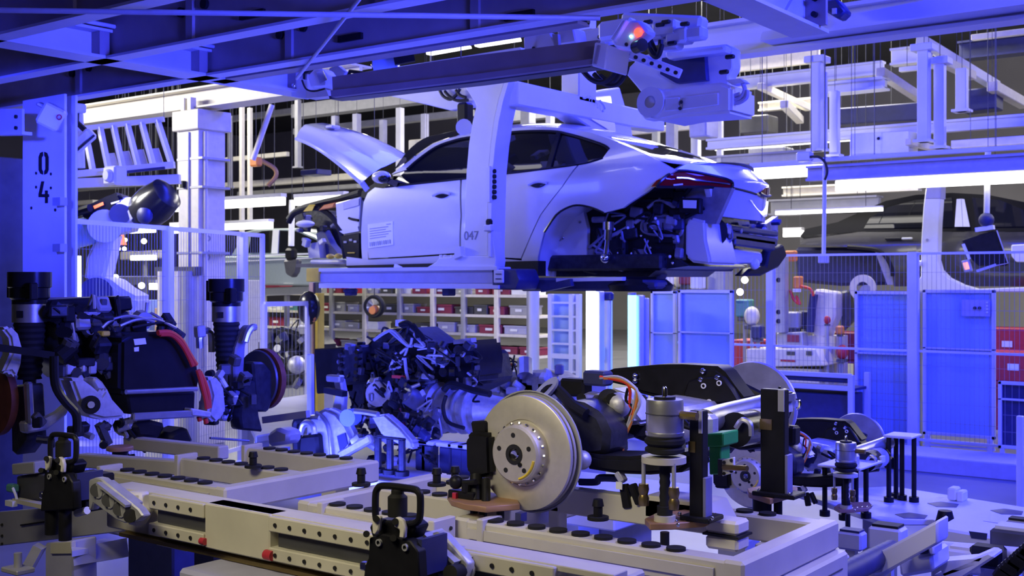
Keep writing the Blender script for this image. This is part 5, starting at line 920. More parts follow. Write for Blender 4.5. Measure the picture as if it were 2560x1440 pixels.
mk('under_bracket', 'black_plastic', fa_, ('prism', lx([(335, 1060), (380, 1050), (420, 1060), (400, 1100), (345, 1095)], XM + .05), (-.2, 0, 0)), bevel=.02); mk('under_bracket', 'black_plastic', fa_, ('prism', lx([(425, 1085), (470, 1065), (490, 1110), (430, 1115)], XM + .05), (-.15, 0, 0)), bevel=.02); mk('support_leg', 'dark_steel', fa_, ('bar', ox(248, 1060, XM), ox(270, 1110, XM), .04, .03))
for i, (a, b_) in enumerate(((300, 1115), (527, 1122))):
    q = ox(a, b_, XM + .15); t = T('support_puck', ('round brown topped puck below the front motor at left', 'round brown topped puck under the right strut knuckle')[i], 'support', q, 'support pucks')
    mk('top', 'brown_plate', t, ('lathe', [(0, 0), (.055, 0), (.06, -.006), (.06, -.018), (.05, -.022), (0, -.022)], q, ZA, 24)); mk('stem', 'black_plastic', t, ('cyl', q + V((0, 0, -.02)), q + V((0, 0, -.06)), .035, None, 16)); mk('base', 'black_plastic', t, ('cyl', q + V((0, 0, -.06)), q + V((0, 0, -.075)), .05, None, 16))
mk('spanner_rod', 'chrome', None, ('cyl', ox(525, 1095, XM + .12), ox(622, 1102, XM + .12), .006, None, 8), label='thin shiny rod lying beside the right puck', cat='rod')
# caliper lamp post behind the white beam
t = T('sensor_unit', 'grey blurred sensor head on a post behind the white cross beam', 'sensor', at(700, 1120, 7.2)); mk('body', 'grey_steel', t, ('prism', ly([(665, 1085), (690, 1068), (720, 1080), (718, 1110), (668, 1118)], 4.6), (0, .12, 0)), bevel=.02); mk('foot', 'grey_steel', t, ('box', oy(685, 1118, 4.66), V((oy(700, 1118, 4.66).x, 4.74, 0)))); mk('rail', 'grey_steel', t, ('bar', oy(660, 1050, 4.6), oy(770, 1035, 4.6), .03, .04))
# ------------------------------------------------------------------ second, lower pallet further back
OFF = V((-.65, 2.95, -.53))
dup(ra, OFF, 'blue-lit rear axle on the lower pallet behind, right side', None)
sp2 = [o for o in COL.objects if o.parent is None and o.name.startswith(('air_spring',))]
dup(s1, OFF + V((.05, 0, .03)), 'blue-lit air spring on the lower pallet behind, at right', 'air spring fixtures')
dup(bp, OFF + V((.05, 0, .03)), 'blue-lit octagonal fixture plate on the lower pallet behind', 'brown fixture plates')
ZW = .63
def rods(label, pts, zt, r=.014, m='black_plastic', tm_='white_steel'):
    q = pts[0]; t = T('rod_stand', label, 'stand', V((q.x, q.y, ZW)), 'rod stands')
    for p in pts: mk('rod', m, t, ('cyl', V((p.x, p.y, ZW)), V((p.x, p.y, zt)), r, None, 10)); mk('rod_foot', 'black_plastic', t, ('cyl', V((p.x, p.y, ZW)), V((p.x, p.y, ZW + .03)), r * 2, None, 12))
    mk('top_plate', tm_, t, ('box', V((min(p.x for p in pts) - .02, min(p.y for p in pts) - .02, zt)), V((max(p.x for p in pts) + .02, max(p.y for p in pts) + .02, zt + .014))), bevel=.004)
    return t
rods('dark rod stand under the blue air spring at right', [oz(a, b_, ZW) for a, b_ in ((2062, 1290), (2110, 1300), (2165, 1295), (2140, 1275))], .9)
rods('dark rod stand at the far right end of the lower axle', [oz(a, b_, ZW) for a, b_ in ((2222, 1255), (2255, 1250), (2285, 1255), (2240, 1245))], 1.0)
# white pallet tables on the right
t = T('white_pallet', 'large white pallet table top at the right edge', 'pallet', oz(2420, 1320, ZW))
mk('top', 'white_steel', t, ('prism', [oz(a, b_, ZW) for a, b_ in ((1985, 1230), (2230, 1215), (2420, 1245), (2640, 1280), (2560, 1350), (2430, 1330), (2330, 1300), (2200, 1300))], (0, 0, -.03)), bevel=.006)
bx_ = mk('side_box', 'white_steel', t, ('prism', ly([(2340, 1318), (2500, 1345), (2500, 1392), (2340, 1372)], 5.3), (0, .3, 0)), bevel=.01); mk('label_slot', 'navy', bx_, ('prism', ly([(2422, 1328), (2468, 1334), (2466, 1350), (2428, 1345)], 5.295), (0, .006, 0)))
for a in ((2360, 1262), (2470, 1312), (2520, 1280), (2280, 1290)): q = oz(*a, ZW); mk('locating_star', 'navy', t, ('lathe', [(0, .012), (.03, .012), (.09, .002), (.09, 0), (0, 0)], q, ZA, 5))
mk('knob', 'black_plastic', t, ('cyl', oz(2363, 1305, ZW), oz(2363, 1305, ZW) + V((0, 0, .06)), .05, .035, 14)); mk('stop_block', 'label_white', t, ('cb', oz(2385, 1250, ZW) + V((0, 0, .04)), (.05, .1, .07)), bevel=.008); mk('stop_block', 'label_white', t, ('cb', oz(2405, 1252, ZW) + V((0, 0, .03)), (.04, .1, .06)), bevel=.008)
for i, (P, m_, lb) in enumerate((([(2180, 1390), (2345, 1300), (2345, 1360), (2210, 1435), (2180, 1440)], 'white_steel', 'pale slanting side beam of the right pallet'), ([(1790, 1432), (2090, 1400), (2095, 1440), (1800, 1470)], 'cream', 'cream lower ledge under the right frame corner'), ([(2330, 1440), (2470, 1380), (2490, 1392), (2400, 1450)], 'white_steel', 'white cross rail at the bottom right'))):
    mk('pallet_beam', m_, None, ('prism', ly(P, (3.9, 3.6, 4.4)[i]), (0, .12, 0)), bevel=.008, label=lb, cat='beam', group='right pallet beams')
t = T('roller_bar', 'dark blue ribbed roller bar slanting at the bottom right', 'roller', oy(2140, 1420, 3.7)); a, c_ = oy(2090, 1445, 3.5), oy(2232, 1375, 4.1); dv = c_ - a
mk('roller', 'navy', t, ('lathe', [(.035 + (.004 if i % 2 else 0), dv.length * i / 24) for i in range(25)], a, dv, 16)); mk('bracket', 'white_steel', t, ('prism', ly([(2150, 1440), (2240, 1385), (2248, 1410), (2200, 1450)], 3.95), (0, .05, 0)), bevel=.006)
t = T('drive_box', 'blue-lit drive box with black plug at the bottom right', 'drive', oy(2300, 1400, 4.2)); mk('body', 'white_steel', t, ('prism', ly([(2245, 1400), (2330, 1380), (2335, 1430), (2250, 1445)], 4.2), (0, .2, 0)), bevel=.012); mk('plug', 'black_plastic', t, ('prism', ly([(2280, 1365), (2320, 1362), (2322, 1385), (2282, 1388)], 4.15), (0, .12, 0)), bevel=.008); mk('cap', 'lavender', t, ('prism', ly([(2318, 1362), (2335, 1366), (2335, 1390), (2322, 1386)], 4.15), (0, .1, 0)), bevel=.006)
t = T('shaft_rail', 'long white round rail with black slider at the bottom right', 'rail', oy(2450, 1385, 4.7)); mk('shaft', 'white_steel', t, ('cyl', oy(2335, 1370, 4.7), oy(2580, 1390, 4.7), .03, None, 14)); mk('slider', 'black_plastic', t, ('cb', oy(2470, 1390, 4.6), (.12, .09, .08)), bevel=.012); mk('ledge', 'white_steel', t, ('prism', ly([(2340, 1405), (2455, 1395), (2440, 1412), (2360, 1440)], 4.4), (0, .1, 0)))
t = T('cable_chain', 'dark cable chain running off the bottom right corner', 'cable chain', oy(2540, 1420, 4.2)); b = MB()
for i in range(9): q = oy(2515 + 8 * i, 1432 - 7 * i, 4.2); mk('chain_link', 'black_plastic', t, ('cb', q, (.06, .1, .05), Matrix.Rotation(.5, 3, 'Y')), bevel=.008)
for i, (a, s_) in enumerate((((2415, 1400), .09), ((2500, 1425), .1), ((2540, 1360), .12), ((2220, 1345), .1), ((2130, 1350), .08), ((2550, 1320), .07))):
    t = T('fixture_block', ('white block near the cable chain', 'white stepped block at the bottom right corner', 'dark motor block at the right edge', 'white stacked pad on the pallet beam', 'small blue block below the octagonal plate', 'small grey roller mount by the right edge')[i], 'block', oy(*a, 4.6))
    q = oy(*a, 4.6 + .1 * i); mk('body', ('white_steel', 'white_steel', 'dark_steel', 'white_steel', 'lavender', 'grey_steel')[i], t, ('cb', q, (s_ * 1.4, s_, s_)), bevel=.01); mk('cap', ('cream', 'ink', 'white_steel', 'ink', 'navy', 'ink')[i], t, ('cb', q + V((0, 0, s_ * .55)), (s_ * 1.1, s_ * .8, s_ * .12))); mk('stem', 'grey_steel', t, ('box', V((q.x - .02, q.y - .02, 0)), V((q.x + .02, q.y + .02, q.z - s_ / 2))))
for i, (x, y) in enumerate(((-2.6, 5.4), (-1.6, 5.6), (-2.4, 6.9), (-.9, 5.8))):
    mk('pallet_pedestal', 'grey_steel', None, ('box', (x - .08, y - .08, 0), (x + .08, y + .08, ZW - .03)), bevel=.008, label=('front left', 'front middle', 'rear', 'front right')[i] + ' grey pedestal under the white right pallet', cat='pedestal', group='white pallet pedestals')
# ---- engine of the second pallet
E1 = T('engine', 'dark blue-lit combustion engine with gearbox on the lower pallet', 'engine', oy(980, 1130, 6.5))
YE = 6.3
mk('block', 'engine_dark', E1, ('prism', ly([(850, 930), (900, 890), (1080, 900), (1170, 880), (1185, 960), (1100, 1000), (1080, 1090), (960, 1100), (880, 1040)], YE + .15), (0, .5, 0)), bevel=.03)
ic = mk('intake_cover', 'engine_dark', E1, ('prism', ly([(905, 870), (935, 838), (975, 822), (1010, 820), (1050, 850), (1075, 870), (1080, 930), (1010, 950), (905, 930)], YE), (0, .4, 0)), bevel=.03, seg=2)
mk('cover_cap', 'black_gloss', E1, ('prism', ly([(1090, 862), (1180, 850), (1188, 900), (1184, 950), (1160, 960), (1100, 930)], YE + .05), (0, .35, 0)), bevel=.03, seg=2); mk('cap_rim', 'grey_steel', E1, ('bar', oy(1140, 855, YE), oy(1184, 850, YE), .06, .03))
mk('radiator_box', 'black_plastic', E1, ('prism', ly([(784, 872), (855, 868), (856, 980), (790, 985)], YE - .1), (0, .12, 0)), bevel=.01)
ch_ = mk('chain_cover', 'engine_dark', E1, ('prism', ly([(852, 870), (900, 862), (905, 955), (855, 965)], YE - .1), (0, .25, 0)), bevel=.02)
for i in range(5):
    for a in (849 - 3 * (i % 2), 891 - i): q = oy(a, 880 + 17 * i + (8 if a < 860 else 0), YE - .13); mk('flange_bolt', 'chrome', ch_, ('cyl', q, q + V((0, .05, 0)), .018, None, 10))
gx = mk('gearbox', 'cast_alu', E1, ('lathe', [(.17, 0), (.19, .02), (.19, .06), (.16, .08), (.15, .2), (.16, .22), (.145, .24), (.13, .42), (.14, .44), (.11, .5), (.09, .62)], oy(1085, 1020, YE + .1), (1, .05, .03), 24))
for i in range(4): mk('casting_rib', 'cast_alu', gx, ('lathe', [(.13, 0), (.168, 0), (.168, .012), (.13, .012)], oy(1085, 1020, YE + .1) + V((.1 + .09 * i, 0, 0)), (1, .05, .03), 24))
mk('bell_ring', 'aluminium', E1, ('lathe', [(.1, 0), (.2, 0), (.2, .02), (.1, .02)], oy(1085, 1020, YE + .1), (1, .05, .03), 24)); mk('hose', 'black_plastic', E1, ('tube', ly([(1110, 975), (1130, 960), (1180, 975), (1225, 985)], YE - .15), .025, 8, 4)); mk('hose', 'ink', E1, ('tube', ly([(1115, 990), (1108, 1020), (1120, 1055), (1160, 1070)], YE - .15), .014, 8, 4))
for p, m_, r in (([(935, 850), (965, 830), (985, 828), (1015, 860), (1030, 865)], 'grey_steel', .012), ([(975, 828), (1010, 858), (1025, 865), (1030, 845)], 'grey_steel', .01), ([(1012, 895), (1016, 930), (1020, 950)], 'grey_steel', .012), ([(1040, 900), (1065, 935), (1080, 950)], 'engine_dark', .01), ([(918, 980), (925, 955), (950, 948)], 'aluminium', .018), ([(1000, 812), (1020, 808), (1050, 835), (1060, 850)], 'black_plastic', .02), ([(1005, 815), (1035, 815), (1045, 845)], 'black_plastic', .018), ([(1002, 1020), (1010, 1060), (1020, 1085)], 'maroon', .012), ([(918, 960), (916, 1020), (925, 1060), (955, 1090), (990, 1095), (1005, 1110)], 'black_plastic', .024), ([(1050, 1018), (1080, 1045)], 'grey_steel', .01)):
    mk('pipe', m_, E1, ('tube', ly(p, YE - .18), r, 7, 4))
mk('oil_filter', 'biw_dark', E1, ('cyl', oy(1015, 985, YE - .2), oy(1048, 1005, YE - .1), .07, None, 18)); mk('alternator', 'cast_alu', E1, ('cyl', oy(945, 985, YE - .22), oy(952, 985, YE), .09, None, 18)); mk('red_clip', 'orange_cable', E1, ('cb', oy(996, 942, YE - .2), (.1, .03, .02)))
mk('sensor', 'cast_alu', E1, ('sph', oy(1110, 890, YE - .05), .06, 10, (.8, .8, 1.2))); mk('oil_cap', 'label_white', E1, ('cyl', oy(1002, 815, YE), oy(1002, 800, YE), .04, None, 14))
clutter(E1, 120, (860, 850, 1180, 1100), lambda a, b_: oy(a, b_, YE - .12), ['engine_dark', 'engine_dark', 'black_plastic', 'biw_dark', 'cast_alu', 'dark_steel', 'black_plastic'], ['bracket', 'bolt', 'fitting', 'pump', 'connector'], (.02, .075), .12, lambda a, b_: b_ > 860 and (a < 1090 or b_ < 1000))
clutter(E1, 50, (900, 950, 1080, 1090), lambda a, b_: oy(a, b_, YE - .25), ['engine_dark', 'engine_dark', 'cast_alu', 'aluminium', 'biw_dark'], ['bracket', 'bolt', 'housing'], (.025, .07), .1)
for i in range(16):
    a, b_ = CLUT['rng'].uniform(930, 1150), CLUT['rng'].uniform(830, 960); P = [(a + CLUT['rng'].uniform(-45, 45), b_ + CLUT['rng'].uniform(-30, 30)) for _ in range(4)]
    mk('cable', CLUT['rng'].choice(['black_plastic', 'engine_dark', 'ink', 'grey_steel']), E1, ('tube', ly(P, YE - .12), CLUT['rng'].uniform(.006, .014), 6, 5))
# front axle of the second pallet
FA = T('front_axle', 'blue-lit front axle with bright hub carrier on the lower pallet', 'axle', oy(850, 1150, 5.8)); YQ = 5.75
hub = mk('hub_carrier', 'cast_alu', FA, ('prism', ly([(760, 1060), (790, 1030), (812, 1018), (840, 1030), (865, 1060), (882, 1095), (875, 1130), (850, 1150), (815, 1150), (790, 1120), (765, 1100)], YQ), (0, .1, 0)), bevel=.03, seg=2)
mk('hub_rib', 'aluminium', hub, ('tube', ly([(790, 1032), (815, 1055), (825, 1090), (830, 1140)], YQ - .01), .016, 8, 4)); mk('hub_rib', 'aluminium', hub, ('tube', ly([(760, 1065), (775, 1045), (800, 1045)], YQ - .02), .02, 8, 4)); mk('hub_window', 'navy', hub, ('prism', ly([(842, 1090), (862, 1082), (868, 1110), (850, 1130)], YQ - .01), (0, .02, 0)))
mk('caliper', 'black_plastic', FA, ('tube', ly([(745, 1130), (742, 1060), (756, 1048), (770, 1052)], YQ - .05), .035, 8, 3)); mk('caliper_arch', 'aluminium', FA, ('tube', ly([(752, 1085), (758, 1062), (770, 1056), (782, 1064), (786, 1085)], YQ - .1), .022, 8, 4)); mk('caliper_body', 'black_plastic', FA, ('prism', ly([(748, 1090), (790, 1085), (795, 1140), (775, 1152), (745, 1130)], YQ - .06), (0, .1, 0)), bevel=.02)
mk('upright', 'cast_alu', FA, ('prism', ly([(832, 955), (850, 945), (858, 985), (855, 1030), (828, 1020), (838, 985)], YQ + .1), (0, .06, 0)), bevel=.012); mk('upright_head', 'aluminium', FA, ('cb', oy(838, 946, YQ + .1), (.14, .06, .05)), bevel=.01)
mk('tie_arm', 'black_plastic', FA, ('bar', oy(815, 975, YQ + .05), oy(862, 985, YQ + .05), .05, .04)); mk('wishbone', 'cast_alu', FA, ('prism', ly([(925, 1040), (960, 1035), (1000, 1070), (1030, 1105), (1032, 1125), (1000, 1115), (950, 1085)], YQ), (0, .08, 0)), bevel=.015, seg=2); mk('lower_link', 'cast_alu', FA, ('bar', oy(850, 1140, YQ), oy(930, 1095, YQ), .05, .06), bevel=.012); mk('link', 'chrome', FA, ('bar', oy(882, 1105, YQ - .03), oy(900, 1090, YQ - .03), .04, .03)); mk('fork_strip', 'aluminium', FA, ('tube', ly([(888, 1028), (910, 1030), (945, 1036)], YQ - .02), .02, 8, 3)); mk('hub_motor', 'pale_blue', FA, ('cyl', oy(868, 1045, YQ), oy(885, 1042, YQ + .1), .06, None, 16))
mk('shaft_post', 'white_steel', FA, ('bar', oy(776, 885, YQ + .3), oy(778, 1150, YQ + .3), .045, .045), bevel=.008)
clutter(FA, 50, (880, 1040, 1060, 1160), lambda a, b_: oy(a, b_, YQ + .1), ['engine_dark', 'cast_alu', 'black_plastic', 'biw_dark', 'navy'], ['bracket', 'bolt', 'fitting'], (.025, .08), .15)
t = rods('dark rod stand under the second front axle', [oy(a, b_, 5.6) for a, b_ in ((945, 1200), (975, 1200), (1005, 1200))], .86, .024, 'engine_dark', 'engine_dark')
mk('axle_table', 'white_steel', None, ('box', (-6.6, 5.5, .5), (-3.4, 6.6, .6)), bevel=.01, label='blue-lit long table under the second engine', cat='table')
for i, x in enumerate((-6.3, -5.0, -3.7)): mk('table_trestle', 'grey_steel', None, ('box', (x - .08, 5.7, 0), (x + .08, 6.3, .5)), bevel=.01, label=('left', 'middle', 'right')[i] + ' thick leg below the second engine table', cat='stand', group='engine table legs')
for i, (a, b_) in enumerate(((1075, 1150), (1120, 1148), (1150, 1150), (1175, 1145), (1060, 1125))):
    q = oy(a, b_, 6.0); t = T('table_clamp', ('first', 'second', 'third', 'fourth', 'fifth')[i] + ' small dark clamp from the left on the engine table', 'clamp', V((q.x, q.y, .6)), 'engine table clamps'); mk('body', 'navy', t, ('box', V((q.x - .05, q.y - .04, .6)), V((q.x + .05, q.y + .04, .78))), bevel=.01); mk('head', 'white_steel', t, ('box', V((q.x - .07, q.y - .05, .78)), V((q.x + .07, q.y + .05, .81))), bevel=.006)
# blurred transmission parts behind, below the car
t = T('gearbox_unit', 'blurred blue-lit gearbox unit behind the brake disc', 'gearbox', oy(1290, 980, 8.2))
mk('casing', 'cast_alu', t, ('prism', ly([(1190, 950), (1220, 935), (1300, 930), (1360, 935), (1400, 955), (1410, 990), (1190, 995)], 8.1), (0, .4, 0)), bevel=.04, seg=2)
clutter(t, 20, (1195, 920, 1400, 990), lambda a, b_: oy(a, b_, 8.05), ['cast_alu', 'aluminium', 'biw_dark', 'white_steel', 'navy'], ['bracket', 'pipe_end', 'lug'], (.06, .16), .1)
mk('gearbox_stand', 'grey_steel', None, ('box', (-6.4, 8.1, 0), (-5.4, 8.6, 1.02)), bevel=.01, label='grey stand carrying the blurred gearbox unit', cat='stand')
# ------------------------------------------------------------------ fences
def mesh_sheet(name, parent, A, B_, z0, z1, dx=.05, dz=.2, r=.0015):
    b = MB(); L = (B_ - A).length; d = (B_ - A) / L; n = int(L / dx)
    for i in range(n + 1): p = A + d * (i * L / n); b.bar(V((p.x, p.y, z0)), V((p.x, p.y, z1)), r * 2, r * 2, (0, 1, 0))
    k = int((z1 - z0) / dz)
    for j in range(k + 1): z = z0 + (z1 - z0) * j / k; b.bar(V((A.x, A.y, z)), V((B_.x, B_.y, z)), r * 2, r * 2)
    return b.build(name, 'mesh_wire', parent, kind='stuff')
YFN = 13.0
fe = T('mesh_fence', 'blue-lit wire mesh safety fence at right behind the car', 'fence', oy(2100, 1130, YFN))
xs = [oy(p, 900, YFN).x for p in (1640, 1927, 2283, 2640)]
ZT = 2.21
for x, w_ in zip(xs, (.06, .1, .12, .1)): mk('post', 'white_steel', fe, ('box', (x - w_ / 2, YFN - .04, 0), (x + w_ / 2, YFN + .04, ZT)), bevel=.01)
for a, c_ in zip(xs, xs[1:]):
    mk('top_rail', 'white_steel', fe, ('box', (a, YFN - .012, ZT - .03), (c_, YFN + .012, ZT - .005))); mk('mid_rail', 'white_steel', fe, ('box', (a, YFN - .012, 1.1), (c_, YFN + .012, 1.125))); mk('bottom_rail', 'white_steel', fe, ('box', (a, YFN - .012, .12), (c_, YFN + .012, .145)))
    mesh_sheet('wire_mesh', fe, V((a, YFN, 0)), V((c_, YFN, 0)), .13, ZT - .02)
def screen(label, px, y0, y1, Y, m='pale_blue', wires=True, group='fence screens', legs=None):
    a, c_ = oy(px[0], y0, Y), oy(px[1], y0, Y); z1 = a.z; z0 = oy(px[0], y1, Y).z
    t = T('screen_panel', label, 'screen', V((a.x, Y, max(0, z0))), group); f_ = .035
    for n_, p, q in (('stile', (a.x, Y - .02, z0), (a.x + f_, Y + .02, z1)), ('stile', (c_.x - f_, Y - .02, z0), (c_.x, Y + .02, z1)), ('top_bar', (a.x, Y - .02, z1 - f_), (c_.x, Y + .02, z1)), ('bottom_bar', (a.x, Y - .02, z0), (c_.x, Y + .02, z0 + f_)), ('middle_bar', (a.x, Y - .02, (z0 + z1) / 2 + .15), (c_.x, Y + .02, (z0 + z1) / 2 + .17))):
        mk(n_, 'white_steel', t, ('box', p, q), bevel=.004)
    mk('sheet', m, t, ('box', (a.x, Y + .025, z0), (c_.x, Y + .035, z1)))
    if wires: mesh_sheet('wire_mesh', t, V((a.x, Y - .01, 0)), V((c_.x, Y - .01, 0)), z0, z1, .06, .14, .0018)
    if not legs and z0 > .02:
        for x in (a.x + .04, c_.x - .04): mk('leg', 'white_steel', t, ('box', (x - .02, Y - .02, 0), (x + .02, Y + .02, z0)))
    if legs:
        for x in (a.x + .05, c_.x - .05): mk('leg', 'white_steel', t, ('box', (x - .03, Y - .03, 0), (x + .03, Y + .03, z0)), bevel=.004)
        mk('foot_rail', 'white_steel', t, ('box', (a.x, Y - .02, z0 * .45), (c_.x, Y + .02, z0 * .45 + .04))); mk('foot_rail', 'white_steel', t, ('box', (a.x, Y - .02, z0 * .2), (c_.x, Y + .02, z0 * .2 + .03)))
    return t
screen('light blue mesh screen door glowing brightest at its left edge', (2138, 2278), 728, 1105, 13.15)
t = screen('plain blue screen door on legs with a pale notice card', (2308, 2488), 724, 1085, 13.3, 'pale_blue', False, legs=True)  # the blue light on this sheet is put into its colour
q = oy(2440, 770, 13.27); mk('notice_card', 'lavender', t, ('cb', q, (.3, .01, .18))); 
for a in ((2437, 770), (2449, 770)): mk('card_hole', 'ink', t, ('cyl', oy(*a, 13.262), oy(*a, 13.25), .018, None, 10))
for i in range(4): mk('rivet', 'label_white', t, ('sph', oy(2468, 757 + 8 * i, 13.26), .012, 8))
screen('wide blue screen panel behind the motor cover', (1697, 1832), 725, 1000, 12.6, 'pale_blue', False)
screen('narrow blue screen panel left of the wide one', (1628, 1690), 727, 1000, 12.7, 'pale_blue', False)
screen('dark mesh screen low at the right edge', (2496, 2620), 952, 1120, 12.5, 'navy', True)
mk('short_post', 'white_steel', None, ('box', oy(2540, 1040, 10.2), oy(2556, 1040, 10.2) + V((.0, .06, -1.75))), bevel=.006, label='blue aluminium post stub at the right edge', cat='post')
mk('door_post', 'grey_steel', None, ('box', oy(2290, 730, 13.4), oy(2302, 730, 13.4) + V((0, .05, -2.2))), ('box', oy(2290, 730, 13.35) , oy(2300, 1000, 13.35)), bevel=.004, label='grey door jamb between the two blue screen doors', cat='post')
mk('curb', 'lavender', None, ('box', (-6, 11.6, 0), (4, 12.3, .16)), bevel=.01, label='low blue floor curb in front of the right fence', cat='curb')
# left robot fence
A0, B0 = at(160, 545, 9.35), at(662, 585, 12.6); ZL = 2.4
lf = T('mesh_fence', 'blue-lit wire mesh fence in front of the robot at left', 'fence', V((A0.x, A0.y, 0)))
def along(px): 
    lo, hi = 0., 1.
    for _ in range(40):
        m = (lo + hi) / 2; p = A0.lerp(B0, m) - CAM; u = p.dot(CR) / p.dot(CF) * F + 1280
        if u < px: lo = m
        else: hi = m
    p = A0.lerp(B0, lo); return V((p.x, p.y, 0))
rl_ = Matrix.Rotation(math.atan2((B0 - A0).y, (B0 - A0).x), 3, 'Z')
for px_, w_ in ((420, .09), (606, .09), (656, .05)): q = along(px_); mk('post', 'white_steel', lf, ('cb', q + V((0, 0, ZL / 2)), (w_, w_, ZL), rl_), bevel=.012)
for a, c_ in ((163, 414), (426, 602), (610, 654)):
    a, c_ = along(a), along(c_); mk('top_rail', 'white_steel', lf, ('bar', a + V((0, 0, ZL - .02)), c_ + V((0, 0, ZL - .02)), .03, .04)); mk('bottom_rail', 'white_steel', lf, ('bar', a + V((0, 0, .15)), c_ + V((0, 0, .15)), .03, .04)); mesh_sheet('wire_mesh', lf, a, c_, .15, ZL - .02, .045, .22)
lf2 = T('mesh_gate', 'low blue mesh gate left of the yellow post', 'gate', at(700, 1040, 12.6)); a, c_ = at(662, 762, 12.5), at(768, 762, 12.9); a.z = c_.z = 1.64
for n_, p in (('post', a), ('post', c_)): mk(n_, 'white_steel', lf2, ('bar', V((p.x, p.y, 0)), p, .04, .04))
mk('top_rail', 'white_steel', lf2, ('bar', a, c_, .04, .05)); mesh_sheet('wire_mesh', lf2, V((a.x, a.y, 0)), V((c_.x, c_.y, 0)), .1, 1.62, .05, .25)
# vertical glowing lamps
def vlamp(label, px, y0, y1, Y, m, w_):
    a, c_ = oy(px, y0, Y), oy(px, y1, Y); t = T('vertical_lamp', label, 'lamp', V((a.x, Y, max(c_.z, 0))), 'vertical station lamps')
    mk('tube', m, t, ('cyl', V((a.x, Y, c_.z)), a, w_, None, 16)); mk('housing', 'white_steel', t, ('box', V((a.x - w_ * 1.6, Y + w_, c_.z)), V((a.x + w_ * 1.6, Y + w_ * 3, a.z))), bevel=.01); mk('base', 'white_steel', t, ('box', V((a.x - w_ * 1.5, Y, 0)), V((a.x + w_ * 1.5, Y + w_ * 2, c_.z))))
    mk('end_cap', 'grey_steel', t, ('cyl', a, a + V((0, 0, .03)), w_ * 1.05, None, 16))
vlamp('white-hot vertical lamp tube below the car rear', 1477, 728, 985, 11.4, 'tube_white_hot', .055)
vlamp('cyan vertical lamp tube right of the white-hot one', 1580, 738, 985, 11.9, 'tube_cyan', .05)
vlamp('dim narrow lamp strip beside the cyan tube', 1606, 745, 985, 12.1, 'pale_blue', .03)
q = at(195, 640, 9.8); t = T('vertical_lamp', 'white-hot vertical lamp tube beside the column marked 04', 'lamp', at(195, 760, 9.8), 'vertical station lamps'); mk('tube', 'tube_white_hot', t, ('cyl', at(195, 780, 9.8), at(194, 640, 9.8), .028, None, 14)); mk('housing', 'white_steel', t, ('cyl', at(172, 800, 10), at(172, 640, 10), .05, None, 14))
t = T('light_curtain_post', 'blue light curtain post with a keyhole box left of the cyan lamp', 'post', oy(1505, 985, 11.6)); a = oy(1496, 730, 11.7); mk('post', 'white_steel', t, ('box', V((a.x, 11.7, 0)), V((a.x + .14, 11.8, a.z))), bevel=.01); mk('switch', 'label_white', t, ('cb', oy(1503, 883, 11.65), (.1, .05, .18)), bevel=.02); mk('keyhole', 'ink', t, ('cb', oy(1503, 883, 11.62), (.03, .01, .08))); mk('strip', 'label_white', t, ('cyl', oy(1526, 745, 11.65), oy(1524, 960, 11.65), .012)); mk('fitting', 'navy', t, ('cb', oy(1521, 741, 11.6), (.14, .06, .1)), bevel=.02)
t = T('steel_post', 'blue shaded round steel post right of the parts rack', 'post', oy(1337, 985, 12)); a = oy(1335, 720, 12.0); mk('shaft', 'white_steel', t, ('cyl', V((a.x, 12.0, 0)), a, .07, None, 18)); mk('shaft', 'grey_steel', t, ('cyl', V((a.x - .13, 12.1, 0)), V((a.x - .13, 12.1, a.z)), .05, None, 18))
t = T('ladder_rack', 'blue-lit ladder rack behind the gearbox unit', 'rack', oy(1410, 985, 11.9)); a, c_ = oy(1376, 735, 11.9), oy(1446, 735, 11.9)
for x in (a.x, (a.x * .25 + c_.x * .75), c_.x): mk('upright', 'white_steel', t, ('box', (x - .03, 11.88, 0), (x + .03, 11.94, a.z)), bevel=.004)
for i in range(10): z = a.z - .12 - .17 * i; mk('rung', 'white_steel', t, ('box', (a.x, 11.885, z), (c_.x, 11.925, z + (.06 if i == 4 else .025))))
mk('backing', 'pale_blue', t, ('box', (a.x, 11.96, .2), (c_.x, 11.98, a.z)))
# ------------------------------------------------------------------ robot behind the left fence
DR = 11.4
rb = T('welding_robot', 'blue-lit articulated robot with black wrist gear behind the left fence', 'robot', at(250, 1060, DR))
def pr(pts, d=DR, th=.3): return ('prism', [at(a, b_, d) for a, b_ in pts], CF * th)
mk('base', 'white_steel', rb, ('lathe', [(.45, 0), (.45, .3), (.38, .35), (.36, .9), (.42, 1.0), (.42, 1.3)], V((at(245, 800, DR + .2).x, at(245, 800, DR + .2).y, 0)), ZA, 28)); mk('shoulder', 'white_steel', rb, pr([(205, 700), (245, 690), (275, 700), (300, 720), (345, 745), (330, 790), (205, 790)], DR - .1, .5), bevel=.04, seg=2)
mk('shoulder_motor', 'navy', rb, ('cyl', at(240, 735, DR - .16), at(240, 735, DR + .1), .16, None, 24)); mk('lower_arm', 'white_steel', rb, pr([(215, 645), (235, 600), (262, 585), (285, 580), (278, 620), (262, 690), (255, 705), (208, 702)], DR - .05, .28), bevel=.03, seg=2)
mk('elbow', 'white_steel', rb, ('cyl', at(262, 565, DR - .2), at(262, 565, DR + .3), .16, None, 24)); mk('counterweight', 'pale_blue', rb, ('lathe', [(0, 0), (.1, .0), (.14, .05), (.14, .3), (.1, .34)], at(170, 590, DR), at(230, 575, DR) - at(170, 590, DR), 18)); mk('elbow_box', 'white_steel', rb, pr([(255, 540), (268, 528), (290, 555), (320, 560), (330, 575), (280, 585), (250, 575)], DR - .1, .3), bevel=.03)
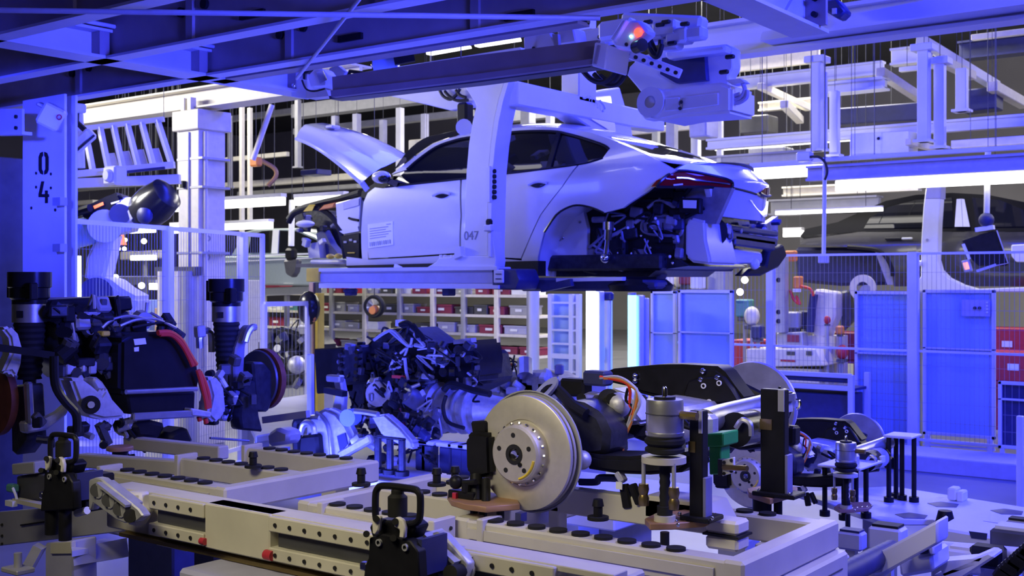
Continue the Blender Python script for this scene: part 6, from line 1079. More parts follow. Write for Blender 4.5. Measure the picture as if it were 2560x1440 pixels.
fa2 = mk('forearm', 'black_gloss', rb, pr([(188, 530), (205, 518), (260, 492), (295, 478), (303, 492), (310, 515), (290, 535), (250, 545), (200, 545)], DR - .15, .26), bevel=.03, seg=2); mk('glowing_logo', 'amber_glow', fa2, pr([(233, 515), (257, 505), (259, 512), (236, 522)], DR - .158, .01)); mk('stripe', 'label_white', fa2, pr([(277, 507), (298, 501), (298, 505), (278, 511)], DR - .158, .01))  # logo lettering glows by emission though it is no lamp
mk('wrist', 'white_steel', rb, ('tube', [at(308, 530, DR - .05), at(325, 525, DR - .05), at(345, 545, DR - .05)], .13, 14, 4)); mk('wrist_gear', 'dark_steel', rb, ('cyl', at(300, 535, DR - .2), at(300, 535, DR), .1, None, 20))
mk('tool_shell', 'black_gloss', rb, ('lathe', [(.13, 0), (.19, .08), (.2, .25), (.17, .42), (.1, .46)], at(345, 545, DR), at(400, 498, DR - .1) - at(345, 545, DR), 24)); mk('tool_lens', 'navy', rb, ('sph', at(362, 535, DR - .2), .1, 14, (1, .7, 1))); mk('dress_cable', 'black_plastic', rb, ('tube', [at(180, 540, DR - .2), at(200, 528, DR - .2), at(225, 520, DR - .25)], .04, 8, 4))
# ------------------------------------------------------------------ second car line behind the fence (black car), carrier, tools
YB = 16.9
def bin_(x, z): return V((x, YB + (.5 * max(0, z - 2.44) + .05 * ((min(z, 2.44) - 2.2) / .3) ** 2), z))
def bq(px, py):
    Y = YB
    for _ in range(10): q = oy(px, py, Y); Y = bin_(q.x, q.z).y
    return q.x, q.z
bc = T('black_car', 'black and graphite sedan hanging on the line behind the fence', 'car', oy(2350, 720, YB + .9))
def bp_(name, m, px, sk=.05, parent=bc, off=None): return panel(name, m, parent, [bq(*p) for p in px], bin_, (0, sk, 0), .15, off)
bp_('roof_pillar', 'car_black', [(2000, 590), (2015, 572), (2095, 555), (2160, 525), (2215, 502), (2290, 487), (2380, 482), (2470, 487), (2560, 505), (2640, 540), (2700, 575), (2700, 580), (2150, 580), (2010, 598)], 1.5)
bp_('body_side', 'car_graphite', [(2000, 592), (2010, 590), (2150, 578), (2700, 578), (2700, 716), (2390, 716), (2235, 716), (2232, 690), (2225, 660), (2205, 632), (2180, 622), (2120, 617), (2000, 612)], 1.7)
g1 = bp_('side_glass', 'glass_dark', [(2160, 571), (2175, 545), (2220, 518), (2290, 500), (2380, 494), (2385, 568)], .02, off=(0, -.01, 0)); bp_('side_glass', 'glass_dark', [(2430, 494), (2500, 500), (2560, 525), (2580, 566), (2440, 568)], .02, off=(0, -.01, 0))
bp_('pillar_trim', 'label_white', [(2393, 498), (2404, 497), (2408, 567), (2388, 567)], .01, off=(0, -.03, 0)); bp_('pillar_trim', 'label_white', [(2405, 497), (2412, 498), (2426, 567), (2409, 567)], .01, off=(0, -.03, 0))
h_ = bin_(*bq(2235, 597)); mk('door_handle', 'ink', bc, ('cb', h_ - V((0, .03, 0)), (.24, .04, .035)), bevel=.01); mk('handle_bar', 'label_white', bc, ('cb', h_ + V((.2, -.03, 0)), (.16, .03, .03)), bevel=.01)
mk('rear_dark', 'navy', bc, ('prism', ly([(1985, 618), (2120, 618), (2180, 624), (2205, 640), (2225, 690), (2225, 712), (2100, 715), (1990, 705)], YB + .5), (0, .8, 0)), bevel=.05); mk('wheel_arch', 'lavender', bc, ('prism', ly([(2188, 630), (2205, 635), (2228, 665), (2234, 712), (2218, 712)], YB + .1), (0, .2, 0)))
mk('fender_edge', 'ink', bc, ('tube', [bin_(*bq(*p)) - V((0, .01, 0)) for p in ((2120, 617), (2180, 622), (2205, 632), (2225, 660), (2232, 690))], .03, 6, 3))
bk = T('brake_disc_part', 'pale bare brake disc hanging under the black car', 'disc', oy(2155, 725, 16.2)); mk('disc', 'cream', bk, ('lathe', [(.09, 0), (.19, 0), (.19, .03), (.09, .03)], oy(2158, 720, 16.2), -YA, 36, False)); mk('hub', 'grey_steel', bk, ('cyl', oy(2165, 728, 16.15), oy(2165, 728, 16.3), .09, None, 18))
wa = T('white_carrier', 'white curved carrier arm in front of the black car', 'carrier', oy(2325, 725, 16.4)); mk('arm', 'label_white', wa, ('prism', ly([(2314, 470), (2352, 470), (2346, 560), (2343, 650), (2350, 675), (2370, 695), (2405, 712), (2440, 722), (2560, 718), (2600, 720), (2600, 730), (2295, 730), (2296, 700), (2302, 690), (2303, 600), (2308, 520)], 16.4), (0, .2, 0)), bevel=.012)
mk('arm_head', 'lavender', wa, ('prism', ly([(2316, 465), (2352, 465), (2351, 497), (2312, 497)], 16.38), (0, .24, 0)), bevel=.01); mk('bolt', 'grey_steel', wa, ('cyl', oy(2318, 600, 16.39), oy(2318, 600, 16.36), .02, None, 10)); mk('grip', 'label_white', wa, ('cb', oy(2298, 658, 16.35), (.1, .05, .08)), bevel=.02); mk('side_bracket', 'label_white', wa, ('prism', ly([(2528, 612), (2580, 610), (2580, 655), (2540, 655), (2528, 640)], 16.4), (0, .1, 0)), bevel=.01)
ht = T('hanging_tool', 'dark handling tool with orange lamp hanging before the black car', 'tool', oy(2460, 680, 14.6)); Yh = 14.6
mk('pole', 'white_steel', ht, ('cyl', oy(2470, 375, Yh), oy(2466, 560, Yh), .035, None, 14)); mk('ball_joint', 'navy', ht, ('sph', oy(2466, 550, Yh), .09, 14)); mk('clamp', 'label_white', ht, ('bar', oy(2440, 575, Yh), oy(2485, 568, Yh), .08, .05)); mk('panel', 'black_plastic', ht, ('prism', ly([(2404, 600), (2440, 588), (2492, 575), (2508, 625), (2520, 660), (2515, 665), (2445, 665), (2420, 640)], Yh), (0, .04, 0)), bevel=.01)
mk('frame_bar', 'label_white', ht, ('bar', oy(2408, 610, Yh - .05), oy(2424, 648, Yh - .05), .03, .03)); mk('frame_bar', 'lavender', ht, ('bar', oy(2442, 678, Yh - .05), oy(2490, 662, Yh - .05), .03, .03)); mk('frame_wire', 'grey_steel', ht, ('tube', ly([(2492, 576), (2508, 622), (2520, 658), (2490, 664)], Yh - .03), .008, 6, 0)); ol = mk('lamp_box', 'grey_steel', ht, ('prism', ly([(2402, 652), (2422, 648), (2430, 678), (2410, 682)], Yh - .05), (0, .06, 0)), bevel=.01); mk('orange_lamp', 'screen_glow', ol, ('prism', ly([(2407, 657), (2419, 655), (2424, 672), (2412, 675)], Yh - .056), (0, .01, 0)))
hp2 = T('hanging_pole', 'thin blue hanging pole with a plug box left of the black car', 'pole', oy(2060, 655, 13.6)); mk('pole', 'white_steel', hp2, ('cyl', oy(2062, 410, 13.6), oy(2059, 645, 13.6), .025, None, 12)); mk('plug_box', 'lavender', hp2, ('cb', oy(2059, 648, 13.6), (.12, .08, .1)), bevel=.01); mk('cable', 'ink', hp2, ('tube', ly([(2025, 392), (2045, 392), (2062, 405), (2068, 430), (2062, 450)], 13.55), .016, 7, 4)); mk('hanger_rod', 'dark_steel', hp2, ('cyl', oy(2062, 410, 13.6), V((oy(2062, 410, 13.6).x, 13.6, 9)), .01, None, 6)); mk('bracket', 'white_steel', hp2, ('cb', oy(2012, 392, 13.6), (.2, .1, .12)), bevel=.02)
# green-grey car far left behind the fence
YV = 15.2
gc = T('green_car', 'pale green car body far behind the left fence', 'car', oy(650, 720, YV)); 
mk('body_side', 'car_green', gc, ('prism', ly([(560, 640), (760, 640), (850, 640), (860, 715), (560, 712)], YV), (0, 1.6, 0)), bevel=.03); mk('roof_pillars', 'car_green', gc, ('prism', ly([(575, 640), (610, 580), (640, 572), (740, 570), (790, 590), (830, 635)], YV + .2), (0, 1.3, 0)), bevel=.03)
mk('side_glass', 'glass_dark', gc, ('prism', ly([(620, 632), (628, 588), (655, 578), (680, 576), (676, 632)], YV + .18), (0, .03, 0))); mk('side_glass', 'glass_dark', gc, ('prism', ly([(694, 632), (697, 576), (740, 578), (790, 600), (800, 632)], YV + .18), (0, .03, 0))); mk('pillar_trim', 'label_white', gc, ('prism', ly([(678, 634), (682, 575), (697, 575), (694, 634)], YV + .16), (0, .02, 0))); mk('belt_trim', 'label_white', gc, ('bar', oy(620, 640, YV - .02), oy(790, 634, YV - .02), .03, .03)); mk('crease', 'label_white', gc, ('bar', oy(560, 655, YV - .01), oy(780, 645, YV - .01), .02, .02))
ht2 = T('hanging_tool', 'dark blurred gripper tool hanging on a white pole near the green car', 'tool', oy(725, 690, 13.5)); mk('pole', 'label_white', ht2, ('cyl', oy(730, 500, 13.5), oy(728, 615, 13.5), .05, None, 12)); mk('head', 'black_plastic', ht2, ('cb', oy(728, 635, 13.5), (.22, .14, .2)), bevel=.04); mk('claw', 'dark_steel', ht2, ('prism', ly([(706, 650), (745, 648), (740, 680), (730, 695), (712, 685)], 13.45), (0, .12, 0)), bevel=.03)
# ------------------------------------------------------------------ white tube lamps of the hall
def tube(label, a, b_, d, th=.05, dz=.06, group='hall tube lamps'):
    p, q = at(*a, d), at(*b_, d); dirv = (XA if p.x < q.x else -XA)
    q = p + XA * ((q - p).dot(CR) / CR.x); q.z = p.z
    t = T('tube_lamp', label, 'lamp', p.lerp(q, .5), group); mk('tube', 'tube_light', t, ('bar', p, q, th, dz)); mk('housing', 'white_steel', t, ('bar', p + V((0, 0, dz * .8)), q + V((0, 0, dz * .8)), th * 1.5, dz * .5))
    for k in (.15, .85): c_ = p.lerp(q, k); mk('hanger_wire', 'dark_steel', t, ('cyl', c_ + V((0, 0, dz)), V((c_.x, c_.y, 9)), .006, None, 6))
    return t
tube('long bright tube lamp above the black car', (2092, 466), (2600, 440), 15.0, .1, .13); tube('short bright tube lamp right of the car trunk', (1880, 436), (2026, 428), 15.2, .1, .13)
tube('bright tube lamp just left of the open hood base', (560, 512), (735, 505), 19, .08, .12); tube('second bright tube lamp under the open hood', (740, 505), (880, 497), 19.5, .08, .12)
tube('bright tube lamp behind the robot fence upper', (310, 577), (408, 572), 17, .06, .08); tube('bright tube lamp behind the robot fence lower', (330, 645), (405, 640), 20, .06, .08); tube('tube lamp seen right of the white column', (560, 568), (700, 560), 20, .08, .1); tube('tube lamp left of the robot forearm', (160, 541), (185, 538), 17, .06, .1); tube('tube lamp left of the white column', (415, 524), (456, 520), 18, .06, .08); tube('tube lamp above the green car roof', (430, 575), (460, 573), 17, .06, .1)
tube('small tube lamp low behind the left fence', (375, 716), (400, 716), 22, .06, .12); tube('faint tube lamp far behind the car trunk', (1960, 585), (2000, 582), 20, .08, .1); tube('thin tube lamp under the grey duct at right', (1940, 533), (2155, 522), 18, .05, .05); tube('tube lamp row under the rail at right', (1790, 372), (2130, 345), 18, .06, .06); tube('tube lamp far left above the robot', (380, 505), (456, 498), 24, .06, .06)
for i, (a, d, r) in enumerate((((313, 600), 17, .03), ((360, 603), 17, .04), ((296, 622), 17, .03), ((311, 622), 17, .03), ((289, 694), 18, .05), ((354, 714), 18, .05), ((1850, 730), 20, .06), ((1862, 700), 20, .06))):
    mk('spot_lamp', 'tube_light', None, ('sph', at(*a, d), r), label=('small round lamp behind the robot elbow', 'double round lamp behind the robot fence', 'lower left dot lamp behind the robot arm', 'lower right dot lamp behind the robot arm', 'round glowing lamp above the robot base', 'square glowing lamp behind the robot base', 'blurred lamp right of the blue screens', 'blurred lamp under the car tail')[i], cat='lamp', group='small hall lamps')
mk('warning_cone', 'amber_glow', None, ('lathe', [(.06, 0), (.03, .1), (.01, .16)], at(306, 612, 16.5), ZA, 12), label='small glowing orange warning light behind the robot', cat='warning light')
# ------------------------------------------------------------------ steelwork under the roof at right
def beam(name, label, a, b_, Y, h_, w_, m='white_steel', cat='beam', group='roof steelwork', d2=None, flange=True, run='x'):
    p, q = oy(*a, Y), oy(*b_, Y)
    if run == 'x': q.z = p.z
    t = T(name, label, cat, p.lerp(q, .5), group)
    mk('web', m, t, ('bar', p, q, w_ * (.35 if flange else 1), h_), bevel=.006)
    if flange:
        for s_ in (-1, 1): mk('flange', m, t, ('bar', p + V((0, 0, s_ * h_ / 2)), q + V((0, 0, s_ * h_ / 2)), w_, .03))
    for k in (.2, .8): c_ = p.lerp(q, k); mk('hanger_rod', 'dark_steel', t, ('cyl', c_, V((c_.x, c_.y, 9)), .004, None, 6))
    return t
beam('crane_beam', 'large blue-lit crane beam crossing the top right', (1700, 118), (2620, 15), 8.6, .26, .2)
mk('crane_top_plate', 'white_steel', None, ('prism', ly([(1905, 80), (2620, -60), (2620, 2), (1900, 102)], 8.3), (0, .3, 0)), label='bright blue plate running above the crane beam', cat='plate')
t = T('roof_sensor', 'dark tilted sensor box hanging under the crane beam', 'sensor', oy(2083, 20, 8.2)); mk('body', 'navy', t, ('prism', ly([(2058, 0), (2090, -5), (2115, 28), (2095, 48), (2058, 25)], 8.1), (0, .14, 0)), bevel=.015); mk('lens', 'lavender', t, ('cb', oy(2086, 28, 8.09), (.03, .02, .04)))
mk('crane_cable', 'ink', None, ('tube', ly([(1990, 55), (2000, 85), (2018, 86), (2032, 65)], 8.2), .008, 6, 4), label='thin looping cable on the crane beam', cat='cable')
YS = 14.2
def vpost(label, px, y0, y1, Y, w_, m='white_steel', cap=False):
    a, c_ = oy(px, y0, Y), oy(px, y1, Y); t = T('hanger_post', label, 'post', a, 'hanger posts'); mk('shaft', m, t, ('box', V((a.x - w_ / 2, Y - w_ / 2, c_.z)), V((a.x + w_ / 2, Y + w_ / 2, a.z))), bevel=.006); mk('foot', m, t, ('box', V((a.x - w_ * .8, Y - w_ * .8, c_.z)), V((a.x + w_ * .8, Y + w_ * .8, c_.z + .03))))
    mk('hanger_rod', 'dark_steel', t, ('cyl', a, V((a.x, a.y, 9)), .004, None, 6))
    if cap: mk('head', m, t, ('box', V((a.x - w_, Y - w_, a.z - .08)), V((a.x + w_, Y + w_, a.z))), bevel=.006)
vpost('tall lavender hanger post under the crane beam', 2043, 142, 378, YS, .13, cap=True); vpost('pale hanger post right of the tall lavender one', 2087, 228, 392, YS + .3, .11); vpost('blue hanger post left of a twin pair at right', 2310, 112, 356, YS, .13, cap=True); vpost('pale hanger post right of a twin pair at right', 2350, 145, 372, YS + .2, .12, cap=True); vpost('short hanger post with a clamp foot at upper right', 2405, 172, 280, YS + .8, .13)
vpost('thin hanger post beside the tall lavender one', 2063, 180, 378, YS + .1, .05); 
for i, (a, b_, Y, h_, w_, m, lb) in enumerate((((1770, 362), (2620, 283), 15.2, .12, .14, 'white_steel', 'long pale rail below the roof posts at right'), ((2030, 402), (2620, 372), 13.9, .05, .1, 'white_steel', 'blue top tube of the right light rail'), ((2020, 435), (2620, 400), 14.0, .16, .16, 'lavender', 'thick blue light rail above the long tube lamp'), ((1800, 215), (2210, 180), 16, .16, .16, 'white_steel', 'pale crossbeam behind the drive unit'), ((2060, 225), (2215, 205), 14.8, .12, .3, 'white_steel', 'short lavender platform beam at right'), ((1820, 165), (2050, 145), 17, .2, .1, 'cream', 'beige roof beam right of the drive unit'), ((2230, 145), (2330, 130), 16, .2, .2, 'white_steel', 'short blue crossbeam between the roof posts'), ((2250, 175), (2340, 166), 15.6, .06, .1, 'white_steel', 'thin pale crossbar between the roof posts'), ((2430, 95), (2620, 80), 17, .08, .1, 'cream', 'beige beam at the far upper right'), ((2400, 130), (2620, 105), 18, .24, .3, 'navy', 'dark blue duct beam at the far upper right'), ((2380, 362), (2620, 345), 15, .1, .1, 'cream', 'perforated pale strip above the blue tube'), ((1760, 405), (2020, 395), 16, .12, .14, 'lavender', 'lavender rail above the car trunk'), ((1930, 520), (2200, 505), 17.5, .22, .3, 'grey_steel', 'grey air duct behind the black car roof'), ((1960, 480), (2300, 470), 19, .14, .2, 'cream', 'cream beam under the tube lamp at right'), ((1900, 268), (2060, 262), 18, .12, .16, 'cream', 'beige short beam behind the lavender post'))):
    beam('roof_beam', lb, a, b_, Y, h_, w_, m, flange=h_ > .1)
for i, (a, b_, Y, m, s_) in enumerate((((2200, 180), (2300, 245), 15, 'cream', .12), ((2300, 100), (2490, 215), 15.5, 'white_steel', .13), ((2350, 150), (2430, 190), 15, 'cream', .12), ((1900, 215), (2020, 270), 17, 'cream', .1), ((2270, 355), (2350, 375), 14.3, 'cream', .08), ((1960, 260), (2000, 300), 17, 'cream', .12), ((2480, 215), (2560, 260), 16, 'cream', .14))):
    mk('roof_strut', m, None, ('bar', at(*a, Y), at(*b_, Y + 1.2), s_, s_), bevel=.008, label=('sloping cream strut right of the platform beam', 'long sloping strut at upper right', 'sloping cream strut between the roof posts', 'sloping beige strut near the drive unit', 'short cream strut above the blue tube', 'small beige strut behind the drive unit loops', 'sloping cream strut at the right edge')[i], cat='strut', group='roof struts')
bo = T('white_cabinet', 'white rectangular cabinet hung between the roof posts at right', 'cabinet', oy(2200, 390, 14.6)); mk('body', 'label_white', bo, ('prism', ly([(2124, 334), (2273, 326), (2273, 385), (2124, 390)], 14.6), (0, .35, 0)), bevel=.01); mk('lock', 'ink', bo, ('cyl', oy(2196, 346, 14.6), oy(2196, 346, 14.57), .02, None, 10)); mk('edge_strip', 'white_steel', bo, ('bar', oy(2124, 391, 14.58), oy(2273, 386, 14.58), .03, .03))
for i, (P, Y, m, lb) in enumerate((([(2090, 270), (2300, 255), (2300, 300), (2090, 312)], 17, 'navy', 'dark blue duct block in the roof steel at right'), ([(1850, 290), (1920, 285), (1920, 330), (1850, 335)], 17, 'dark_steel', 'dark box behind the drive unit'), ([(2400, 225), (2490, 215), (2490, 270), (2400, 280)], 17, 'navy', 'dark blue motor block at upper right'), ([(1870, 370), (1960, 365), (1960, 395), (1870, 400)], 17, 'grey_steel', 'grey equipment box above the car trunk'), ([(1720, 260), (1765, 255), (1765, 340), (1722, 345)], 15, 'lavender', 'lavender cabinet behind the drive unit'), ([(1020, 350), (1110, 342), (1110, 378), (1020, 385)], 17, 'cream', 'white casing right of the open hood'), ([(2120, 300), (2290, 290), (2290, 320), (2120, 330)], 19, 'dark_steel', 'dark long box behind the roof posts'))):
    mk('roof_equipment', m, None, ('prism', ly(P, Y), (0, .4, 0)), bevel=.02, label=lb, cat='equipment', group='roof equipment')
# steelwork behind hood, centre
for i, (a, b_, Y, h_, w_, m, lb) in enumerate((((740, 280), (1180, 268), 18, .3, .3, 'grey_steel', 'grey roof beam above the open hood'), ((740, 330), (1180, 322), 19, .14, .2, 'grey_steel', 'lower grey roof beam behind the open hood'), ((560, 300), (760, 290), 20, .14, .2, 'grey_steel', 'grey roof beam right of the white column'), ((560, 400), (720, 398), 18, .1, .1, 'cream', 'cream pipe rail right of the white column'), ((560, 465), (900, 455), 19, .14, .2, 'cream', 'cream cable tray under the hood'), ((600, 485), (900, 478), 20, .1, .2, 'grey_steel', 'grey cable tray behind the hood base'), ((1240, 290), (1480, 285), 18, .3, .2, 'grey_steel', 'grey roof beam between the carrier arms'), ((1580, 330), (1800, 322), 17, .1, .1, 'cream', 'pale pipe behind the car rear window'), ((160, 475), (460, 468), 18, .12, .3, 'grey_steel', 'grey duct above the robot'), ((160, 510), (240, 506), 18, .1, .2, 'cream', 'cream rail left of the robot forearm'))):
    beam('roof_beam', lb, a, b_, Y, h_, w_, m, flange=False)
for i, (px_, y0, y1, Y, w_, m) in enumerate(((838, 290, 350, 17, .12, 'lavender'), (892, 285, 420, 17, .13, 'lavender'), (958, 300, 400, 17.5, .12, 'lavender'), (1000, 270, 440, 16.5, .12, 'white_steel'), (1062, 285, 370, 17.5, .12, 'lavender'), (605, 265, 640, 15, .08, 'cream'), (625, 270, 560, 15.5, .08, 'cream'), (745, 250, 420, 16, .1, 'grey_steel'), (1320, 270, 330, 17, .2, 'grey_steel'), (1375, 270, 330, 17, .12, 'white_steel'), (1448, 290, 330, 16, .14, 'label_white'), (1640, 300, 400, 16, .1, 'grey_steel'), (1680, 300, 380, 15.5, .14, 'lavender'), (1740, 280, 400, 16, .12, 'white_steel'), (1800, 300, 420, 16, .08, 'white_steel'), (446, 295, 450, 14.5, .05, 'white_steel'), (575, 290, 470, 14, .07, 'grey_steel'))):
    vpost(('lavender post above the hood tip', 'lavender post behind the hood ridge', 'lavender post behind the hood centre', 'taller post behind the hood, beside the white casing', 'short lavender post left of the carrier plate', 'cream pipe post right of the white column', 'second cream pipe post right of the white column', 'grey post left of the hood tip', 'wide grey post right of the near carrier arm', 'slim white post right of the near carrier arm', 'bright white post left of the logo arm', 'grey post behind the rear window', 'lavender post below the drive unit', 'white post below the drive unit box', 'thin white post right of the drive unit', 'thin post left of the white column', 'thin grey conduit post on the white column')[i], px_, y0, y1, Y, w_, m)
mk('orange_bracket', 'orange', None, ('cb', at(640, 405, 15), (.16, .1, .12)), bevel=.02, label='small orange bracket on the cream pipes', cat='bracket')
mk('blue_tray', 'navy', None, ('cb', at(790, 432, 17), (.35, .3, .08)), bevel=.01, label='small blue tray left of the open hood', cat='tray')
mk('red_hose', 'brown_plate', None, ('tube', [at(650, 400, 15.5), at(685, 420, 15.5), at(690, 440, 15.5), at(670, 465, 15.5)], .03, 7, 4), label='reddish hose curving right of the white column', cat='hose')

# tube lamps over the line, mirrored in the car windows
for i, (a, c_) in enumerate(((-10.4, -7.3), (-6.9, -4.6))):
    t = T('tube_lamp', ('left', 'right')[i] + ' white tube lamp mounted high above the car, mirrored in its windows', 'lamp', (a, 7.2, 5.0), 'line tube lamps'); mk('tube', 'tube_line', t, ('box', (a, 7.15, 4.95), (c_, 7.25, 5.0))); mk('housing', 'white_steel', t, ('box', (a, 7.14, 5.0), (c_, 7.26, 5.06)))
    for x in (a + .3, c_ - .3): mk('hanger_wire', 'dark_steel', t, ('cyl', (x, 7.2, 5.05), (x, 7.2, 9), .006, None, 6))
# ------------------------------------------------------------------ parts rack and crates behind the lower car line
YP = 17.6
rk = T('parts_rack', 'long cream parts rack behind the engine', 'rack', oy(1050, 900, YP))
x0, x1 = oy(655, 800, YP).x, oy(1345, 800, YP).x
for i, px_ in enumerate((660, 830, 913, 1000, 1083, 1160, 1243, 1335)):
    x = oy(px_, 800, YP).x; mk('upright', ('cream', 'grey_steel')[i % 2], rk, ('box', (x - .045, YP - .05, 0), (x + .045, YP + .05, 2.0)), bevel=.006)
ZS = [oy(1050, y_, YP).z for y_ in (735, 783, 828, 876, 925, 975)]
for z in ZS: mk('shelf', 'cream', rk, ('box', (x0, YP - .02, z - .05), (x1, YP + .75, z)))
mk('header_beam', 'label_white', rk, ('box', (x0, YP - .06, 1.98), (x1, YP + .02, 2.12)), bevel=.006)
R_ = random.Random(5)
cols = [('maroon', 'maroon'), ('cream', 'cream'), ('grey_steel', 'grey'), ('red_plastic', 'red'), ('dark_steel', 'dark'), ('label_white', 'white'), ('lavender', 'lavender'), ('teal', 'teal'), ('maroon', 'maroon')]
SH = ['topmost', 'second', 'third', 'fourth', 'fifth', 'lowest']
ORD = ['first', 'second', 'third', 'fourth', 'fifth', 'sixth', 'seventh', 'eighth', 'ninth', 'tenth', 'eleventh', 'twelfth', 'thirteenth', 'fourteenth', 'fifteenth', 'sixteenth', 'seventeenth', 'eighteenth']
def crate(x, y, z, w_, d_, h_, m, label, group, lid=False):
    t = T('parts_crate', label, 'crate', (x + w_ / 2, y + d_ / 2, z), group)
    mk('bin', m, t, ('box', (x, y, z), (x + w_, y + d_, z + h_)), bevel=.012); mk('rim', m, t, ('box', (x - .012, y - .012, z + h_ - .035), (x + w_ + .012, y + d_ + .012, z + h_)), bevel=.006); mk('card', 'label_white', t, ('box', (x + w_ * .3, y - .016, z + h_ * .35), (x + w_ * .62, y - .012, z + h_ * .62)))
    return t
for si, z in enumerate(ZS):
    x = x0 + .1; k = 0
    while x < x1 - .4 and k < 18:
        w_ = R_.uniform(.28, .55); h_ = R_.uniform(.12, .2)
        if R_.random() < .82:
            m, cn = R_.choice(cols)
            if si in (0, 1, 2, 3) and x > oy(1185, 800, YP).x and x < oy(1240, 800, YP).x: m, cn = 'maroon', 'maroon'
            crate(x, YP + R_.uniform(0, .1), z, w_, .4, h_, m, f'{cn} crate, {ORD[k]} from the left on the {SH[si]} rack shelf', 'crates in the parts rack'); k += 1
        x += w_ + R_.uniform(.03, .12)
# red and pink trolleys seen through the right fence
for i, (px_, y0, y1, Y, w_, m, lb) in enumerate(((1870, 850, 920, 16.5, .5, 'red_plastic', 'red trolley right of the wide blue screen'), (2090, 830, 900, 16.5, .6, 'maroon', 'maroon trolley left of the mesh screen door'), (2515, 820, 900, 16.0, .7, 'red_plastic', 'red trolley at the right edge behind the fence'), (2530, 880, 955, 15.0, .6, 'red_plastic', 'red bin at the right edge above the dark mesh screen'), (1850, 880, 940, 17.5, .4, 'maroon', 'maroon bin behind the red trolley'))):
    a, c_ = oy(px_, y0, Y), oy(px_, y1, Y); t = T('parts_trolley', lb, 'trolley', V((a.x, Y, 0)), 'red trolleys'); z0 = c_.z; mk('bin', m, t, ('box', (a.x - w_ / 2, Y, z0), (a.x + w_ / 2, Y + .5, a.z)), bevel=.015); mk('frame', m, t, ('box', (a.x - w_ / 2 - .03, Y - .03, z0 - .04), (a.x + w_ / 2 + .03, Y + .53, z0)))
    for dx in (-1, 1):
        for dy in (0, .5): mk('leg', m, t, ('box', (a.x + dx * w_ / 2 - .03, Y + dy - .02, 0), (a.x + dx * w_ / 2 + .03, Y + dy + .03, z0)))
    mk('card', 'label_white', t, ('box', (a.x - .05, Y - .012, (a.z + z0) / 2 - .04), (a.x + .08, Y - .004, (a.z + z0) / 2 + .04)))
YT = 15.4
ct = T('control_box', 'cream machine box with red lettering behind the right fence', 'machine', oy(1960, 920, YT)); mk('body', 'cream', ct, ('prism', ly([(1865, 872), (2040, 872), (2060, 915), (1865, 918)], YT), (0, .6, 0)), bevel=.012); mk('vent', 'dark_steel', ct, ('cb', oy(1977, 883, YT - .005), (.12, .02, .05))); mk('vent', 'dark_steel', ct, ('cb', oy(2023, 883, YT - .005), (.08, .02, .06))); mk('lettering', 'red_plastic', ct, ('cb', oy(1970, 902, YT - .005), (.22, .01, .025))); mk('stand', 'cream', ct, ('box', oy(1880, 916, YT + .1), V((oy(2040, 916, YT).x, YT + .5, 0))))
c2 = T('control_box', 'grey machine cabinet above the cream box behind the fence', 'machine', oy(1970, 865, YT + .3)); mk('body', 'grey_steel', c2, ('prism', ly([(1940, 832), (2005, 830), (2008, 868), (1942, 868)], YT + .3), (0, .4, 0)), bevel=.012); mk('window', 'maroon', c2, ('cb', oy(1983, 846, YT + .29), (.18, .02, .1)))
sc = T('screw_column', 'grey perforated column behind the blue fence post', 'column', oy(1950, 830, YT + .2)); mk('shaft', 'grey_steel', sc, ('prism', ly([(1938, 640), (1962, 640), (1962, 832), (1938, 832)], YT + .2), (0, .15, 0)), bevel=.01)
for y_ in (700, 780, 803): mk('hole', 'ink', sc, ('cyl', oy(1946, y_, YT + .19), oy(1946, y_, YT + .2), .035, None, 10))
wr = T('assembly_robot', 'cream robot arm with orange parts behind the right fence', 'robot', oy(2060, 850, 16)); Yw = 15.9
mk('column', 'cream', wr, ('prism', ly([(2035, 722), (2088, 730), (2088, 790), (2062, 850), (2030, 840), (2026, 790)], Yw), (0, .3, 0)), bevel=.03); mk('arm', 'navy', wr, ('tube', ly([(2035, 735), (2030, 775), (2025, 830)], Yw - .1), .06, 10, 4)); mk('orange_joint', 'orange', wr, ('cb', oy(1996, 706, Yw - .1), (.12, .12, .18)), bevel=.02); mk('orange_joint', 'orange', wr, ('cb', oy(1978, 640, Yw), (.16, .12, .16)), bevel=.02); mk('hose', 'orange_cable', wr, ('tube', ly([(1975, 725), (1985, 750), (2000, 760), (1990, 740)], Yw - .15), .02, 7, 4)); mk('hose', 'orange_cable', wr, ('tube', ly([(2000, 715), (2025, 722), (2034, 740)], Yw - .15), .02, 7, 4)); mk('gripper', 'dark_steel', wr, ('prism', ly([(2095, 730), (2120, 725), (2130, 800), (2100, 830)], Yw + .3), (0, .2, 0)), bevel=.03); mk('base', 'cream', wr, ('box', V((oy(2045, 830, Yw).x - .25, Yw, 0)), V((oy(2045, 830, Yw).x + .25, Yw + .5, oy(2045, 840, Yw).z)))); mk('cup', 'label_white', wr, ('cyl', oy(1992, 730, Yw - .2), oy(1992, 722, Yw - .2), .06, None, 12))
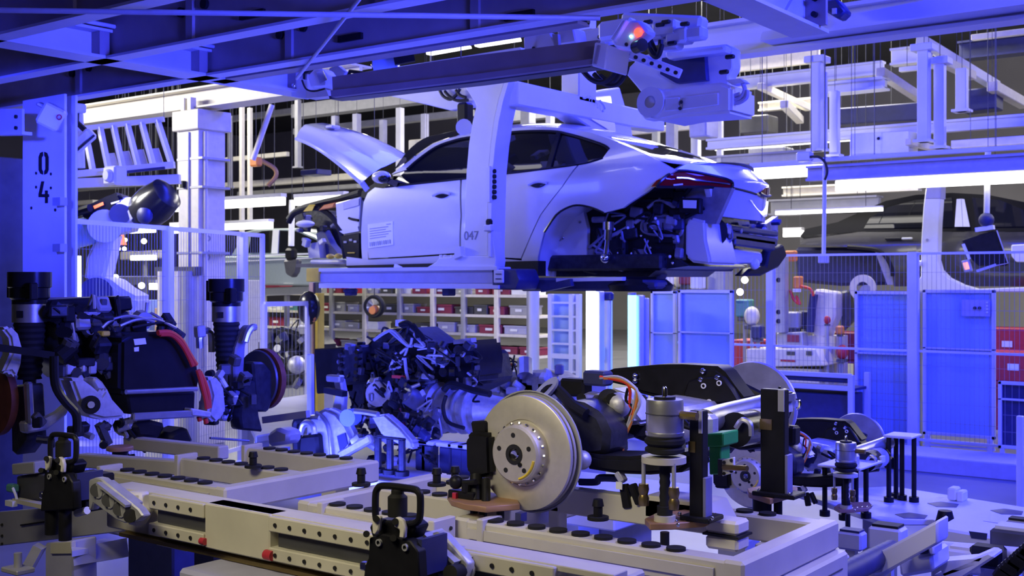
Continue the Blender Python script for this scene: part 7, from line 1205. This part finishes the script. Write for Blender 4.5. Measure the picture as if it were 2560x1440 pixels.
for i, (a, m, lb, sz) in enumerate((((2068, 800), 'red_plastic', 'small red bottle beside the cream robot', .09), ((2105, 880), 'red_plastic', 'red valve wheel right of the cream box', .16), ((2070, 880), 'lavender', 'lavender pump next to the red valve wheel', .14), ((1880, 790), 'cream', 'cream machine shroud left of the blue fence post', .22), ((1862, 770), 'teal', 'teal machine block right of the blue screens', .22), ((1895, 830), 'navy', 'dark leg of the cream shroud', .16), ((2100, 825), 'orange', 'orange handle on the maroon trolley', .1), ((1985, 800), 'grey_steel', 'grey gripper block beside the screw column', .2), ((2015, 795), 'navy', 'dark blue hose block beside the cream robot', .18), ((1700, 700), 'cream', 'cream bag shape above the narrow blue screen', .2), ((1745, 705), 'label_white', 'white cover above the wide blue screen', .18), ((1660, 690), 'label_white', 'white sheet box above the narrow screen', .24), ((1800, 700), 'grey_steel', 'grey box above the wide blue screen', .3), ((1720, 690), 'maroon', 'maroon machine block above the wide blue screen', .22))):
    q = oy(*a, 15.6 + .15 * (i % 5)); t = T('machine_part', lb, 'machine part', q, 'machinery behind the fence'); mk('body', m, t, ('sph', q, sz * .55, 12, (1, .8, 1.2)) if i in (0, 1, 3, 9) else ('cb', q, (sz, sz, sz * 1.2)), bevel=0 if i in (0, 1, 3, 9) else .02); mk('foot', 'dark_steel', t, ('cb', q - V((0, 0, sz * .75)), (sz * .8, sz * .8, sz * .3)), bevel=.01); mk('stem', 'grey_steel', t, ('cyl', V((q.x, q.y, 0)), q - V((0, 0, sz * .8)), .03, None, 8))
be = T('work_bench', 'dark blue bench with open top shelf in front of the right fence', 'bench', oy(2000, 1050, 12.4)); Yb = 12.4
a, c_ = oy(1872, 925, Yb), oy(2128, 925, Yb)
for x in (a.x, c_.x):
    for y in (Yb, Yb + .5): mk('leg', 'white_steel', be, ('box', (x - .03, y - .03, 0), (x + .03, y + .03, a.z)), bevel=.004)
for py_ in (928, 958, 1048): z = oy(1900, py_, Yb).z; mk('rail', 'white_steel', be, ('box', (a.x, Yb - .02, z - .03), (c_.x, Yb + .02, z + .02)), bevel=.004)
z = oy(1900, 962, Yb).z; mk('tray', 'navy', be, ('box', (a.x, Yb + .02, z - .02), (c_.x, Yb + .5, z + .01))); z2 = oy(1900, 1045, Yb).z; mk('cabinet', 'navy', be, ('box', (a.x + .05, Yb + .04, z2), (c_.x - .05, Yb + .5, z - .06)), bevel=.01); mk('top_bar', 'navy', be, ('cyl', V((a.x, Yb + .05, a.z - .06)), V((c_.x, Yb + .05, a.z - .06)), .035))
# post and hanging wheel in the middle
yp = T('marker_post', 'tan and yellow square post below the carrier yellow block', 'post', oy(785, 1000, 9.2)); a = oy(772, 706, 9.2); c_ = oy(800, 706, 9.2); mk('tan_half', 'tan_post', yp, ('box', (a.x, 9.2, 0), (a.x + .07, 9.3, a.z)), bevel=.004); mk('dark_seam', 'dark_steel', yp, ('box', (a.x + .07, 9.22, 0), (a.x + .1, 9.3, a.z))); mk('yellow_half', 'yellow', yp, ('box', (a.x + .1, 9.2, 0), (a.x + .15, 9.3, a.z - .12)), bevel=.004)
tw = T('tyre_ring', 'dark tyre ring with a coppery centre hanging below the carrier rail', 'wheel', oy(937, 765, 11)); q = oy(936, 766, 11); ax = V((.25, -1, 0)).normalized()
mk('tyre', 'rubber', tw, ('lathe', [(.1, -.04), (.135, -.05), (.15, -.02), (.15, .02), (.135, .05), (.1, .04)], q, ax, 32, False)); mk('rim', 'chrome', tw, ('lathe', [(0, 0), (.05, .01), (.11, .03), (.11, -.03), (0, -.03)], q, ax, 28)); mk('hub', 'orange', tw, ('lathe', [(.03, 0), (.06, 0), (.05, .03), (.03, .03)], q + ax * .03 + V((0, 0, -.05)), ax, 20)); mk('bracket', 'brown_plate', tw, ('cb', q + ax * .03 + V((-.02, 0, -.08)), (.1, .03, .06)), bevel=.01); mk('hook', 'dark_steel', tw, ('cyl', q + V((0, 0, .14)), q + V((0, 0, .6)), .008))
tw2 = T('mirror_ball', 'dark bulging shop mirror behind the tan post', 'mirror', at(770, 765, 13)); mk('dome', 'black_gloss', tw2, ('sph', at(772, 770, 13), .16, 14, (1, .6, 1.2))); mk('edge', 'orange', tw2, ('sph', at(782, 775, 12.95), .1, 12, (.7, .5, 1.4))); mk('stem', 'grey_steel', tw2, ('cyl', at(772, 800, 13), at(772, 1000, 13), .03))
# third engine behind the left fence
e3 = T('engine', 'dark blurred engine waiting behind the left mesh gate', 'engine', at(705, 1000, 13.5)); mk('block', 'engine_dark', e3, ('prism', ly([(640, 850), (690, 815), (740, 830), (770, 870), (770, 960), (640, 970)], 10.6), (0, .6, 0)), bevel=.05, seg=2)
clutter(e3, 26, (640, 820, 765, 960), lambda a, b_: oy(a, b_, 10.5), ['engine_dark', 'biw_dark', 'cast_alu', 'dark_steel', 'grey_steel', 'navy'], ['bracket', 'pump', 'fitting'], (.06, .2), .1); mk('gear_end', 'cast_alu', e3, ('sph', oy(742, 912, 10.4), .12, 14)); mk('engine_stand', 'grey_steel', e3, ('box', V((oy(645, 965, 10.7).x, 10.7, 0)), V((oy(765, 965, 10.7).x, 11.2, oy(700, 960, 10.7).z))))
e4 = T('bench', 'grey cluttered bench behind the front axle strut', 'bench', oy(720, 1080, 8.6)); mk('top', 'grey_steel', e4, ('prism', [oz(a, b_, .7) for a, b_ in ((600, 1010), (770, 985), (800, 1060), (640, 1090))], (0, 0, -.06)), bevel=.01)
for i, (a, b_) in enumerate(((620, 1020), (765, 1000), (785, 1055), (655, 1080))): q = oz(a, b_, .7); mk('leg', 'grey_steel', e4, ('box', V((q.x - .04, q.y - .04, 0)), V((q.x + .04, q.y + .04, .66))))
# left hall cabinets, pipes
for i, (P, Y, m, lb) in enumerate((([(300, 740), (330, 740), (330, 1000), (300, 1000)], 11, 'lavender', 'lavender cabinet behind the robot base'), ([(345, 750), (372, 750), (372, 1000), (345, 1000)], 11, 'pale_blue', 'light blue cabinet right of the robot base'), ([(385, 770), (400, 770), (400, 1000), (385, 1000)], 11, 'tan_post', 'tan post left of the blue fence post'), ([(290, 690), (400, 690), (400, 712), (290, 712)], 14, 'grey_steel', 'grey duct above the robot base'), ([(455, 650), (480, 650), (480, 1000), (455, 1000)], 12, 'grey_steel', 'round grey duct left of the P5 column base'), ([(300, 630), (400, 625), (400, 645), (300, 650)], 17, 'cream', 'cream duct below the round lamps'), ([(560, 700), (620, 700), (620, 1000), (560, 1000)], 14, 'lavender', 'pale panel right of the white column base'), ([(640, 720), (770, 715), (770, 735), (640, 740)], 16, 'label_white', 'white shelf edge below the green car'))):
    mk('hall_equipment', m, None, ('prism', ly(P, Y), (0, .3, 0)), bevel=.015, label=lb, cat='equipment', group='left hall equipment')
t = T('pipe_bundle', 'bundle of pale ducts standing at the white column base', 'ducts', P5)
for dx, r in ((-.28, .07), (-.12, .09), (.05, .08), (.2, .1)): mk('duct', ('cream', 'grey_steel')[r > .085], t, ('cyl', P5 + V((dx, -.32, 0)), P5 + V((dx, -.32, 2.0)), r, None, 16))
mk('collar', 'dark_steel', t, ('box', P5 + V((-.4, -.36, 1.95)), P5 + V((.34, -.26, 2.05))))
# ------------------------------------------------------------------ suspension wires for what hangs from the roof
def top_of(o):
    P = [v.co for x in [o] + list(o.children) if x.type == 'MESH' for v in x.data.vertices]
    z = max(p.z for p in P); q = [p for p in P if p.z > z - .02]; return V((sum(p.x for p in q) / len(q), sum(p.y for p in q) / len(q), z))
HANG = ('blue_tray', 'junction_box', 'brace_rod', 'drum_motor', 'tyre_ring', 'hanging_tool', 'crane_cable', 'running_rail', 'orange_bracket', 'red_hose', 'spot_lamp', 'tube_lamp', 'upper_rail', 'warning_cone', 'rail_end_sensor', 'rail_bracket', 'signal_camera', 'drive_unit', 'trolley_plate', 'slanted_guard', 'roof_equipment', 'roof_strut')
for o in [x for x in COL.objects if x.parent is None and x.name.split('.')[0] in HANG]:
    if any(c.name.startswith('hanger') for c in o.children): continue
    q = top_of(o); zt = 3.9 if q.y < 5.8 else 9.0
    mk('hanger_wire', 'dark_steel', o, ('cyl', q - V((0, 0, .01)), V((q.x, q.y, max(zt, q.z + .2))), .004, None, 6))
for o in [x for x in COL.objects if x.parent is None and x.name.split('.')[0] == 'hall_equipment']:
    P = [v.co for v in o.data.vertices]; z = min(p.z for p in P); c = sum((p for p in P), V((0, 0, 0))) / len(P)
    if z > .03: mk('stand', 'grey_steel', o, ('box', V((c.x - .04, c.y - .04, 0)), V((c.x + .04, c.y + .04, z + .02))))
